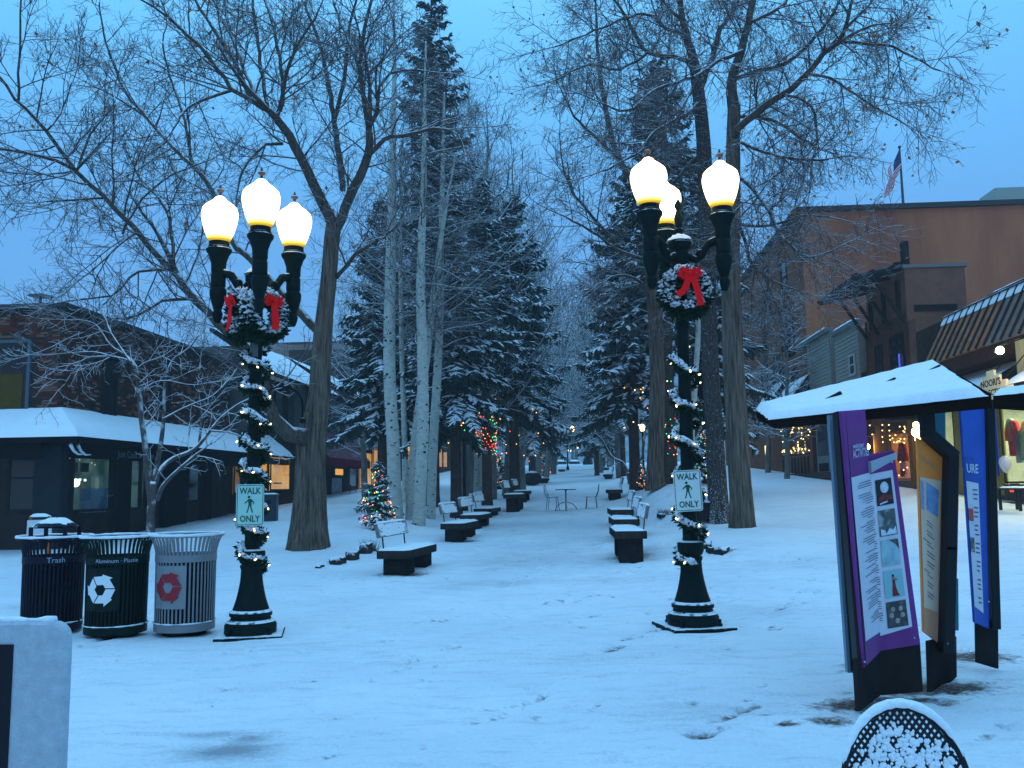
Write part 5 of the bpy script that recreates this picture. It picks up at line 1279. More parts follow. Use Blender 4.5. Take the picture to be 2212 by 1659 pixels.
def snow_tri(pts, h, name, par, seed, n=14, full=()):
    """snow sheet over a 3 or 4 cornered slope; sides listed in full stay thick where sheets meet (0 first edge, 1, 2, 3 round)"""
    rg_ = random.Random(seed); A, B, C_, D_ = pts; V = []; F = []
    for j in range(n + 1):
        for i in range(n + 1):
            a, b = i / n, j / n; p = (A * (1 - a) + B * a) * (1 - b) + (D_ * (1 - a) + C_ * a) * b
            ed = [q for q, on in ((0, j == 0), (1, i == n), (2, j == n), (3, i == 0)) if on and q not in full]
            inn = any((j == 0, i == n, j == n, i == 0))
            V.append(p + Vector((0, 0, -.01 if ed else h if inn else h * rg_.uniform(.95, 1.06))) + (Vector((0, 0, 0)) if inn and not ed else Vector((rg_.uniform(-.012, .012), rg_.uniform(-.012, .012), 0))))
    for j in range(n):
        for i in range(n): q = j * (n + 1) + i; F.append((q, q + 1, q + n + 2, q + n + 1))
    m_ = MB(); m_.add(V, F); return m_.build(name, SNOWF, par, True, angle=180)
hp = -perp * .03 + Vector((0, 0, -.006)); E0s, E1s, E2s = E0 + hp + Vector((-.02, .02, 0)), E1 + hp, E2 + hp
snow_tri([E0s, E1s, R1, R0], .055, 'roof_snow', rf, 1, 26); snow_tri([E1s + Vector((.02, 0, 0)), E2s, B2, B1], .05, 'roof_snow', rf, 2, 14)
for (u, v, d) in ((1797, 858, 7.95), (1913, 829, 7.6), (2009, 802, 7.3)):
    p = KP(u, v, d); mb = MB(); mb.bar(p + Vector((-.05, .06, -.03)), p + Vector((.06, -.07, .035)), .03, .03); mb.build('snow_stop', KBLK, rf, bevel=.005)
# legs: folded dark plates
def plate(name, quad, th_, m, par=K):
    a, b, c, d = quad; n = (b - a).cross(d - a).normalized()
    if n.y > 0: n = -n
    mb = MB(); k = 10; V = []
    for o_ in (Vector((0, 0, 0)), -n * th_):
        for j in range(k + 1):
            for i in range(k + 1):
                s_, t_ = i / k, j / k; V.append((a * (1 - s_) + b * s_) * (1 - t_) + (d * (1 - s_) + c * s_) * t_ + o_)
    q = (k + 1) ** 2; F = []; ix = lambda i, j: j * (k + 1) + i
    for j in range(k):
        for i in range(k):
            f_ = (ix(i, j), ix(i + 1, j), ix(i + 1, j + 1), ix(i, j + 1)); F.append(f_); F.append(tuple(z + q for z in reversed(f_)))
    rim = [ix(i, 0) for i in range(k)] + [ix(k, j) for j in range(k)] + [ix(i, k) for i in range(k, 0, -1)] + [ix(0, j) for j in range(k, 0, -1)]
    for i in range(len(rim)): x_, y_ = rim[i], rim[(i + 1) % len(rim)]; F.append((x_, x_ + q, y_ + q, y_))
    mb.add(V, F); return mb.build(name, m, par), n
def leg(qs):
    for q in qs: plate('leg', q, .03, KDK)
leg([[KP(1850, 1425, 6.26), KP(1898, 1400, 6.64), KP(1905, 1500, 6.64), KP(1857, 1537, 6.20)], [KP(1898, 1395, 6.645), KP(1987, 1380, 6.80), KP(1994, 1494, 6.78), KP(1905, 1502, 6.645)]])
leg([[KP(2008, 1385, 6.95), KP(2030, 1380, 7.15), KP(2033, 1497, 7.12), KP(2012, 1510, 6.9)], [KP(2028, 1385, 7.15), KP(2066, 1375, 7.3), KP(2067, 1462, 7.3), KP(2030, 1497, 7.15)], [KP(2112, 1340, 7.5), KP(2156, 1338, 7.65), KP(2157, 1445, 7.62), KP(2114, 1432, 7.5)]])
# purple board, folded along a line
PUR = mat('purple_board', (.17, .022, .165), .42, var=.22, vscale=2.4); ORG = mat('orange_board', (.95, .27, .05), .4, var=.15, vscale=3); BLU = mat('blue_board', (.02, .075, .36), .42, var=.18, vscale=3); PCH = mat('peach_board', (.62, .27, .15), .5, var=.06)
PAP = mat('poster_paper', (.56, .54, .60), .5, var=.05, vscale=5); PAPC = mat('cream_poster_paper', (.68, .50, .36), .55, var=.05, vscale=5); TEAL = mat('teal_board', (.02, .13, .17), .5); INK = mat('ink', (.10, .11, .14), .7); LET = mat('pale_board_lettering', (.45, .42, .56), .5)
tl, bl = (1817, 893), (1868, 1442); fold_t, fold_b = (1868, 930), (1903, 1405)
DL, DF, DR = 6.30, 6.62, 6.78
qL = [KP(1817, 888, DL + .02), KP(1869, 884, DF), KP(1903, 1406, DF), KP(1868, 1442, DL)]
qR = [KP(1871, 984, DF), KP(1931, 972, DR), KP(1988, 1392, DR), KP(1903, 1406, DF)]
pbL, nL = plate('poster_board', qL, .02, PUR); pbL['label'] = 'purple board, its leaf turned to the lamps'
pbR, nR = plate('poster_board', qR, .02, PUR)
def on_quad(q, n, off=.004):
    """bilinear point on a board: s across 0..1, t down 0..1"""
    def f(s, t, k=1.0):
        a = q[0] * (1 - s) + q[1] * s; b = q[3] * (1 - s) + q[2] * s
        return a * (1 - t) + b * t + n * off * k
    return f
fL, fR = on_quad(qL, nL), on_quad(qR, nR)
def sheet(f, s0, s1, t0a, t1a, t0b, t1b, m, k=1.0, name='poster'):
    mb = MB(); n = 8; V = []; F = []
    for j in range(n + 1):
        for i in range(n + 1):
            a = i / n; b = j / n; ta, tb = t0a * (1 - a) + t0b * a, t1a * (1 - a) + t1b * a; V.append(f(s0 + (s1 - s0) * a, ta * (1 - b) + tb * b, k))
    for j in range(n):
        for i in range(n): q = j * (n + 1) + i; F.append((q, q + 1, q + n + 2, q + n + 1))
    mb.add(V, F); return mb.build(name, m, K)
def patch(name, f, s0, s1, t0, t1, m, k=1.0, par=K):
    return sheet(f, s0, s1, t0, t1, t0, t1, m, k, name)
def qtext(s, f, n, s0, s1, t0, t1, m, par=K, sz=.1):
    """lettering fitted into a patch of a board"""
    o = text('lettering', s, 1.0, m, par, None, 0.0, 'LEFT', bold=.02); me = o.data
    xs = [v.co.x for v in me.vertices]; ys = [v.co.y for v in me.vertices]; x0, x1, y0, y1 = min(xs), max(xs), min(ys), max(ys)
    for v in me.vertices:
        a = (v.co.x - x0) / (x1 - x0); b = (y1 - v.co.y) / (y1 - y0); v.co = f(s0 + (s1 - s0) * a, t0 + (t1 - t0) * b, 2.0)
    return o
qtext('winter', fL, nL, .30, .80, .136, .158, LET); qtext('ACTIVITIES', fL, nL, .28, 1.0, .160, .196, LET); 
mb = MB(); mb.slab([KP(1874, 998, DF - .012), KP(1930, 979, DR - .012), KP(1931, 990, DR - .012), KP(1876, 1021, DF - .012)], nR * .03); mb.build('sign_holder', mat('grey_holder', (.30, .33, .38), .5), K)
# faint tone on tone lettering on the purple
GHOST = mat('faint_purple_print', (.10, .03, .20), .5)
# poster sheets: one per leaf
sheet(fL, .15, 1.0, .27, .91, .268, .923, PAP); sheet(fR, .0, .84, .10, .925, .10, .905, PAP)
rt = random.Random(5)
mb = MB(); 
for blk in range(58):
    t = .30 + blk * .0098
    if blk % 6 in (4,) or rt.random() < .1: continue
    L = rt.uniform(.25, .62)
    s1 = .98; s0 = s1 - L
    mb.add([fL(s0, t, 2), fL(s1, t - .002, 2), fL(s1, t + .0008, 2), fL(s0, t + .0025, 2)], [(0, 1, 2, 3)])
o = mb.build('text_lines', INK, K); o['kind'] = 'stuff'
mb = MB()
for blk in range(60):
    t = .14 + blk * .0122
    if blk % 5 == 4: continue
    mb.add([fR(.0, t, 2), fR(rt.uniform(.02, .12), t, 2), fR(.1, t + .004, 2), fR(.0, t + .004, 2)], [(0, 1, 2, 3)])
o = mb.build('text_lines', INK, K); o['kind'] = 'stuff'
def pic_mat(name, cols, sc_, det=5, dist=.6):
    if name in MATS: return MATS[name]
    m = bpy.data.materials.new(name); m.use_nodes = True; n, l = m.node_tree.nodes, m.node_tree.links; b = n['Principled BSDF']; b.inputs['Roughness'].default_value = .45
    tc = n.new('ShaderNodeTexCoord'); nz = n.new('ShaderNodeTexNoise'); nz.inputs['Scale'].default_value = sc_; nz.inputs['Detail'].default_value = det; nz.inputs['Distortion'].default_value = dist; l.new(tc.outputs['Object'], nz.inputs['Vector'])
    rp = n.new('ShaderNodeValToRGB'); l.new(nz.outputs['Fac'], rp.inputs['Fac']); el = rp.color_ramp.elements
    for i, c in enumerate(cols):
        x = .3 + .4 * i / (len(cols) - 1)
        if i < 2: el[i].position = x; el[i].color = (*c, 1)
        else: q = el.new(x); q.color = (*c, 1)
    l.new(rp.outputs[0], b.inputs['Base Color']); MATS[name] = m; return m
DIM = mat('photo_dark', (.018, .016, .02), .45)
def photo(t0, t1, mat_, extra=None):
    s0, s1 = .20, .74
    p = patch('poster_photo', fR, s0, s1, t0, t1, mat_, 2.2)
    if extra: extra(lambda s, t, k=3: fR(s0 + (s1 - s0) * s, t0 + (t1 - t0) * t, k), p)
def blob(f, cx, cy_, rx, ry, m, par, nm='photo_detail', k=3.0, n=12):
    mb = MB(); mb.add([f(cx + rx * math.cos(i * 6.283 / n), cy_ + ry * math.sin(i * 6.283 / n), k) for i in range(n)], [tuple(range(n))]); mb.build(nm, m, par)
def px1(f, p):
    blob(f, .5, .32, .26, .22, mat('photo_pale', (.5, .52, .6), .5, var=.3, vscale=20), p)
    mb = MB(); mb.add([f(.05, .72, 3), f(.4, .58, 3), f(.95, .66, 3), f(.95, .8, 3), f(.05, .85, 3)], [(0, 1, 2, 3, 4)]); mb.build('photo_detail', mat('photo_red', (.17, .02, .02), .5, var=.5, vscale=25), p)
    mb = MB(); mb.add([f(.15, .9, 3), f(.6, .84, 3), f(.6, .9, 3), f(.15, .96, 3)], [(0, 1, 2, 3)]); mb.build('photo_detail', MATS['photo_pale'], p)
def px2(f, p):
    mb = MB(); mb.add([f(.06, .7, 3), f(.3, .78, 3), f(.35, .92, 3), f(.55, .72, 3), f(.75, .8, 3), f(.92, .66, 3), f(.94, .96, 3), f(.06, .96, 3)], [tuple(range(8))]); mb.build('photo_detail', mat('photo_snow', (.5, .58, .66), .5), p)
def px3(f, p):
    mb = MB(); mb.add([f(.45, .02, 3), f(.95, .02, 3), f(.97, .42, 3), f(.8, .2, 3)], [(0, 1, 2, 3)]); mb.build('photo_detail', mat('photo_brown', (.09, .06, .05), .5, var=.3, vscale=20), p)
def px4(f, p):
    mb = MB(); mb.add([f(x, y, 3) for x, y in ((.42, .32), (.5, .3), (.56, .34), (.55, .5), (.58, .65), (.66, .86), (.74, .95), (.36, .95), (.38, .7), (.42, .5))], [tuple(range(10))]); mb.build('photo_detail', mat('photo_red_dress', (.20, .012, .015), .5), p)
    blob(f, .47, .2, .055, .055, DIM, p); mb = MB(); mb.add([f(.40, .26, 3.2), f(.53, .26, 3.2), f(.72, .36, 3.2), (f(.6, .40, 3.2)), f(.52, .34, 3.2), f(.40, .34, 3.2)], [tuple(range(6))]); mb.build('photo_detail', mat('photo_skin', (.30, .17, .12), .5), p)
def px5(f, p):
    for cx, cy_ in ((.3, .3), (.68, .3), (.22, .52), (.75, .55), (.47, .75)): blob(f, cx, cy_, .11, .10, mat('photo_face', (.34, .27, .23), .5, var=.3, vscale=30), p)
photo(.137, .272, DIM, px1)
photo(.296, .43, pic_mat('photo_trees', [(.02, .03, .03), (.07, .08, .07), (.30, .33, .36)], 16), px2)
photo(.45, .583, pic_mat('photo_teal_peak', [(.16, .30, .33), (.26, .42, .45), (.34, .5, .52)], 8), px3)
photo(.607, .745, mat('photo_teal_ground', (.22, .42, .44), .5), px4)
photo(.764, .895, pic_mat('photo_group', [(.01, .01, .015), (.025, .02, .02), (.10, .09, .09)], 14), px5)
# dark frame post and pale edge board on the path side
mb = MB(); mb.bar(KP(1812, 890, 6.42), KP(1857, 1440, 6.36), .10, .06); mb.build('frame_post', KBLK, K)
mb = MB(); mb.bar(KP(1797, 897, 6.62), KP(1838, 1452, 6.56), .05, .06); mb.build('edge_board', mat('blue_grey_edge', (.13, .20, .27), .4), K)
mb = MB(); mb.bar(KP(1806, 897, 6.55), KP(1846, 1450, 6.5), .012, .05); mb.build('edge_board', KBLK, K)
# orange board
D3 = 6.95
qO = [KP(1981, 944, D3 + .05), KP(2041, 985, D3 + .12), KP(2026, 1388, D3 + .12), KP(1995, 1364, D3)]
ob, nO = plate('poster_board', qO, .02, ORG); ob['label'] = 'orange board under the crooked black frame'
fO = on_quad(qO, nO)
qtext('EXCHANGE', fO, nO, .08, .62, .085, .115, mat('faint_orange_print', (.55, .30, .16), .5))
sheet(fO, .04, .86, .205, .875, .15, .85, PAPC, 1.4); patch('peach_strip', fO, .0, 1.0, .85, 1.0, PCH, .9); patch('peach_strip', fO, .87, 1.0, .42, .85, PCH, .9)
patch('poster_photo', fO, .06, .18, .22, .37, pic_mat('photo_blue', [(.08, .18, .36), (.14, .28, .5), (.22, .36, .55)], 14), 2.2); patch('poster_photo', fO, .28, .78, .21, .355, MATS['photo_blue'], 2.2)
mb = MB()
for i in range(24):
    t = .41 + i * .0175
    if i % 3 == 2: continue
    s0 = rt.choice((.1, .28)); mb.add([fO(s0, t, 2), fO(s0 + rt.uniform(.2, .45), t + .004, 2), fO(s0 + .3, t + .009, 2), fO(s0, t + .005, 2)], [(0, 1, 2, 3)])
o = mb.build('text_lines', INK, K); o['kind'] = 'stuff'
mb = MB(); pts = [KP(2000, 872, D3 - .02), KP(2004, 938, D3 - .02), KP(2054, 982, D3 + .03), KP(2050, 1180, D3 + .03), KP(2044, 1402, D3 + .03)]
for a, b in zip(pts[:-1], pts[1:]): mb.bar(a, b + (b - a).normalized() * .03, .10, .09)
mb.build('crooked_frame', KBLK, K, bevel=.006)
mb = MB(); mb.slab([KP(2018, 880, 7.25), KP(2042, 878, 7.25), KP(2043, 960, 7.25), KP(2022, 945, 7.25)], (0, .02, 0)); mb.build('teal_board', TEAL, K)
mb = MB(); mb.slab([KP(2056, 1250, 7.28), KP(2070, 1250, 7.3), KP(2071, 1362, 7.3), KP(2058, 1362, 7.28)], (0, .02, 0)); mb.build('teal_board', TEAL, K)
# blue board
D4 = 7.4
qB = [KP(2074, 868, D4 - .1), KP(2126, 866, D4 + .05), KP(2137, 1358, D4 + .05), KP(2106, 1344, D4 - .1)]
bb, nB = plate('poster_board', qB, .02, BLU); bb['label'] = 'blue board with the end of a word in white'
fB = on_quad(qB, nB)
qtext('URE', fB, nB, .06, .60, .286, .328, mat('board_lettering', (.50, .54, .66), .5)); qtext('ARTS', fB, nB, .02, .5, .255, .272, mat('faint_blue_print', (.05, .10, .32), .5))
sheet(fB, .02, .60, .365, .93, .372, .945, PAP); patch('poster_photo', fB, .0, .25, .49, .545, mat('photo_coral', (.42, .07, .05), .5), 2.2); patch('poster_photo', fB, .0, .22, .62, .685, pic_mat('photo_small', [(.02, .02, .02), (.10, .07, .05), (.3, .3, .3)], 16), 2.2)
mb = MB()
for i in range(26):
    t = .40 + i * .02
    if i % 4 == 3: continue
    mb.add([fB(.30, t, 2), fB(.30 + rt.uniform(.08, .26), t, 2), fB(.5, t + .006, 2), fB(.3, t + .006, 2)], [(0, 1, 2, 3)])
o = mb.build('text_lines', INK, K); o['kind'] = 'stuff'
mb = MB(); mb.bar(KP(2134, 864, D4 + .08), KP(2148, 1358, D4 + .08), .085, .07); mb.build('frame_post', KBLK, K, bevel=.004)
for (u, v, d) in ((1867, 1085, 6.28), (1927, 998, 6.74), (1975, 1378, 6.76), (2047, 1390, 6.97), (2136, 1300, 7.4), (1868, 1430, 6.3)):
    p = KP(u, v, d - .035); mb = MB(); mb.ball(p, .008, 8, 5); mb.build('screw', MATS['zinc_bolt'], K, True)

# ================================================================ FOREGROUND CHAIR (bottom edge)
def mesh_chair():
    d = 3.05; b = P(1958, 1700, d); zt = P(1955, 1527, d).z; b.z = float(H(b.x, b.y)); top = zt - b.z
    t = thing('patio_chair', 'black metal mesh chair with snow caked on its arched back, in front of the kiosk', 'chair', b, R(0))
    W = .215; tilt = .12
    bz = top - .50
    def bp(x, z): return Vector((x, -.02 - (z - bz) * -tilt * 1.0 + .0, z)) + Vector((0, -.10 * (1 - (x / W) ** 2) * 0, 0))
    arch = lambda q: (W * math.cos(R(q)) * 1.0 + .006, bz + .16 + .33 * max(0, math.sin(R(q))) ** .85)
    outline = [(-W * .97, bz)] + [arch(q) for q in range(180, -1, -6)] + [(W * .97, bz)]
    mb = MB(); mb.tube([bp(x, z) for x, z in outline], .011, 8); mb.build('back_frame', WIRE, t, True)
    def inside(x, z):
        zz = (z - bz - .16) / .33; 
        if z < bz: return False
        if zz <= 0: return abs(x) < W * .985
        return abs(x) < W * (1 - min(1, zz) ** (2 / .85 * .93)) ** .5
    # woven straps, both diagonals
    for sg in (1, -1):
        mb = MB(); step = .0285
        for k in range(-40, 60):
            c0 = k * step; run = []
            for i in range(120):
                s = -.3 + i * .0085; x = sg * s * .64; z = bz + (s * .77 + c0)
                if inside(x, z): run.append(bp(x, z) + Vector((0, .002 * sg, 0)))
                else:
                    if len(run) > 2:
                        mb.bar(run[0], run[-1], .0095, .002, up=(0, 1, 0))
                    run = []
            if len(run) > 2: mb.bar(run[0], run[-1], .0095, .002, up=(0, 1, 0))
        o = mb.build('woven_strap', mat('dark_mesh_strap', (.018, .016, .022), .5), t); o['kind'] = 'stuff'
    # snow stuck on the weave (facing the camera) and along the arch
    r = random.Random(9); mb = MB()
    for _ in range(1900):
        x = r.uniform(-W, W); z = bz + r.random() * .5
        if not inside(x * 1.02, z + .008): continue
        up = (z - bz) / .5
        zt_ = bz + .16 + .33 * math.sqrt(max(0, 1 - (x / W) ** 2)) 
        if zt_ - z < .055 + .02 * math.sin(x * 31) + r.uniform(-.012, .03): continue
        if math.sin(x * 47 + z * 29) * math.sin(z * 61 - x * 23) > .55 + r.uniform(-.2, .3): continue
        p = bp(x, z) + Vector((0, -.004, 0)); e = r.uniform(.005, .010)
        mb.ball(p, e * r.uniform(.9, 1.3), 7, 4, r.uniform(.8, 1.2))
    o = mb.build('caked_snow', SNOWF, t, True); o['kind'] = 'stuff'
    mb = MB(); pts = [bp(*arch(q)) + Vector((0, 0, .012)) for q in range(158, 24, -4)]; n = len(pts); mb.tube(pts, [.006 + .011 * math.sin((i + .5) / n * math.pi) ** .6 + r.uniform(-.0015, .0015) for i in range(n)], 10); mb.build('snow_ridge', SNOWF, t, True, angle=180)
    mb = MB(); mb.tube([Vector((.2 * math.cos(R(q)), -.22 + .2 * math.sin(R(q)), .44)) for q in range(0, 361, 12)], .011, 6); mb.lathe([(.001, .44), (.195, .44), (.195, .444), (.001, .444)], 24, (0, -.22, 0), cap=False); mb.build('seat', WIRE, t, True, angle=30)
    snow_blob(t, 'seat_snow', 0, -.22, .445, .19, .19, .03, 3)
    for sx, sy in ((-.17, -.36), (.17, -.36), (-.18, -.06), (.18, -.06)):
        mb = MB(); mb.tube([(sx, sy, .44), (sx * 1.2, sy + (-.05 if sy < -.2 else .07), 0)], .011, 6); mb.build('leg', WIRE, t)
    for sg in (-1, 1):
        mb = MB(); mb.tube([bp(sg * W * .97, bz + .01), Vector((sg * .19, -.06, .44))], .011, 6); mb.build('back_post', WIRE, t)
mesh_chair()

# ================================================================ WHITE FRAMED BOARD (bottom corner)
def white_board():
    d = 2.9; b = P(40, 1600, d); b.z = float(H(b.x, b.y)); s = d / FPX
    pr = P(143, 1400, d); zt = P(100, 1344, d).z - b.z; x1 = pr.x - b.x; w = .95
    t = thing('notice_board', 'white framed upright board with a black inset and frost on its rounded top', 'notice board', b, R(-3))
    out = [(x, z) for x, z in [(x1 - w, .12)]]; r_ = .055
    poly = [(x1 - w, .12), (x1, .12)] + [(x1 - r_ + r_ * math.cos(R(q)), zt - r_ + r_ * math.sin(R(q))) for q in range(0, 91, 15)] + [(x1 - w + r_ + r_ * math.cos(R(q)), zt - r_ + r_ * math.sin(R(q))) for q in range(90, 181, 15)]
    U = Matrix.Rotation(R(90), 4, 'X')
    mb = MB(); mb.prism(poly, .05, U); mb.build('board', mat('frosted_white_plastic', (.42, .46, .50), .65, var=.13, vscale=26, bump=.4, bscale=120), t, bevel=.008)
    bw = 111 * s; mb = MB(); mb.box(x1 - w + bw, x1 - bw, -.004, .01, .25, zt - .068); mb.build('inset', mat('black_inset', (.006, .007, .012), .35), t)
    mb = MB(); mb.ball((x1 - bw - .058, -.006, zt - .092), .014, 12, 6, .8); mb.build('rivet', mat('pale_rivet', (.45, .5, .55), .5), t, True)
    rr = random.Random(2); mb = MB(); pts = [(x1 - .05 - i * .03, .025, zt + .004) for i in range(28)]; mb.tube(pts, [rr.uniform(.006, .014) for _ in pts], 7); mb.build('snow_ridge', SNOWF, t, True, angle=180)
    for x in (x1 - .12, x1 - w + .12):
        mb = MB(); mb.box(x - .03, x + .03, .0, .05, 0, .14); mb.build('foot', IRONP, t)
white_board()

# ================================================================ SMALL STREET THINGS
def barricade():
    d = 13.2; b = P(82, 1215, d); b.z = float(H(b.x, b.y)); s = d / FPX
    t = thing('barricade', 'orange and white folding barricade dusted with snow behind the trash bin', 'barricade', b, R(25))
    OR = mat('barricade_orange', (.5, .10, .02), .6, snow=.8, snow_lo=.5, snow_hi=.7); WH = mat('barricade_white', (.55, .58, .6), .6, var=.1, vscale=8)
    z = P(82, 1116, d).z - b.z
    for sy in (-1, 1):
        for x in (-.12, .12):
            mb = MB(); mb.bar((x, sy * .02, z), (x, sy * .3, 0), .045, .03); mb.build('leg', OR, t)
        for k in range(2):
            f = .12 + k * .42; y = sy * (.03 + .27 * f); mb = MB(); mb.bar((-.16, y + sy * .018, z * (1 - f) - .02), (.16, y + sy * .018, z * (1 - f) - .02), .02, z * .2, up=(0, sy * -.25, 1)); mb.build('rail', WH if k == 0 else OR, t)
    snow_blob(t, 'snow', 0, 0, z, .15, .05, .045, 3)
barricade()
def mail_bin():
    d = 18.5; b = G(583, 1124); d = b.y; b.z -= .02; h = P(583, 1066, d).z - b.z
    t = thing('litter_bin', 'dark blue square bin with a flat snowy lid behind the WALK ONLY sign', 'litter bin', b, .1)
    w = 30 * d / FPX
    mb = MB(); mb.box(-w / 2, w / 2, -w / 2, w / 2, 0, h * .93); mb.build('body', mat('dark_blue_bin', (.015, .045, .06), .5), t, bevel=.012)
    mb = MB(); mb.box(-w / 2 - .03, w / 2 + .03, -w / 2 - .03, w / 2 + .03, h * .93, h * .97); mb.build('lid', mat('dark_blue_bin', (0, 0, 0)), t, bevel=.01)
    snow_slab(t, 'snow', -w / 2 - .02, w / 2 + .02, -w / 2 - .02, w / 2 + .02, h * .97, .05, 2, 5, 5)
    mb = MB(); mb.box(-.08, .08, -w / 2 - .006, -w / 2 + .003, h * .62, h * .78); mb.build('slot', KBLK, t)
mail_bin()
def planter_box():
    d = 23.5; b = P(1525, 1150, d); b.z = float(H(b.x, b.y)) - .05; s = d / FPX
    t = thing('planter_box', 'black square planter with snow on top between the walk sign and the cottonwood trunks', 'planter', b, .15)
    w = 60 * s; h = P(1525, 1085, d).z - b.z
    mb = MB(); mb.add([(x * w / 2 * q, y * w / 2 * q, z) for z, q in ((0, .82), (h, 1.0)) for x, y in ((-1, -1), (1, -1), (1, 1), (-1, 1))], [(0, 3, 2, 1), (4, 5, 6, 7), (0, 1, 5, 4), (1, 2, 6, 5), (2, 3, 7, 6), (3, 0, 4, 7)]); mb.build('box', mat('black_pot', (0, 0, 0)), t, bevel=.02)
    mb = MB(); mb.box(-w / 2 - .025, w / 2 + .025, -w / 2 - .025, w / 2 + .025, h - .06, h); mb.build('lip', MATS['black_pot'], t, bevel=.01)
    snow_blob(t, 'snow', 0, 0, h, w * .46, w * .46, .09, 3)
planter_box()
def barrel():
    d = 54; b = P(1149, 1040, d); b.z = float(H(b.x, b.y)); s = d / FPX
    t = thing('barrel_planter', 'big dark barrel lying on its side with snow over it far up the path', 'barrel', b, R(20))
    r = 14.5 * s; M = Matrix.Translation((0, 0, r * .82)) @ Matrix.Rotation(R(90), 4, 'X')
    mb = MB(); mb.lathe([(r * .85, -.7), (r, -.25), (r, .25), (r * .85, .7)], 22); mb.v = [tuple(M @ Vector(p)) for p in mb.v]; mb.build('barrel', mat('dark_barrel_wood', (.02, .018, .018), .85, var=.3), t, True, angle=40)
    for q in (-.45, .45, -.68, .68):
        mb = MB(); mb.lathe([(r * (1.02 - .16 * (abs(q) > .6)), q - .03), (r * (1.02 - .16 * (abs(q) > .6)), q + .03)], 22, cap=False); mb.v = [tuple(M @ Vector(p)) for p in mb.v]; mb.build('hoop', IRONP, t, True)
    snow_blob(t, 'snow', 0, 0, r * 1.7, r * .75, .6, .12, 4)
barrel()
def stump():
    d = 112; b = P(1270, 1004, d); b.z = float(H(b.x, b.y)); s = d / FPX
    t = thing('tree_stump', 'dark forked tree stump standing at the end of the snowy path', 'tree stump', b)
    q = lambda pts: [(x * s, 0, z * s) for x, z in pts]
    B = mat('wet_dark_stump', (.018, .022, .022), .9, var=.3, snow=.7, snow_lo=.6)
    mb = MB(); mb.tube(q([(0, -2), (0, 8), (1, 17), (4, 24)]), [11 * s, 10 * s, 7 * s, 8 * s], 12); mb.build('trunk', B, t, True, angle=180)
    for pts, r0 in (([(3, 22), (4, 32), (6, 44)], 5.5), ([(-1, 20), (-6, 32), (-7, 45)], 2.2), ([(5, 20), (13, 17), (16, 17)], 4.0)):
        mb = MB(); mb.tube(q(pts), [r0 * s * 1.1, r0 * s, r0 * s * .55], 9); mb.build('broken_limb', B, t, True, angle=180)
stump()
CARP = mat('snowed_car_paint', (.10, .11, .13), .4, snow=.97, snow_lo=-.1, snow_hi=.35)
def car(label, u, d, rz, L=4.3):
    b = GY(u, d); t = thing('parked_car', label, 'car', b, R(rz), 'snow covered cars parked at the end of the mall')
    prof = [(-L / 2, .35), (-L / 2, .85), (-L * .33, .98), (-L * .2, 1.5), (L * .22, 1.52), (L * .36, .98), (L / 2, .85), (L / 2, .35)]
    mb = MB(); mb.slab([(x, -.85, z) for x, z in prof], (0, 1.7, 0)); mb.build('body', CARP, t, bevel=.08)
    for sy in (-.856, .836):
        mb = MB(); mb.box(-L * .2, L * .24, sy, sy + .02, 1.02, 1.4); mb.build('window', mat('dark_car_glass', (.01, .012, .015), .1), t)
    for x in (-L * .3, L * .3):
        for y in (-.8, .62):
            mb = MB(); mb.lathe([(.32, 0), (.32, .18)], 16); mb.v = [(x + p[0], y + p[2], .32 + p[1]) for p in mb.v]; mb.build('wheel', KBLK, t, True, angle=40)
    snow_slab(t, 'roof_snow', -L * .19, L * .21, -.8, .8, 1.51, .18, 3, 6, 5); snow_slab(t, 'bonnet_snow', L * .37, L * .49, -.8, .8, .9, .13, 4, 4, 5)
car('snow covered parked car just past the far double lantern', 1207, 128, 5); car('snow covered parked car next to the dark stump', 1238, 131, -4); car('snow covered parked car beyond the end of the farthest hotel-side bench', 1308, 136, 10)
# distant lanterns and sign lamps
def lantern(label, u, vb, vt, d, n=1, col=(1, .72, .3), s=4.0, sz=.34):
    b = GY(u, d); zt = P(u, vt, d).z - b.z
    t = thing('lantern_post', label, 'street lamp', b, 0, 'distant lit lanterns along the mall')
    mb = MB(); mb.lathe([(.14, 0), (.12, .3), (.06, .5), (.05, zt - sz * 1.3)], 10); mb.build('post', IRONP, t, True)
    xs = [0] if n == 1 else [-.5, .5]
    if n == 2: mb = MB(); mb.bar((-.5, 0, zt - sz * 1.35), (.5, 0, zt - sz * 1.35), .06, .06); mb.build('cross_arm', IRONP, t)
    for x in xs:
        mb = MB(); mb.lathe([(sz * .3, -sz * .62), (sz * .5, sz * .1), (sz * .42, sz * .4), (sz * .12, sz * .6)], 12, (x, 0, zt - sz * .6)); mb.build('globe', emat('far_globe_glow', col, s), t, True)
        mb = MB(); mb.lathe([(sz * .45, 0), (sz * .2, sz * .18), (.02, sz * .3)], 10, (x, 0, zt)); mb.build('cap', IRONP, t)
lantern('lit lantern between the dark spruce trunk and the grey-green aspens', 1003, 1050, 902, 33, 1, sz=.36)
lantern('small lit lantern before the dense roadside spruce', 1119, 1040, 935, 52, 1, sz=.4)
lantern('far double lantern beside the strip of misty slope', 1227, 1015, 920, 84, 2, sz=.45)
lantern('lit lantern between the grey cottonwood trunk and the crooked bare tree', 1391, 1040, 916, 46, 1, sz=.3)
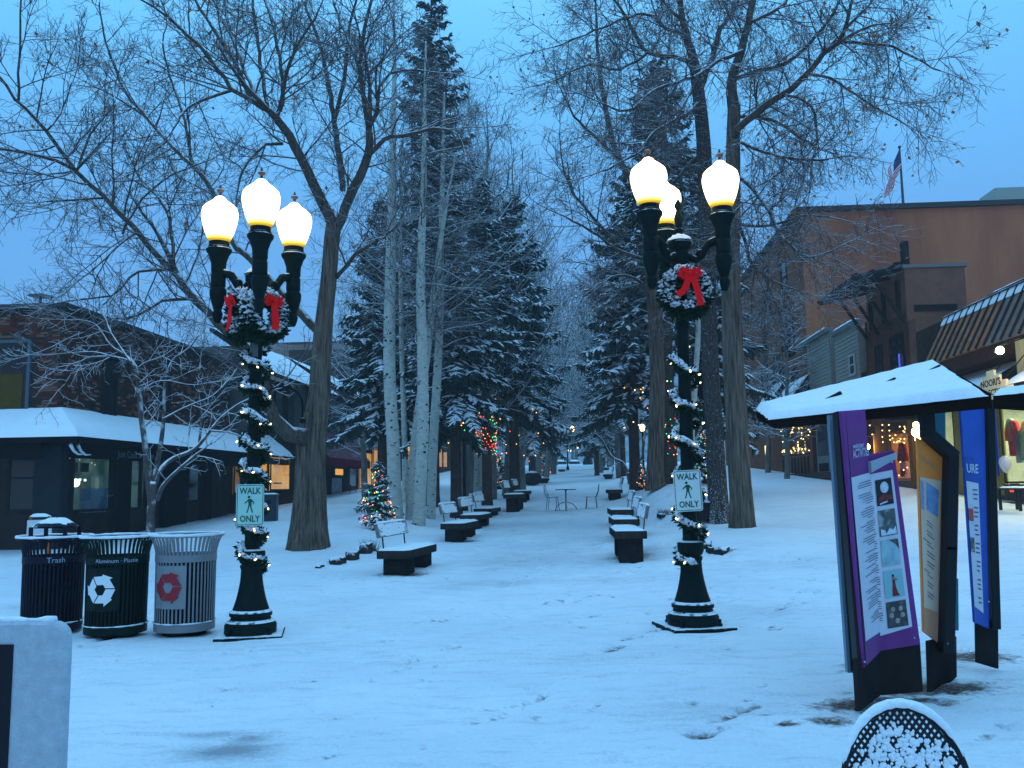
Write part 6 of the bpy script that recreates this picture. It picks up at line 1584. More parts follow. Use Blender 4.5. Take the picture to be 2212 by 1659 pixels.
for i, (u, v, d) in enumerate(((1228, 973, 150), (1236, 974, 150), (1243, 974, 155), (1249, 966, 160))):
    b = GY(u, d); zt = P(u, v, d).z - b.z; t = thing('lantern_post', ('leftmost of the three low white lights over the parked cars', 'brightest of the three low white lights over the parked cars', 'faint rightmost of the three low white lights over the parked cars', 'white light standing higher than the three over the parked cars')[i], 'street lamp', b, 0, 'white lights at the end of the mall')
    mb = MB(); mb.lathe([(.08, 0), (.06, zt)], 8); mb.build('post', IRONP, t); mb = MB(); mb.ball((0, 0, zt), .14 if i in (0, 2) else .22, 10, 6); mb.build('globe', emat('far_white_glow', (1, .85, .7), 3), t, True)
# edging stones of the planting beds, showing through the snow
ROCK = mat('dark_edging_stone', (.035, .032, .032), .9, var=.4, vscale=9, bump=3, bscale=14, snow=.97, snow_lo=.25, snow_hi=.5)
def rock(label, u, v, w, h, seed, d=None):
    b = G(u, v) if d is None else P(u, v, d); s = b.y / FPX; r = random.Random(seed)
    mb = MB(); mb.ball((0, 0, 0), 1.0, 12, 8)
    V = []
    for p in mb.v:
        q = Vector(p); n_ = .78 + .2 * math.sin(q.x * 4 + seed) * math.cos(q.y * 3 + seed) + r.uniform(-.05, .05); V.append((max(-.8, min(.8, q.x * 1.2)) * w * s * .6 * n_ / .8, q.y * .22 * n_, h * s * (max(-.5, min(.62, q.z)) * n_ * 1.2 + .12)))
    mb.v = V; o = mb.build('edging_stone', ROCK, None, True, angle=50); o.location = b; tag(o, label, 'stone', 'edging stones of the planting beds'); return o
rock('long low dark edging stone in front of the old cottonwood bed', 727, 1217, 34, 17, 1); rock('dark edging stone with a square end beside the long low one', 760, 1208, 26, 22, 2); rock('tall dark edging stone nearest the lone bench', 791, 1196, 26, 30, 3); rock('small edging stone tip in front of the lamp-side corner of the old cottonwood bed', 690, 1226, 16, 8, 4)
rock('dark edging stone behind the lamp base nearer the kiosk', 1553, 1194, 44, 16, 5); rock('dark stone under the grey cottonwood, beyond the three benches', 1428, 1115, 16, 9, 6); rock('rounded brownish stone between the lamp and the dark edging stone', 1525, 1184, 26, 22, 7)
# dry grass tuft by the bed
def tuft(u, v, hpx, seed, label):
    b = G(u, v); s = b.y / FPX; r = random.Random(seed); mb = MB()
    for _ in range(90):
        a = r.uniform(0, 6.28); L = hpx * s * r.uniform(.5, 1.1); x, y = r.uniform(-.15, .15), r.uniform(-.1, .1); dx, dy = math.cos(a) * L * .6, math.sin(a) * L * .4
        mb.add([(x, y, 0), (x + .012, y, 0), (x + dx, y + dy, L)], [(0, 1, 2)])
    o = mb.build('dry_grass', mat('dry_grass', (.07, .05, .035), .9, var=.4), None); o.location = b; o['kind'] = 'stuff'; o['label'] = label
tuft(800, 1192, 30, 5, 'dark dry grass tuft poking through snow by the nearest bench'); tuft(1434, 1112, 14, 6, 'dry tuft under the grey cottonwood')
# ================================================================ BUILDINGS
class Frame:
    """street front: X out to the street, Y along it, Z up"""
    def __init__(s, o, along, flip=False):
        t = Vector((along[0], along[1], 0)).normalized(); s.Y = -t if flip else t
        s.X = Vector((s.Y.y, -s.Y.x, 0)); s.o = Vector(o); s.rz = math.atan2(s.X.y, s.X.x)
    def fp(s, u, v, x=0.0):
        d = ray(u, v); o = s.o + s.X * x
        k = (o - EYE).dot(s.X) / d.dot(s.X); p = EYE + d * k - s.o
        return p.dot(s.Y), p.z
    def rect(s, u0, u1, v0, v1, x=0.0):
        vm = (v0 + v1) / 2; um = (u0 + u1) / 2
        ya, yb = s.fp(u0, vm, x)[0], s.fp(u1, vm, x)[0]
        return min(ya, yb), max(ya, yb), s.fp(um, v1, x)[1], s.fp(um, v0, x)[1]
    def back(s, u, v, Yp):
        """point on the plane Y = Yp (walls that face the camera): returns x, z"""
        d = ray(u, v); o = s.o + s.Y * Yp; k = (o - EYE).dot(s.Y) / d.dot(s.Y); p = EYE + d * k - s.o
        return p.dot(s.X), p.z
def building(name, label, F, cat='building'):
    return thing(name, label, cat, F.o, F.rz)
DKW = mat('dark_window_trim', (.022, .020, .02), .6); GLASSD = mat('dark_shop_glass', (.006, .009, .011), .08, spec=.3)
def window(par, rect, x, frame_m, pane_m, fw=.07, fd=.06, mull=0, trans=0, name='window'):
    y0, y1, z0, z1 = rect
    mb = MB(); mb.box(x, x + fd, y0, y0 + fw, z0, z1); mb.box(x, x + fd, y1 - fw, y1, z0, z1); mb.box(x, x + fd, y0 + fw, y1 - fw, z0, z0 + fw); mb.box(x, x + fd, y0 + fw, y1 - fw, z1 - fw, z1)
    for i in range(mull): yy = y0 + (y1 - y0) * (i + 1) / (mull + 1); mb.box(x + .004, x + fd - .008, yy - fw * .3, yy + fw * .3, z0 + fw, z1 - fw)
    for i in range(trans): zz = z0 + (z1 - z0) * (i + 1) / (trans + 1); mb.box(x + .006, x + fd - .012, y0 + fw, y1 - fw, zz - fw * .3, zz + fw * .3)
    w = mb.build(name, frame_m, par)
    mb = MB(); mb.box(x + .012, x + .022, y0 + fw * .9, y1 - fw * .9, z0 + fw * .9, z1 - fw * .9); mb.build('pane', pane_m, w)
    return w
def lbox(par, name, m, rect, x0, x1, bevel=0.0):
    y0, y1, z0, z1 = rect; mb = MB(); mb.box(x0, x1, y0, y1, z0, z1); return mb.build(name, m, par, bevel=bevel)

# ---------------------------------------------------------------- brick shop on the corner (left)
FL = Frame(P(118, 1180, 25.0) * 1, (.085, 1)); FL.o.z = 0.0
BRK = mat('dark_red_brick', (.105, .030, .020), .9, var=.45, vscale=2.5, bump=1, bscale=40); BRK2 = mat('dull_brown_brick', (.055, .024, .018), .9, var=.4, vscale=3); BRK3 = mat('pale_worn_brick', (.17, .085, .06), .9, var=.3, vscale=3); MORT = mat('grey_mortar', (.035, .026, .024), .95, var=.3, vscale=3)
bld = building('brick_shop', 'two storey dark brick corner shop with a snowy hipped canopy over its windows', FL)
ytop0, zt = FL.fp(122, 657); yend = FL.fp(497, 900)[0]; ztop = zt
mb = MB(); mb.box(-14, 0, 0, yend, -1, ztop); mb.build('wall', MORT, bld)
def holes_hit(y, z, hs): return any(a - .02 < y < b + .02 and c - .02 < z < d + .02 for a, b, c, d in hs)
w1 = FL.rect(219, 251, 761, 897); w2 = FL.rect(346, 366, 790, 890)
xa, za = FL.back(10, 735, 0); xb, zb = FL.back(62, 889, 0); wf = (xa, xb, zb, za)
zc = FL.back(60, 893, 0)[1]
bl, bh, gap = .235, .075, .012
me = {}
def brick_mesh(long_along_y, m):
    mb = MB(); 
    if long_along_y: mb.box(-.02, .013, -bl / 2 + gap / 2, bl / 2 - gap / 2, -bh / 2 + gap / 2, bh / 2 - gap / 2)
    else: mb.box(-bl / 2 + gap / 2, bl / 2 - gap / 2, -.013, .02, -bh / 2 + gap / 2, bh / 2 - gap / 2)
    q = mb.mesh('brick'); q.materials.append(m); return q
BM = {(k, m.name): brick_mesh(k, m) for k in (True, False) for m in (BRK, BRK2, BRK3)}
rb = random.Random(8); cells = []
z = zc + .05; row = 0
while z < ztop - .15:
    off = (row % 2) * bl / 2
    for i in range(int(6.5 / bl)):
        x = -.12 - i * bl - off
        if wf[0] - .15 < x < wf[1] + .15 and wf[2] - .05 < z < wf[3] + .05: continue
        cells.append((0, x, z))
    y = .12 + off
    while y < yend - .1:
        if not holes_hit(y, z, (w1, w2)): cells.append((1, y, z))
        y += bl
    z += bh; row += 1
def brick_dist(c): return 25 + (c[1] if c[0] else abs(c[1]) * .4)
cells.sort(key=brick_dist)
mats_b = (BRK, BRK, BRK2, BRK2, BRK3)
for c in cells[:300]:
    m = rb.choice(mats_b); o = bpy.data.objects.new('brick', BM[(bool(c[0]), m.name)]); C.objects.link(o); o.parent = bld
    o.location = (0 + rb.uniform(-.003, .004), c[1], c[2]) if c[0] else (c[1], 0 + rb.uniform(-.004, .003), c[2])
for m in (BRK, BRK2, BRK3):
    mb = MB()
    for c in cells[300:]:
        if rb.random() > {BRK: .42, BRK2: .65, BRK3: 1.1}[m] and m is not BRK3: continue
        if (hash((round(c[1] * 100), round(c[2] * 100))) % 10) not in {BRK: (0, 1, 2, 3), BRK2: (4, 5, 6, 7), BRK3: (8, 9)}[m]: continue
        if c[0]: mb.box(-.02, .012, c[1] - bl / 2 + gap / 2, c[1] + bl / 2 - gap / 2, c[2] - bh / 2 + gap / 2, c[2] + bh / 2 - gap / 2)
        else: mb.box(c[1] - bl / 2 + gap / 2, c[1] + bl / 2 - gap / 2, -.012, .02, c[2] - bh / 2 + gap / 2, c[2] + bh / 2 - gap / 2)
    o = mb.build('brick', m, bld); o['kind'] = 'stuff'
# parapet cap with snow
CAP = mat('dark_metal_cap', (.03, .035, .04), .5)
mb = MB(); mb.box(-14, .08, -.08, yend + .05, ztop, ztop + .13); cp = mb.build('parapet_cap', CAP, bld, bevel=.01)
snow_slab(cp, 'snow', -14, .09, -.09, yend, ztop + .13, .05, 5, 20, 20)
window(bld, w1, .012, DKW, GLASSD, .08, .05, 1); window(bld, w2, .012, DKW, GLASSD, .08, .05)
# camera facing upstairs window with a dull yellow blind
M90 = Matrix.Rotation(R(-90), 4, 'Z')
def front_window(par, x0, x1, z0, z1, m, pane, name='window', fw=.09):
    mb = MB(); mb.box(x0, x0 + fw, -.06, 0, z0, z1); mb.box(x1 - fw, x1, -.06, 0, z0, z1); mb.box(x0 + fw, x1 - fw, -.06, 0, z0, z0 + fw); mb.box(x0 + fw, x1 - fw, -.06, 0, z1 - fw, z1); w = mb.build(name, m, par)
    mb = MB(); mb.box(x0 + fw * .9, x1 - fw * .9, -.03, -.02, z0 + fw * .9, z1 - fw * .9); mb.build('pane', pane, w); return w
fwn = front_window(bld, wf[0] - .3, wf[1], wf[2], wf[3], mat('blue_grey_trim', (.08, .11, .13), .6), GLASSD)
mb = MB(); mb.box(wf[0] - .05, wf[1] - .2, -.05, -.035, wf[2] + .08, wf[2] + (wf[3] - wf[2]) * .52); mb.build('yellow_blind', mat('dull_yellow_blind', (.085, .055, .012), .8, var=.2, vscale=3), fwn)
# canopy
xe = 1.35
ze = FL.fp(200, 945, xe)[1]; zr = FL.fp(200, 897, 0)[1]
CANU = mat('canopy_dark_timber', (.008, .007, .009), .8, var=.3)
mb = MB(); a = [(-14, -xe, ze), (xe, -xe, ze), (xe, yend, ze), (0, yend, zr), (0, 0, zr), (-14, 0, zr)]
mb.add([Vector(p) for p in a] + [Vector((p[0], p[1], ze - .16)) for p in a], [(0, 1, 4, 5), (1, 2, 3, 4), (6, 11, 10, 7), (7, 10, 9, 8), (0, 6, 7, 1), (1, 7, 8, 2), (2, 8, 9, 3)]); can = mb.build('canopy', CANU, bld)
def snow_grid(name, par, pts, h, seed, nx=18, ny=6, m=None):
    A, B, C_, D_ = [Vector(p) for p in pts]; r = random.Random(seed); V = []; F = []
    for j in range(ny + 1):
        for i in range(nx + 1):
            a, b = i / nx, j / ny; p = (A * (1 - a) + B * a) * (1 - b) + (D_ * (1 - a) + C_ * a) * b
            ed = j == 0
            V.append(p + Vector((0, 0, (h * r.uniform(.85, 1.15)) if not ed else -.005)))
    for j in range(ny):
        for i in range(nx): q = j * (nx + 1) + i; F.append((q, q + 1, q + nx + 2, q + nx + 1))
    mb = MB(); mb.add(V, F); return mb.build(name, m or SNOW, par, True, angle=180)
snow_grid('canopy_snow', can, [(-14, -xe - .03, ze), (xe + .03, -xe - .03, ze), (0, 0, zr + .02), (-14, 0, zr + .02)], .09, 1); snow_grid('canopy_snow', can, [(xe + .03, -xe - .03, ze), (xe + .03, yend, ze), (0, yend, zr + .02), (0, 0, zr + .02)], .09, 2, 30)
zf = ze - .55
mb = MB(); mb.box(-14, 0.0, -.9, -.82, zf, ze - .17); mb.box(.82, .9, -.9, yend, zf, ze - .17); fas = mb.build('fascia', mat('black_fascia', (.010, .009, .011), .6), bld)
yt, ztx = FL.fp(297, 960, .91)
text('lettering', 'Just Cool & Aspen', .30, mat('faint_grey_lettering', (.10, .12, .14), .6), fas, Matrix.Translation((.905, yt, ze - .37)) @ Matrix.Rotation(R(90), 4, 'Z') @ Matrix.Rotation(R(90), 4, 'X'), .003)
for (u, sd) in ((156, 1), (172, 2)):
    y_ = FL.fp(u, 955, .92)[0]; mb = MB(); mb.tube([(.93, y_ - .1, ze - .19), (.94, y_ + .05, ze - .36), (.94, y_ + .28, ze - .45), (.93, y_ + .55, ze - .44)], [.05, .04, .03, .015], 6); o = mb.build('festoon', SNOWF, fas, True)
# shop windows below the canopy, street side
PANE_L = mat('dim_shop_interior', (.012, .02, .02), .25, spec=.3); COL = mat('blue_grey_column', (.022, .030, .036), .8, var=.2)
zb0 = .35
def band(u0, u1, v0, v1): return FL.rect(u0, u1, v0, v1)
shop_glass = glass_mat('shop_glass', (.85, .9, .9), .06)
def display(par, rect, x, back_m, fm, glass=shop_glass, depth=.5, mull=0, trans=0):
    """a shallow lit show window standing proud of the wall: back panel, frame and pane"""
    y0, y1, z0, z1 = rect
    mb = MB(); mb.box(x, x + .02, y0, y1, z0, z1); b = mb.build('display_back', back_m, par)
    w = window(par, rect, x + depth * .3, fm, glass, .08, .06 if depth > .2 else .03, mull, trans, 'shop_window')
    mb = MB(); mb.box(x + .021, x + depth * .3, y0, y0 + .05, z0, z1); mb.box(x + .021, x + depth * .3, y1 - .05, y1, z0, z1); mb.box(x + .021, x + depth * .3, y0 + .05, y1 - .05, z0, z0 + .05); mb.box(x + .021, x + depth * .3, y0 + .05, y1 - .05, z1 - .05, z1); mb.build('window_reveal', DKW, par)
    return w
DIMB = emat('dim_green_interior', (.008, .030, .034), 1.0, False, col2=(.07, .13, .11), vscale=1.2)
r1 = band(134, 233, 972, 1105); dw = display(bld, r1, .02, DIMB, DKW, depth=.8)
gx_, gz_ = FL.fp(166, 1043, .2); mb = MB(); mb.ball((.16, gx_, gz_), .12, 14, 8); mb.build('lamp_globe', emat('shop_globe', (1, 1, .72), 3), dw, True)
for (u, v, w_, h_, c) in ((147, 1038, .16, .07, (1, 1, .85)), (177, 1036, .12, .07, (1, 1, .8)), (188, 1037, .16, .07, (1, 1, .85)), (214, 1045, .1, .35, (.45, .6, .5))):
    y_, z_ = FL.fp(u, v, .2); mb = MB(); mb.ball((.14, y_, z_), h_ * .6, 8, 5) if h_ < .2 else mb.box(.12, .16, y_ - .06, y_ + .06, z_ - .17, z_ + .17); mb.build('small_lamp_or_dress', emat('shop_small_lamp' if h_ < .2 else 'shop_dress_glow', c, 1.6 if h_ < .2 else .25), dw, True)  # small lamps; the tall box is a dress with a glow painted on
for (u0, u1, v0, v1) in ((147, 166, 998, 1020), (173, 190, 1000, 1020)):
    q = FL.rect(u0, u1, v0, v1, .1); lbox(dw, 'hung_picture', mat('dim_picture', (.05, .055, .05), .6), q, .10, .13)
for k, (u, v) in enumerate(((176, 979), (182, 978), (200, 985), (207, 984), (150, 990), (172, 993), (142, 1010), (198, 1000), (205, 1004))):
    y_, z_ = FL.fp(u, v, .2); mb = MB(); mb.ball((.2, y_, z_), .022, 6, 4); mb.build('sparkle', emat('shop_sparkle', (.7, .85, .9), .8), dw)
q = FL.rect(178, 228, 1055, 1107, .15); lbox(dw, 'display_cloth', mat('blue_display_cloth', (.10, .16, .24), .8, var=.3, vscale=4), (q[0], q[1], q[2], q[3]), .06, .20)
for (u0, u1, v0, v1) in ((271, 297, 972, 1101), (307, 326, 974, 1098), (398, 425, 985, 1085)): display(bld, band(u0, u1, v0, v1), .02, DIMB if u0 < 390 else mat('dark_interior', (.012, .018, .016), .9), DKW, depth=.3)
for (u0, u1) in ((84, 131), (236, 268), (345, 392), (430, 446)): lbox(bld, 'pier', COL if u0 == 84 else MATS['black_fascia'], band(max(u0, 121), u1, 965, 1175), .005, .22)
# shop front facing the camera
for (u0, u1, v0, v1) in ((-60, -6, 985, 1107), (20, 78, 987, 1107)):
    x0, z1 = FL.back(u0, v0, 0); x1, z0 = FL.back(u1, v1, 0); fwn2 = front_window(bld, x0, x1, z0, z1, DKW, PANE_L, 'shop_window')
    mb = MB(); mb.box(x0 + .1, x1 - .1, -.05, -.034, z0 + (z1 - z0) * .6, z0 + (z1 - z0) * .63); mb.build('glazing_bar', DKW, fwn2)
x0, _ = FL.back(84, 1000, 0); mb = MB(); mb.box(x0, .22, -.22, -.005, -1, ze - .2); mb.build('pier', COL, bld)
# iron loop standing on the roof (seen as a dark oval)
mb = MB(); p = FL.back(88, 640, 3.0); mb.lathe([(.28, -.03), (.4, 0), (.28, .03), (.001, .03)], 16, (p[0], 3, p[1]))
mb.build('roof_vent_cap', CAP, bld, True); mb = MB(); mb.box(p[0] - .03, p[0] + .03, 2.97, 3.03, ztop, p[1] - .02); mb.build('roof_vent_pipe', CAP, bld)

# ---------------------------------------------------------------- second shop (left): grey piers, snowy gables, warm windows
b2 = building('grey_shop', 'two storey shop with grey piers, dark windows and warm lit ground floor behind the lamp', FL)
y0b, y1b = yend + .08, FL.fp(703, 900)[0]
z2 = FL.fp(606, 822, .0)[1]
GREYW = mat('grey_render', (.085, .075, .070), .9, var=.2, vscale=4); DARKT = mat('dark_stained_timber', (.025, .020, .018), .85, var=.3); WARM = emat('warm_shop_interior', (.80, .38, .07), 1.15, True, col2=(.55, .24, .045), vscale=1.5); WARMD = emat('dim_warm_interior', (.30, .13, .03), .8, False, col2=(.12, .05, .012), vscale=2)
mb = MB(); mb.box(-10, -.25, y0b, y1b, -1, z2); mb.build('wall', DARKT, b2)
for (u0, u1) in ((503, 530), (632, 655)): lbox(b2, 'pier', GREYW, FL.rect(u0, u1, 836, 950), -.249, .10)
for (u0, u1) in ((560, 588), (592, 628), (662, 690)): window(b2, FL.rect(u0, u1, 842, 935, -.24), -.245, DKW, GLASSD, .08, .06, 0, 1)
# snowy roof
za, zbk = z2, FL.fp(590, 783, -2.0)[1]
mb = MB(); yg = FL.fp(560, 820)[0]; mb.slab([(.75, yg, z2), (.75, y1b, z2), (-2.4, y1b, z2 + 2.2), (-2.4, yg, z2 + 2.2)], (0, 0, -.18)); rf2 = mb.build('roof', DARKT, b2); snow_grid('roof_snow', rf2, [(.78, yg, z2), (.78, y1b, z2), (-2.4, y1b, z2 + 2.21), (-2.4, yg, z2 + 2.21)], .10, 4, 24); mb = MB(); mb.box(-6, -.02, y0b, yg - .02, z2 - .6, FL.fp(515, 752)[1]); mb.build('tall_pier', GREYW, b2)
# ground floor: snowy awning roof, brown fascia, warm windows
q = FL.rect(500, 640, 957, 990, 1.0); ya0, ya1 = FL.fp(452, 965, 1.0)[0], FL.fp(634, 975, 1.0)[0]; zaw = FL.fp(600, 984, 1.0)[1]
mb = MB(); mb.slab([(1.0, y0b, zaw), (1.0, ya1, zaw), (-.2, ya1, zaw + .95), (-.2, y0b, zaw + .95)], (0, 0, -.1)); aw = mb.build('awning_roof', DARKT, b2); snow_grid('awning_snow', aw, [(1.03, y0b, zaw), (1.03, ya1, zaw), (-.2, ya1, zaw + .96), (-.2, y0b, zaw + .96)], .08, 6, 16)
lbox(b2, 'fascia', mat('brown_fascia', (.06, .030, .024), .8, var=.2), (y0b, ya1, zaw - .38, zaw - .11), .55, .8)
for (u0, u1, v0, v1, m) in ((505, 520, 990, 1068, WARMD), (545, 578, 982, 1064, WARM), (584, 626, 984, 1060, WARM)):
    w = display(b2, FL.rect(u0, u1, v0, v1, -.2), -.24, m, mat('brown_shop_trim', (.05, .028, .018), .7), depth=.12)
lbox(b2, 'stall_riser', mat('dark_red_riser', (.045, .022, .02), .85, var=.2), FL.rect(500, 640, 1066, 1110, -.1), -.245, .05)
y_, z_ = FL.fp(605, 1045, 0); mb = MB(); mb.box(-.15, -.1, y_ - .5, y_ + .5, z_, z_ + .06); mb.build('display_shelf', DARKT, b2)
lbox(b2, 'door', mat('dark_red_door', (.05, .02, .02), .6, var=.2), FL.rect(450 + 8, 495, 985, 1125, -.2), -.26, -.18)

# ---------------------------------------------------------------- third shop: burgundy awning
b3 = building('awning_shop', 'dark timber shop with a burgundy awning and a warm corner window past the old cottonwood', FL)
y0c, y1c = y1b + .08, FL.fp(855, 900)[0]
z3 = FL.fp(745, 850, 0)[1]
mb = MB(); mb.box(-10, -.25, y0c, y1c, -1, z3); mb.build('wall', mat('dark_green_timber', (.020, .024, .022), .85, var=.3), b3)
mb = MB(); ye = FL.fp(790, 860)[0]; mb.slab([(.6, y0c, z3), (.6, ye, z3), (-2.4, ye, z3 + 1.7), (-2.4, y0c, z3 + 1.7)], (0, 0, -.18)); rf3 = mb.build('roof', DARKT, b3); snow_grid('roof_snow', rf3, [(.63, y0c, z3), (.63, ye, z3), (-2.4, ye, z3 + 1.71), (-2.4, y0c, z3 + 1.71)], .11, 7, 16)
BURG = mat('burgundy_canvas', (.10, .010, .022), .8, var=.2, vscale=3, snow=.12, snow_lo=.4, snow_hi=.9)
ya, yb_ = FL.fp(712, 995, 1.3)[0], FL.fp(800, 1000, 1.3)[0]; zl = FL.fp(770, 994, 1.3)[1]; zh = FL.fp(725, 938, -.2)[1]; zv = zl - .42
mb = MB(); mb.add([(1.3, ya, zl), (1.3, yb_, zl), (-.2, yb_, zh), (-.2, ya, zh), (1.3, ya, zv), (1.3, yb_, zv), (-.2, ya, zv), (-.2, yb_, zv)], [(0, 1, 2, 3), (4, 5, 1, 0), (6, 4, 0, 3), (5, 7, 2, 1)]); mb.build('awning', BURG, b3)
for (u0, u1, v0, v1, mm, ml) in ((777, 803, 976, 1057, WARM, 0), (806, 826, 956, 1050, WARM, 0), (828, 850, 960, 1045, WARM, 0)): display(b3, FL.rect(u0, u1, v0, v1, -.2), -.24, mm, DKW, depth=.12, trans=0)
lbox(b3, 'lit_transom', emat('warm_transom', (.9, .45, .1), .8), FL.rect(726, 742, 967 + 46, 1026, -.2), -.245, -.22)
window(b3, FL.rect(716, 740, 1030, 1078, -.2), -.24, DKW, mat('pale_poster_window', (.10, .14, .18), .4, var=.5, vscale=3), .07, .05)
dr = lbox(b3, 'door', mat('brown_glazed_door', (.055, .03, .022), .6), FL.rect(752, 770, 1000, 1082, -.2), -.25, -.18); q = FL.rect(755, 767, 1008, 1050, -.2); lbox(dr, 'pane', GLASSD, q, -.19, -.17)
window(b3, FL.rect(716, 734, 862, 925, -.2), -.245, DKW, GLASSD, .07, .05); window(b3, FL.rect(808, 822, 866, 925, -.2), -.245, mat('white_trim', (.4, .42, .42), .6), GLASSD, .07, .05, 1)
# small balcony
q = FL.rect(795, 830, 918, 950, .6); mb = MB(); mb.box(-.24, .6, q[0], q[1], q[2], q[2] + .1); bal = mb.build('balcony', DARKT, b3)
mb = MB(); mb.box(.56, .6, q[0], q[1], q[3] - .06, q[3]); mb.build('rail', DARKT, bal)
for i in range(12): yy = q[0] + (q[1] - q[0]) * (i + .5) / 12; mb = MB(); mb.box(.565, .595, yy - .02, yy + .02, q[2] + .1, q[3] - .06); mb.build('baluster', DARKT, bal)
lbox(b3, 'snowy_cornice', mat('pale_cornice', (.22, .22, .21), .8, snow=.9), FL.rect(770, 830, 952, 968, .2), -.24, .35)
# steps rail
mb = MB(); p = FL.fp(756, 1060, .7); mb.tube([(.7, p[0], p[1] - .6), (.7, p[0], p[1] + .35), (.7, p[0] + 1.6, p[1] - .1), (.7, p[0] + 1.6, p[1] - .9)], .025, 6); mb.build('handrail', IRONP, b3)
# tan building and pale boarded house behind
FT = Frame(P(565, 900, 78), (.085, 1)); FT.o.z = 0
bt_ = building('tan_building', 'plain tan rendered building standing behind the snowy roofs past the lamp', FT)
xr, zt_ = FT.back(772, 740, 0); xl, _ = FT.back(520, 740, 0)
TAN = mat('tan_render', (.24, .17, .135), .9, var=.08, vscale=1)
mb = MB(); mb.box(xl, xr, 0, 14, 0, zt_); mb.build('wall', TAN, bt_); mb = MB(); mb.box(xl - .1, xr + .1, -.1, 14, zt_, zt_ + .18); c2 = mb.build('roof_edge', CAP, bt_); snow_slab(c2, 'snow', xl - .1, xr + .1, -.1, 14, zt_ + .18, .12, 3, 12, 6)
FH = Frame(P(712, 900, 76), (.085, 1)); FH.o.z = 0
bh_ = building('boarded_house', 'pale green boarded house peeping between the tan building and the spruce', FH)
xl, zt_ = FH.back(712, 803, 0); xr, _ = FH.back(800, 803, 0); PALEG = mat('pale_green_boards', (.28, .33, .31), .8)
mb = MB(); mb.box(xl, xr, 0, 9, 0, zt_); mb.build('wall', PALEG, bh_)
for i in range(6): mb = MB(); z_ = zt_ - .16 - i * .2; mb.add([(xl, -.01, z_ + .16), (xr, -.01, z_ + .16), (xr, -.04, z_), (xl, -.04, z_), (xl, 0, z_), (xr, 0, z_)], [(0, 1, 2, 3), (3, 2, 5, 4)]); mb.build('board', PALEG, bh_)
mb = MB(); mb.box(xl - .15, xr + .15, -.2, 9, zt_, zt_ + .12); c3 = mb.build('roof_edge', mat('white_trim', (0, 0, 0)), bh_); snow_slab(c3, 'snow', xl - .15, xr + .15, -.2, 9, zt_ + .12, .12, 4, 8, 5)
# further lit shopfront glimpsed past the aspens
b4 = building('far_shop', 'lit shopfront glimpsed past the aspens, with a glowing yellow oval sign', FL)
q4 = FL.rect(862, 1000, 800, 1050, 0); mb = MB(); mb.box(-9, -.25, q4[0], q4[1] + 25, -1, q4[3]); mb.build('wall', mat('brown_shop_wall', (.045, .032, .028), .9, var=.2), b4)
for (u0, u1, v0, v1) in ((870, 890, 960, 1040), (946, 955, 945, 1010), (958, 966, 975, 1010), (1036, 1050, 965, 1000)): display(b4, FL.rect(u0, u1, v0, v1, -.2), -.24, WARM if u0 < 960 else WARMD, DKW, depth=.12)
y_, z_ = FL.fp(938, 968, .9); mb = MB(); mb.lathe([(.001, -.05), (.5, -.05), (.55, 0), (.5, .05), (.001, .05)], 20, cap=False); mb.v = [(.9 + p[2], y_ + p[0] * 1.9, z_ + p[1] * .75) for p in mb.v]; mb.build('oval_sign', emat('yellow_oval_glow', (1, .78, .22), 1.4), b4, True, angle=50)
mb = MB(); mb.bar((.9, y_, z_ + .4), (-.25, y_, z_ + .5), .04, .04); mb.build('sign_bracket', IRONP, b4)
lbox(b4, 'awning_board', mat('yellow_ochre_board', (.20, .13, .03), .8), FL.rect(930, 1000, 900, 925, .2), -.24, .1)

# ================================================================ RIGHT SIDE
FRo = P(2212, 1085, 24.0); FR = Frame((FRo.x, FRo.y, 0), (.07, 1), True)
# ---- store with the metal mansard
s1 = building('outfitter_shop', 'brightly lit clothes shop with a rusty ribbed metal roof and snowy awnings behind the kiosk', FR)
yN, yF = 6.5, FR.fp(1990, 900)[0]; gz = .95
yP = FR.fp(2040, 960)[0]
zR, zE = FR.fp(2110, 659)[1], FR.fp(2110, 752, .8)[1]; zS = FR.fp(2180, 862, 0)[1]
SHOPW = mat('shop_brown_timber', (.05, .032, .024), .85, var=.3); CREAM = mat('shop_interior_wall', (.42, .44, .34), .8, var=.15, vscale=2); OCH = mat('ochre_post', (.30, .22, .05), .7, var=.15)
mb = MB(); mb.box(-9, 0, yF, yN, zS + .25, zR); mb.build('upper_wall', SHOPW, s1)
mb = MB(); mb.box(-9, -4.2, yF, yN, 0, zS + .245); mb.build('back_wall', CREAM, s1); mb = MB(); mb.box(-4.19, 0, yF, yF + .2, 0, zS + .245); mb.build('side_wall', SHOPW, s1)
mb = MB(); mb.box(-4.19, 0.0, yP - .1, yP + .1, 0, zS + .245); mb.build('party_wall', CREAM, s1)
mb = MB(); mb.box(-4.19, .3, yF + .21, yN, 0, gz + .05); mb.build('shop_floor', mat('shop_floor', (.08, .07, .06), .7), s1)
mb = MB(); mb.box(-4.19, -.02, yP + .11, yN, zS + .17, zS + .24); mb.build('ceiling', mat('shop_ceiling', (.55, .56, .50), .8), s1)
LITE = emat('fluorescent_panel', (.95, 1.0, .70), 24.0, True)
for x in (-.9, -2.4):
    for k in range(5):
        yy = yP + 1.0 + k * 2.0; mb = MB(); mb.box(x - .3, x + .3, yy, yy + 1.1, zS + .14, zS + .168); mb.build('ceiling_light', LITE, s1)
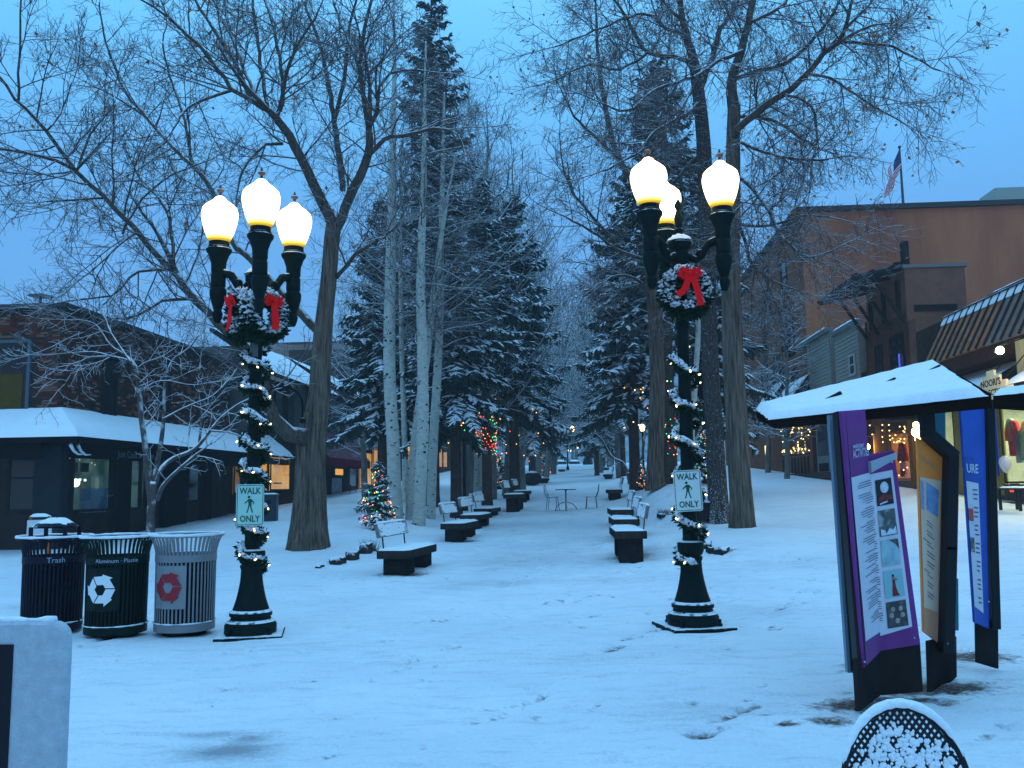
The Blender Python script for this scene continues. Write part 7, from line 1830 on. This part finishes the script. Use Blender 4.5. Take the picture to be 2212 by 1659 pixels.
# posts and glazing of the front
for (u0, u1) in ((2062, 2076), (2085, 2092), (2146, 2160), (2236, 2250)):
    lbox(s1, 'front_post', OCH, FR.rect(u0, u1, 862, 1070, 0.0), -.16, -.02)
for (u0, u1) in ((2042, 2062), (2094, 2144), (2162, 2234), (2252, 2330)):
    a, b, c, d = FR.rect(u0, u1, 866, 1040, -.05); a, b = a + .02, b - .02
    window(s1, (a, b, gz + .55, zS + .1), -.10, mat('green_black_trim', (.02, .03, .025), .6), glass_mat('clear_glass', (.92, .95, .92), .05), .05, .05, name='shop_window')
lbox(s1, 'stall_riser', mat('grey_riser', (.07, .065, .055), .85, var=.2), (yP + .12, yN, gz - .3, gz + .52), -.15, -.03)
# clothes on show
def garment(par, y, z, x, w, h, col, nm='shirt'):
    m = mat('cloth_%02d%02d%02d' % tuple(int(c * 99) for c in col), col, .85, var=.15, vscale=8)
    mb = MB(); mb.slab([(x, y + q[0] * w, z + q[1] * h) for q in ((-.28, 0), (.28, 0), (.32, .62), (.52, .42), (.62, .55), (.34, .95), (.12, 1.0), (-.12, 1.0), (-.34, .95), (-.62, .55), (-.52, .42), (-.32, .62))], (.10, 0, 0)); return mb.build(nm, m, par, bevel=.02)
for (u, v, w, h, col) in ((2192, 985, .8, 1.05, (.35, .03, .03)), (2186, 955, .5, .7, (.30, .42, .26)), (2205, 985, .55, .75, (.12, .14, .24)), (2214, 995, .7, .9, (.16, .34, .26)), (2222, 960, .6, .7, (.5, .22, .10)), (2204, 1000, .5, .8, (.30, .32, .55)), (2108, 960, .5, .6, (.3, .05, .05)), (2120, 990, .55, .8, (.10, .16, .12)), (2068, 958, .5, .6, (.4, .06, .05)), (2100, 1000, .6, .7, (.1, .1, .1)), (2135, 1000, .55, .8, (.05, .08, .3))):
    y_, z_ = FR.fp(u, v, -.9); garment(s1, y_, z_, -.95, w, h, col)
for k in range(34):
    rq = random.Random(k); y_ = yP + .5 + k * .3; garment(s1, y_, gz + rq.choice((.5, 1.3)), -rq.uniform(2.6, 3.9), .5, .75, rq.choice(((.30, .05, .05), (.08, .14, .10), (.35, .34, .30), (.06, .09, .22), (.32, .26, .12), (.14, .28, .22))))
for k in range(6): lbox(s1, 'wall_shelf', mat('pale_shelf', (.5, .5, .42), .7), (yP + .2, yN, gz + .5 + k * .42, gz + .54 + k * .42), -4.19, -3.95)
# flags leaning at the door
y_, z_ = FR.fp(2150, 960, .1); 
for i, c in enumerate(((.02, .05, .32), (.30, .02, .02))):
    mb = MB(); mb.slab([(.12 + i * .08, y_ + .2 - i * .12, z_ - .9), (.12 + i * .08, y_ + .08 - i * .12, z_ - .9), (.12 + i * .08, y_ + .1 - i * .12, z_ + 1.1), (.12 + i * .08, y_ + .24 - i * .12, z_ + 1.1)], (.03, .02, 0)); mb.build('hanging_banner', mat('banner_%d' % i, c, .8), s1)
# mansard panels; the rust orange also carries painted-in warm light
RUST_WARM = mat('rusty_warm_lit_roof', (.34, .11, .035), .6, var=.5, vscale=3, snow=.18, snow_lo=.3, snow_hi=.8); RUST2 = mat('grey_metal_roof', (.19, .13, .10), .5, var=.3, vscale=3)
npn = 22; yA_, yB_ = FR.fp(1992, 786, .8)[0], yN
for k in range(npn):
    a, b = yA_ + (yB_ - yA_) * k / npn, yA_ + (yB_ - yA_) * (k + 1) / npn
    mb = MB(); mb.slab([(.8, a + .02, zE), (.8, b - .02, zE), (.02, b - .02, zR), (.02, a + .02, zR)], (-.02, 0, -.04)); mb.build('roof_panel', RUST_WARM if k < 9 or k % 6 == 2 else RUST2, s1)
    mb = MB(); mb.bar((.83, a, zE), (.04, a, zR + .02), .05, .07, up=(0, 1, 0)); mb.build('roof_rib', mat('dark_roof_rib', (.03, .026, .026), .6), s1)
mb = MB(); mb.box(-.6, .06, yA_, yB_, zR + .03, zR + .06); rc = mb.build('ridge_cap', CAP, s1); snow_grid('ridge_snow', rc, [(.17, yA_, zR - (zR - zE) * .17 + .03), (.17, yB_, zR - (zR - zE) * .17 + .03), (.0, yB_, zR + .07), (.0, yA_, zR + .07)], .035, 5, 44, 4); snow_slab(rc, 'snow', -.6, .1, yA_, yB_, zR + .06, .06, 2, 5, 26)
mb = MB(); mb.box(-.9, -.62, yA_ + 1.6, yB_, zR - .3, zR + .42); pp = mb.build('parapet', mat('dark_parapet', (.02, .022, .025), .7), s1); snow_slab(pp, 'snow', -.9, -.6, yA_ + 1.6, yB_, zR + .42, .05, 2, 4, 20)
mb = MB(); mb.slab([(.8, yA_ - .02, zE), (.02, yA_ - .02, zR), (0.02, yA_ - .02, zE)], (0, .02, 0)); mb.build('roof_end', mat('dark_roof_rib', (0, 0, 0)), s1)
mb = MB(); mb.box(.02, .76, yA_, yB_, zE - .42, zE - .045); mb.build('fascia', mat('red_brown_fascia', (.075, .028, .02), .75, var=.25), s1)
# snowy awnings each side of the sign
def awning(y0, y1, x1, z0, z1, par):
    mb = MB(); mb.add([(x1, y0, z0), (x1, y1, z0), (.02, y1, z1), (.02, y0, z1), (x1, y0, z0 - .22), (x1, y1, z0 - .22), (.02, y0, z0 - .22), (.02, y1, z0 - .22)], [(0, 1, 2, 3), (4, 5, 1, 0), (6, 4, 0, 3), (5, 7, 2, 1)]); a = mb.build('awning', mat('dark_awning', (.015, .018, .022), .8), par); snow_grid('awning_snow', a, [(x1 + .02, y0 + .03, z0), (x1 + .02, y1 - .03, z0), (.02, y1 - .03, z1 + .01), (.02, y0 + .03, z1 + .01)], .05, int(y0 * 10), 16, 6); return a
zA0 = FR.fp(2110, 838, 1.5)[1] - .1; zA1 = zE - .5
yS = FR.fp(2160, 835, 1.4)[0]
awning(yF + .8, yS - 1.3, 1.5, zA0, zA1, s1); awning(yS + .35, yN, 1.5, zA0, zA1, s1)
mb = MB(); y_, z_ = FR.fp(2160, 757, 2.25); mb.ball((2.25, y_, z_), .085, 12, 8); mb.build('sign_lamp', emat('sign_lamp_glow', (1, .74, .34), 320, True), s1, True)
mb = MB(); mb.bar((2.25, y_, z_ + .1), (.7, y_ + .2, zE - .1), .03, .03); mb.build('lamp_arm', IRONP, s1)
mb = MB(); mb.box(.02, .9, yS - .12, yS + .12, zA0 - .1, zA0 + 1.2); mb.build('sign_post', mat('pale_sign_post', (.5, .42, .22), .7), s1)
# sign thing
sg = thing('shop_sign', "stepped cream shop sign reading NOORI'S COLLECTION under a bright lamp", 'sign', FR.o + FR.X * 1.62 + FR.Y * yS + Vector((0, 0, FR.fp(2158, 828, 1.62)[1])), FR.rz); sg.scale = (1.3, 1.3, 1.15)
UY = Matrix.Rotation(R(90), 4, 'Z') @ Matrix.Rotation(R(90), 4, 'X')
st = [(-.78, -.30), (.78, -.30), (.78, -.08), (.6, -.08), (.6, .06), (.36, .06), (.36, .20), (.15, .20), (.15, .32), (-.15, .32), (-.15, .20), (-.36, .20), (-.36, .06), (-.6, .06), (-.6, -.08), (-.78, -.08)]
mb = MB(); mb.prism(st, .05, UY); mb.build('board', mat('cream_sign', (.80, .68, .42), .6), sg)
BRN = mat('brown_lettering', (.06, .025, .015), .6)
text('lettering', "NOORI'S", .21, BRN, sg, UY @ Matrix.Translation((0, .045, .003)), .002, bold=.015); text('lettering', 'COLLECTION', .19, BRN, sg, UY @ Matrix.Translation((0, -.17, .003)), .002, bold=.015)
for sgn in (-.5, .5): mb = MB(); mb.tube([UY @ Vector((sgn, .05, -.02)), UY @ Vector((sgn * .6, .85, -.7))], .012, 5); mb.build('stay', IRONP, sg)
# neon and balloon by the door, standing rail
nz = thing('neon_sign', 'small red neon OPEN sign in the clothes shop by the white balloon', 'sign', FR.o + FR.X * .02 + FR.Y * FR.fp(2192, 1058, .02)[0] + Vector((0, 0, FR.fp(2192, 1058, .02)[1])), FR.rz)
mb = MB(); mb.box(-.02, 0, -.26, .26, -.17, .17); mb.build('backing', KBLK, nz); text('lettering', 'OPEN', .22, emat('red_neon', (1, .06, .03), 2.5), nz, UY @ Matrix.Translation((0, 0, .006)), .003)
bal_p = FR.o + FR.X * .8 + FR.Y * FR.fp(2172, 1002, .8)[0] + Vector((0, 0, FR.fp(2172, 1002, .8)[1]))
bl_ = thing('balloon', 'white balloon tied outside the clothes shop', 'balloon', bal_p)
mb = MB(); mb.lathe([(.001, -.24), (.05, -.21), (.13, -.08), (.16, .04), (.13, .15), (.06, .2), (.001, .215)], 16, cap=False); mb.build('balloon', mat('white_balloon', (.62, .60, .62), .4), bl_, True, angle=180); mb = MB(); mb.tube([(0, 0, -.24), (.03, .02, -.6), (0, 0, -.95)], .006, 4); mb.build('string', MATS['dark_wire'], bl_)
rl_ = thing('sledge_rack', 'low dark rack with snow by the clothes shop door', 'rack', FR.o + FR.X * 1.2 + FR.Y * FR.fp(2200, 1085, 1.2)[0] + Vector((0, 0, gz - .1)), FR.rz)
for y in (-.5, .5):
    for x in (-.2, .2): mb = MB(); mb.box(x - .03, x + .03, y - .03, y + .03, 0, .5); mb.build('leg', KBLK, rl_)
mb = MB(); mb.box(-.25, .25, -.6, .6, .5, .55); tp_ = mb.build('top', KBLK, rl_); snow_slab(tp_, 'snow', -.24, .24, -.58, .58, .55, .04, 1, 5, 8)
# ---- warm shop bay next door (between the purple and orange boards)
WB = emat('warm_bay_glow', (.80, .34, .06), 1.9, True, col2=(.10, .04, .01), vscale=1.4)
yW0 = FR.fp(1872, 960)[0]
s2 = building('brick_tower_shop', 'tall narrow brick front with a timber pergola bracket, warm string lit shop window below', FR)
yT0, yT1 = FR.fp(1873, 700)[0], FR.fp(1961, 700)[0]; zT = FR.fp(1961, 574)[1]
TB = mat('mauve_brown_brick', (.22, .10, .068), .9, var=.18, vscale=2, bump=.6, bscale=30); TBD = mat('red_brown_brick', (.12, .045, .03), .9, var=.25, vscale=2)
xTr = -(2.1); mb = MB(); mb.box(-2.1, 0, yT0, yT1, zS, zT); mb.build('tower_wall', TB, s2)
zt2 = FR.fp(1975, 705)[1]
mb = MB(); mb.box(-6, -.004, yT1 - .6, yF + .05, zS, FR.fp(1990, 680)[1]); mb.build('side_wall', TB, s2)
mb = MB(); mb.box(-6, -.01, yT0 + .01, yF - .01, zS - .3, zS + .01); mb.build('lintel', SHOPW, s2)
mb = MB(); mb.box(-2.2, .07, yT0 - .06, yT1 + .06, zT, zT + .12); tc_ = mb.build('coping', mat('tower_coping', (.2, .19, .18), .8), s2); snow_slab(tc_, 'snow', -2.2, .08, yT0, yT1 + .06, zT + .12, .06, 4, 6, 8)
x_, z_ = FR.back(2010, 665, yT1); mb = MB(); mb.box(-1.75, -.25, yT1, yT1 + .03, z_ - .12, z_ + .12); mb.build('dark_course', DARKT, s2)
# red-brown lower front with tall windows
lbox(s2, 'lower_front', TBD, (yT0, yT1 + .02, zS + .02, FR.fp(1910, 700)[1]), .004, .05)
for (u0, u1, v0, v1) in ((1925, 1955, 722, 806), (1893, 1908, 745, 815)): window(s2, FR.rect(u0, u1, v0, v1, .05), .052, DKW, GLASSD, .07, .05, 1)
mb = MB(); p = FR.fp(1944, 782, .1); mb.tube([(.12, p[0], p[1] - .3), (.12, p[0], p[1] + .3)], .03, 6); mb.build('blue_neon', emat('blue_neon', (.12, .15, 1), .8), s2)
for q in (.15, .5, .85): lbox(s2, 'pilaster', DARKT, (yT0 + (yT1 - yT0) * q - .12, yT0 + (yT1 - yT0) * q + .12, FR.fp(1910, 700)[1], zT - .3), .004, .10)
# pergola: raking struts, cross beams and a glass sheet
zp = zT - .05
for k in range(4):
    yy = yT0 + .15 + (yT1 - yT0 - .3) * k / 3
    mb = MB(); mb.bar((0, yy, zp + .05), (1.9, yy, zp + .55 - .9), .10, .14); mb.build('pergola_rafter', DARKT, s2)
    mb = MB(); mb.bar((.05, yy, zp - 1.9), (1.1, yy, zp - .15), .09, .11); mb.build('pergola_strut', DARKT, s2)
for x in (.5, 1.2, 1.8): mb = MB(); mb.bar((x, yT0 - .35, zp + .16 - x * .2), (x, yT1 + .35, zp + .16 - x * .2), .09, .10); mb.build('pergola_beam', mat('snowy_beam', (.03, .032, .034), .8, snow=.9), s2)
mb = MB(); mb.slab([(.1, yT0, zp + .2), (.1, yT1, zp + .2), (1.85, yT1, zp - .15), (1.85, yT0, zp - .15)], (0, 0, -.02)); mb.build('glass_sheet', mat('frosty_glass', (.10, .15, .18), .2), s2)
for (x, y, h_) in ((-.5, yT1 - 1.2, 1.3), (-.5, yT1 - 2.0, .7)): mb = MB(); mb.box(x - .12, x + .12, y - .12, y + .12, zT, zT + h_); mb.build('flue', DARKT, s2)
# warm bay at street level
mb = MB(); mb.box(-3.2, -3.0, yT0, yP - .12, 0, zS - .3); mb.build('bay_back', WB, s2); mb = MB(); mb.box(-3.0, .2, yT0 - .1, yP - .12, 0, gz + .2); mb.build('bay_floor', SHOPW, s2); mb = MB(); mb.box(-3.0, 0, yT0 - .12, yT0, gz, zS - .31); mb.build('bay_side', mat('warm_plaster', (.55, .30, .12), .8, var=.35, vscale=2), s2)
for k in range(3): mb = MB(); yk = yT0 + .8 + k * 1.6; mb.box(-1.6, -1.1, yk, yk + .5, zS - .36, zS - .32); mb.build('added_bay_light', emat('added_warm_light', (1, .55, .15), 22, True), s2)  # unseen glowing panels added to brighten the bay
WOOD = mat('warm_brown_post', (.16, .075, .03), .7, var=.25)
for (u0, u1) in ((1893, 1904), (1911, 1918), (1963, 1972), (1996, 2010), (2030, 2040)): lbox(s2, 'bay_post', WOOD, FR.rect(u0, u1, 885, 1055, 0), -.14, 0.0)
for (u0, u1) in ((1872, 1892), (1919, 1962), (1973, 1995)): a, b, c, d = FR.rect(u0, u1, 890, 1045, 0); window(s2, (a, b, gz + .7, zS - .35), -.08, WOOD, MATS['clear_glass'], .05, .05, name='bay_window')
q = FR.rect(1872, 2040, 1010, 1060, 0); lbox(s2, 'stall_riser', mat('stone_riser', (.10, .085, .07), .9, var=.3), (yT0, yP - .13, gz - .3, gz + .68), -.12, -.01)
for (u, v, x, w, h, col) in ((1956, 1030, -.5, .8, 1.3, (.35, .03, .02)), (1925, 985, -.7, .5, 1.2, (.5, .40, .25)), (1880, 950, -.6, .4, .7, (.4, .08, .02)), (1905, 975, -.9, .5, 1.0, (.12, .08, .04))): y_, z_ = FR.fp(u, v, x); garment(s2, y_, z_, x, w, h, col, 'display_coat')
bs = thing('string_lights', 'warm fairy lights strung in the shop window beside the purple board', 'string lights', FR.o, FR.rz)
rr = random.Random(6); mb = MB(); vv, ff = ico(.028)
for (u, v) in [(1912, 897), (1906, 918), (1906, 930), (1906, 944), (1907, 955), (1919, 904), (1920, 918), (1921, 930), (1922, 941), (1923, 950)] + [(rr.uniform(1928, 1960), rr.uniform(905, 968)) for _ in range(14)] + [(1945, 998), (1952, 1015), (1942, 1027), (1960, 1010)] + [(rr.uniform(1868, 1885), rr.uniform(900, 965)) for _ in range(5)]:
    y_, z_ = FR.fp(u, v, .05); mb.add([(.05 + a[0], y_ + a[1], z_ + a[2]) for a in vv], ff)
o = mb.build('bulbs', emat('amber_white_bulb', (1, .62, .2), 5), bs); o['kind'] = 'stuff'
for (u, v, r_) in ((1980, 933, .17), (1979, 918, .11), (1982, 948, .10), (1873, 965, .12)):
    y_, z_ = FR.fp(u, v, .3); mb = MB(); mb.ball((.3, y_, z_), r_, 10, 6); mb.build('wall_lamp', emat('amber_lamp_glow', (1, .62, .18), 28, True), s2, True)
# ---- white boarded fronts
def boarded(label, u0, u1, vt, rect_w, snowcap):
    y0, y1 = sorted((FR.fp(u0, 780)[0], FR.fp(u1, 780)[0])); zt = FR.fp((u0 + u1) / 2, vt)[1]; zb = FR.fp((u0 + u1) / 2, 842)[1]
    b = building('boarded_house', label, FR)
    W = mat('white_clapboard', (.30, .27, .23), .8, var=.08, vscale=3)
    mb = MB(); mb.box(-6, -.03, y0, y1, zb - .4, zt); mb.build('wall', W, b)
    n = int((zt - zb) / .17)
    for i in range(n):
        z = zb + i * .17; mb = MB(); mb.add([(-.029, y0, z + .17), (-.029, y1, z + .17), (.0, y1, z), (.0, y0, z), (-.029, y0, z), (-.029, y1, z)], [(0, 1, 2, 3), (3, 2, 5, 4)]); mb.build('clapboard', W, b)
    mb = MB(); mb.box(-.2, .12, y0 - .04, y1 + .04, zt, zt + .2); c = mb.build('cornice', mat('grey_cornice', (.16, .17, .17), .8), b, bevel=.03); snow_slab(c, 'snow', -.2, .14, y0 - .03, y1 + .03, zt + .2, .1, 3, 4, 10)
    if rect_w: window(b, FR.rect(*rect_w, .0), .004, MATS['white_trim'], GLASSD, .10, .06, 0, 1)
    return b, y0, y1, zb, zt
w1b = boarded('white clapboard front with a snow topped cornice beside the brick hotel', 1726, 1793, 735, None, True)
w2b = boarded('white clapboard front with one sash window next to the tall brick front', 1803, 1856, 712, (1836, 1849, 764, 812), True)
y0, y1 = sorted((FR.fp(1856, 760)[0], FR.fp(1873, 760)[0])); lbox(w2b[0], 'dark_gap_wall', DARKT, (y0, y1 - .02, zS, FR.fp(1865, 690)[1]), -5, -.3)
y0, y1 = sorted((FR.fp(1793, 760)[0], FR.fp(1803, 760)[0])); lbox(w1b[0], 'dark_gap_wall', DARKT, (y0 + .01, y1 - .01, zS, FR.fp(1798, 720)[1]), -5, -.2)
# street level under the boarded fronts
s3 = building('curtained_shop', 'dark brown shopfront with a curtain of fairy lights and a pale glazed door', FR)
yC0, yC1 = FR.fp(1600, 960)[0], yT0 - .15
zC = FR.fp(1726, 842)[1] - .4
mb = MB(); mb.box(-6, -.05, yC0, yC1, 0, zC); mb.build('wall', mat('dark_brown_front', (.040, .026, .020), .85, var=.3), s3)
gzf = FR.fp(1720, 1032)[1]
CW = FR.rect(1688, 1748, 905, 985, 0); display(s3, CW, -.045, WARMD, SHOPW, depth=.15)
fl = thing('string_lights', 'curtain of warm fairy lights in the dark brown shop window', 'string lights', FR.o, FR.rz, None)
mb = MB(); vv, ff = ico(.035); cols_ = [1690, 1702, 1711, 1724, 1733, 1747]
for c_ in cols_:
    for _ in range(7): y_, z_ = FR.fp(c_ + rr.uniform(-3, 3), rr.uniform(907, 975), .2); mb.add([(.2 + a[0], y_ + a[1], z_ + a[2]) for a in vv], ff)
for _ in range(16): y_, z_ = FR.fp(rr.uniform(1688, 1748), rr.uniform(969, 979), .2); mb.add([(.2 + a[0], y_ + a[1], z_ + a[2]) for a in vv], ff)
o = mb.build('bulbs', MATS['amber_white_bulb'], fl); o['kind'] = 'stuff'
for k in range(9):
    yy = CW[0] + (CW[1] - CW[0]) * (k + .5) / 9; mb = MB(); mb.box(0, .06, yy - .12, yy + .12, gzf + .1, CW[2] - .1); mb.build('front_panel', mat('dark_front_panel', (.03, .026, .026), .8), s3)
dd = FR.rect(1762, 1790, 896, 1030, .1); dr = lbox(s3, 'door', mat('pale_grey_door', (.22, .23, .21), .7), dd, -.04, .06); lbox(dr, 'pane', GLASSD, (dd[0] + .25, dd[1] - .25, dd[2] + 1.0, dd[3] - .3), .05, .075); lbox(dr, 'kick_panel', DARKT, (dd[0] + .3, dd[1] - .3, dd[2] + .25, dd[2] + .65), .05, .07)
lbox(s3, 'door_post', mat('tan_door_post', (.20, .14, .10), .8), FR.rect(1791, 1800, 890, 1032, .1), -.04, .12)
q = FR.rect(1630, 1664, 905, 1010, 0); lbox(s3, 'bar_entrance', WARMD, q, -.045, -.02); y_, z_ = FR.fp(1652, 975, .1); mb = MB(); mb.box(.0, .06, y_ - .10, y_ + .10, z_ - .35, z_ + .35); mb.build('light_tube', emat('yellow_tube', (1, .8, .3), 3), s3)
q = FR.rect(1634, 1664, 897, 912, .1); lbox(s3, 'sign_panel', KBLK, q, .0, .08); text('lettering', 'BAR', .32, emat('amber_letters', (1, .75, .3), .9), s3, Matrix.Translation((.085, (q[0] + q[1]) / 2, (q[2] + q[3]) / 2)) @ UY, .004)
lbox(s3, 'kerb_step', mat('brown_step', (.07, .045, .038), .9, var=.2), FR.rect(1600, 1880, 1022, 1034, .6), -.05, .6)
for (u0, u1, vt) in ((1640, 1668, 853), (1672, 1712, 848)):
    a, b = sorted((FR.fp(u0, 870, .9)[0], FR.fp(u1, 870, .9)[0])); awning(a, b, 1.0, FR.fp((u0 + u1) / 2, 870, 1.0)[1], FR.fp((u0 + u1) / 2, vt, 0)[1] + .3, s3)
lbox(s3, 'hanging_board', mat('tan_hanging_board', (.28, .18, .10), .8), FR.rect(1562, 1578, 918, 935, .5), .3, .4); 
# ---- brick hotel
yH = FR.fp(1729, 500)[0]; zH = FR.fp(1729, 457)[1]
ho = building('brick_hotel', 'tall orange brown brick hotel with a flat roof and a blank side wall', FR)
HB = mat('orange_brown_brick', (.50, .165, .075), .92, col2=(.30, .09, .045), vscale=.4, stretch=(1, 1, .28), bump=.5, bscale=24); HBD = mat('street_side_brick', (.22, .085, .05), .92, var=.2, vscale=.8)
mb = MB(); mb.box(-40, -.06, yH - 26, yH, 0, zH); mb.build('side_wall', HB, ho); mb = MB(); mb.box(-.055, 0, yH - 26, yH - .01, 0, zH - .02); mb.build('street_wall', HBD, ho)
# weather stains on the blank wall
ST = mat('wall_stain', (.10, .055, .04), .95, var=.3, vscale=1.2)
rs = random.Random(4)
mb = MB(); mb.box(-40, .25, yH - 26, yH + .25, zH, zH + .25); hc = mb.build('coping', mat('dark_coping', (.06, .05, .05), .8), ho); snow_slab(hc, 'snow', -40, .25, yH - 26, yH + .25, zH + .25, .06, 3, 12, 12)
for (u, v0, v1) in ((1651, 575, 600), (1655, 640, 690), (1690, 560, 640), (1690, 665, 760), (1706, 690, 770), (1676, 770, 860), (1694, 790, 870), (1715, 795, 870), (1650, 790, 850)):
    w_ = FR.rect(u - 2, u + 11, v0, v1); window(ho, (w_[0], w_[1], w_[2], w_[3]), .003, DKW, GLASSD, .1, .07, 0, 1)
x_, z_ = FR.back(2170, 425, yH - 6); mb = MB(); mb.box(x_ - 1.2, x_ + 1.0, yH - 7, yH - 5, zH, z_ + .25); mb.build('rooftop_unit', mat('green_grey_unit', (.25, .28, .24), .7), ho, bevel=.05)
fp_ = thing('flagpole', 'flagpole on the brick hotel roof with a limp striped flag', 'flagpole', FR.o + FR.X * FR.back(1951, 440, yH - 3)[0] + FR.Y * (yH - 3) + Vector((0, 0, zH)))
ztp = P(1943, 320, fp_.location.y).z - zH
mb = MB(); mb.lathe([(.09, 0), (.05, ztp), (.02, ztp)], 8); mb.ball((0, 0, ztp + .06), .09, 8, 6); mb.build('pole', mat('dark_pole', (.05, .05, .055), .5), fp_)
mb = MB(); r = random.Random(3)
fl_ = bpy.data.objects.new('flag', None); C.objects.link(fl_); fl_.parent = fp_
FRED, FWH, FBL = mat('flag_red', (.55, .02, .04), .8), mat('flag_white', (.62, .55, .55), .8), mat('flag_blue', (.03, .04, .12), .8)
for k in range(13):
    a, b = k / 13, (k + 1) / 13; m = FRED if k % 2 == 0 else FWH; mb = MB()
    def fpnt(h_, f): # h_ across hoist 0..1, f along fly hanging
        return Vector((-.06 - .75 * f + .10 * math.sin(7 * f + 4 * h_) - .18 * h_ * f, .12 * math.sin(7 * h_ + 4 * f), ztp - .15 - h_ * 1.35 - f * 1.45))
    for i in range(6):
        f0, f1 = i / 6, (i + 1) / 6
        if k < 7 and f0 < .4: continue
        mb.add([fpnt(a, f0), fpnt(a, f1), fpnt(b, f1), fpnt(b, f0)], [(0, 1, 2, 3)])
    mb.build('stripe', m, fl_, True, angle=180)
mb = MB(); mb.add([fpnt(0, 0), fpnt(0, .38), fpnt(.54, .38), fpnt(.54, 0)], [(0, 1, 2, 3)]); mb.build('canton', FBL, fl_)
# overhead wires by the brick front
for (a, b) in (((1850, 745), (1940, 690)), ((1885, 790), (1945, 755))):
    pass

# ================================================================ HAZE
def haze():
    m = bpy.data.materials.new('evening_haze'); m.use_nodes = True; n, l = m.node_tree.nodes, m.node_tree.links; n.clear()
    o = n.new('ShaderNodeOutputMaterial'); v = n.new('ShaderNodeVolumePrincipled'); v.inputs['Color'].default_value = (.97, .985, 1, 1); v.inputs['Density'].default_value = .0008; v.inputs['Anisotropy'].default_value = .0
    l.new(v.outputs[0], o.inputs['Volume'])
    mb = MB(); mb.box(-206, 206, -42, 392, -7, 104); h = mb.build('haze', m); tag(h, 'thin snowy evening haze filling the street', kind='stuff'); h.display_type = 'WIRE'
haze()
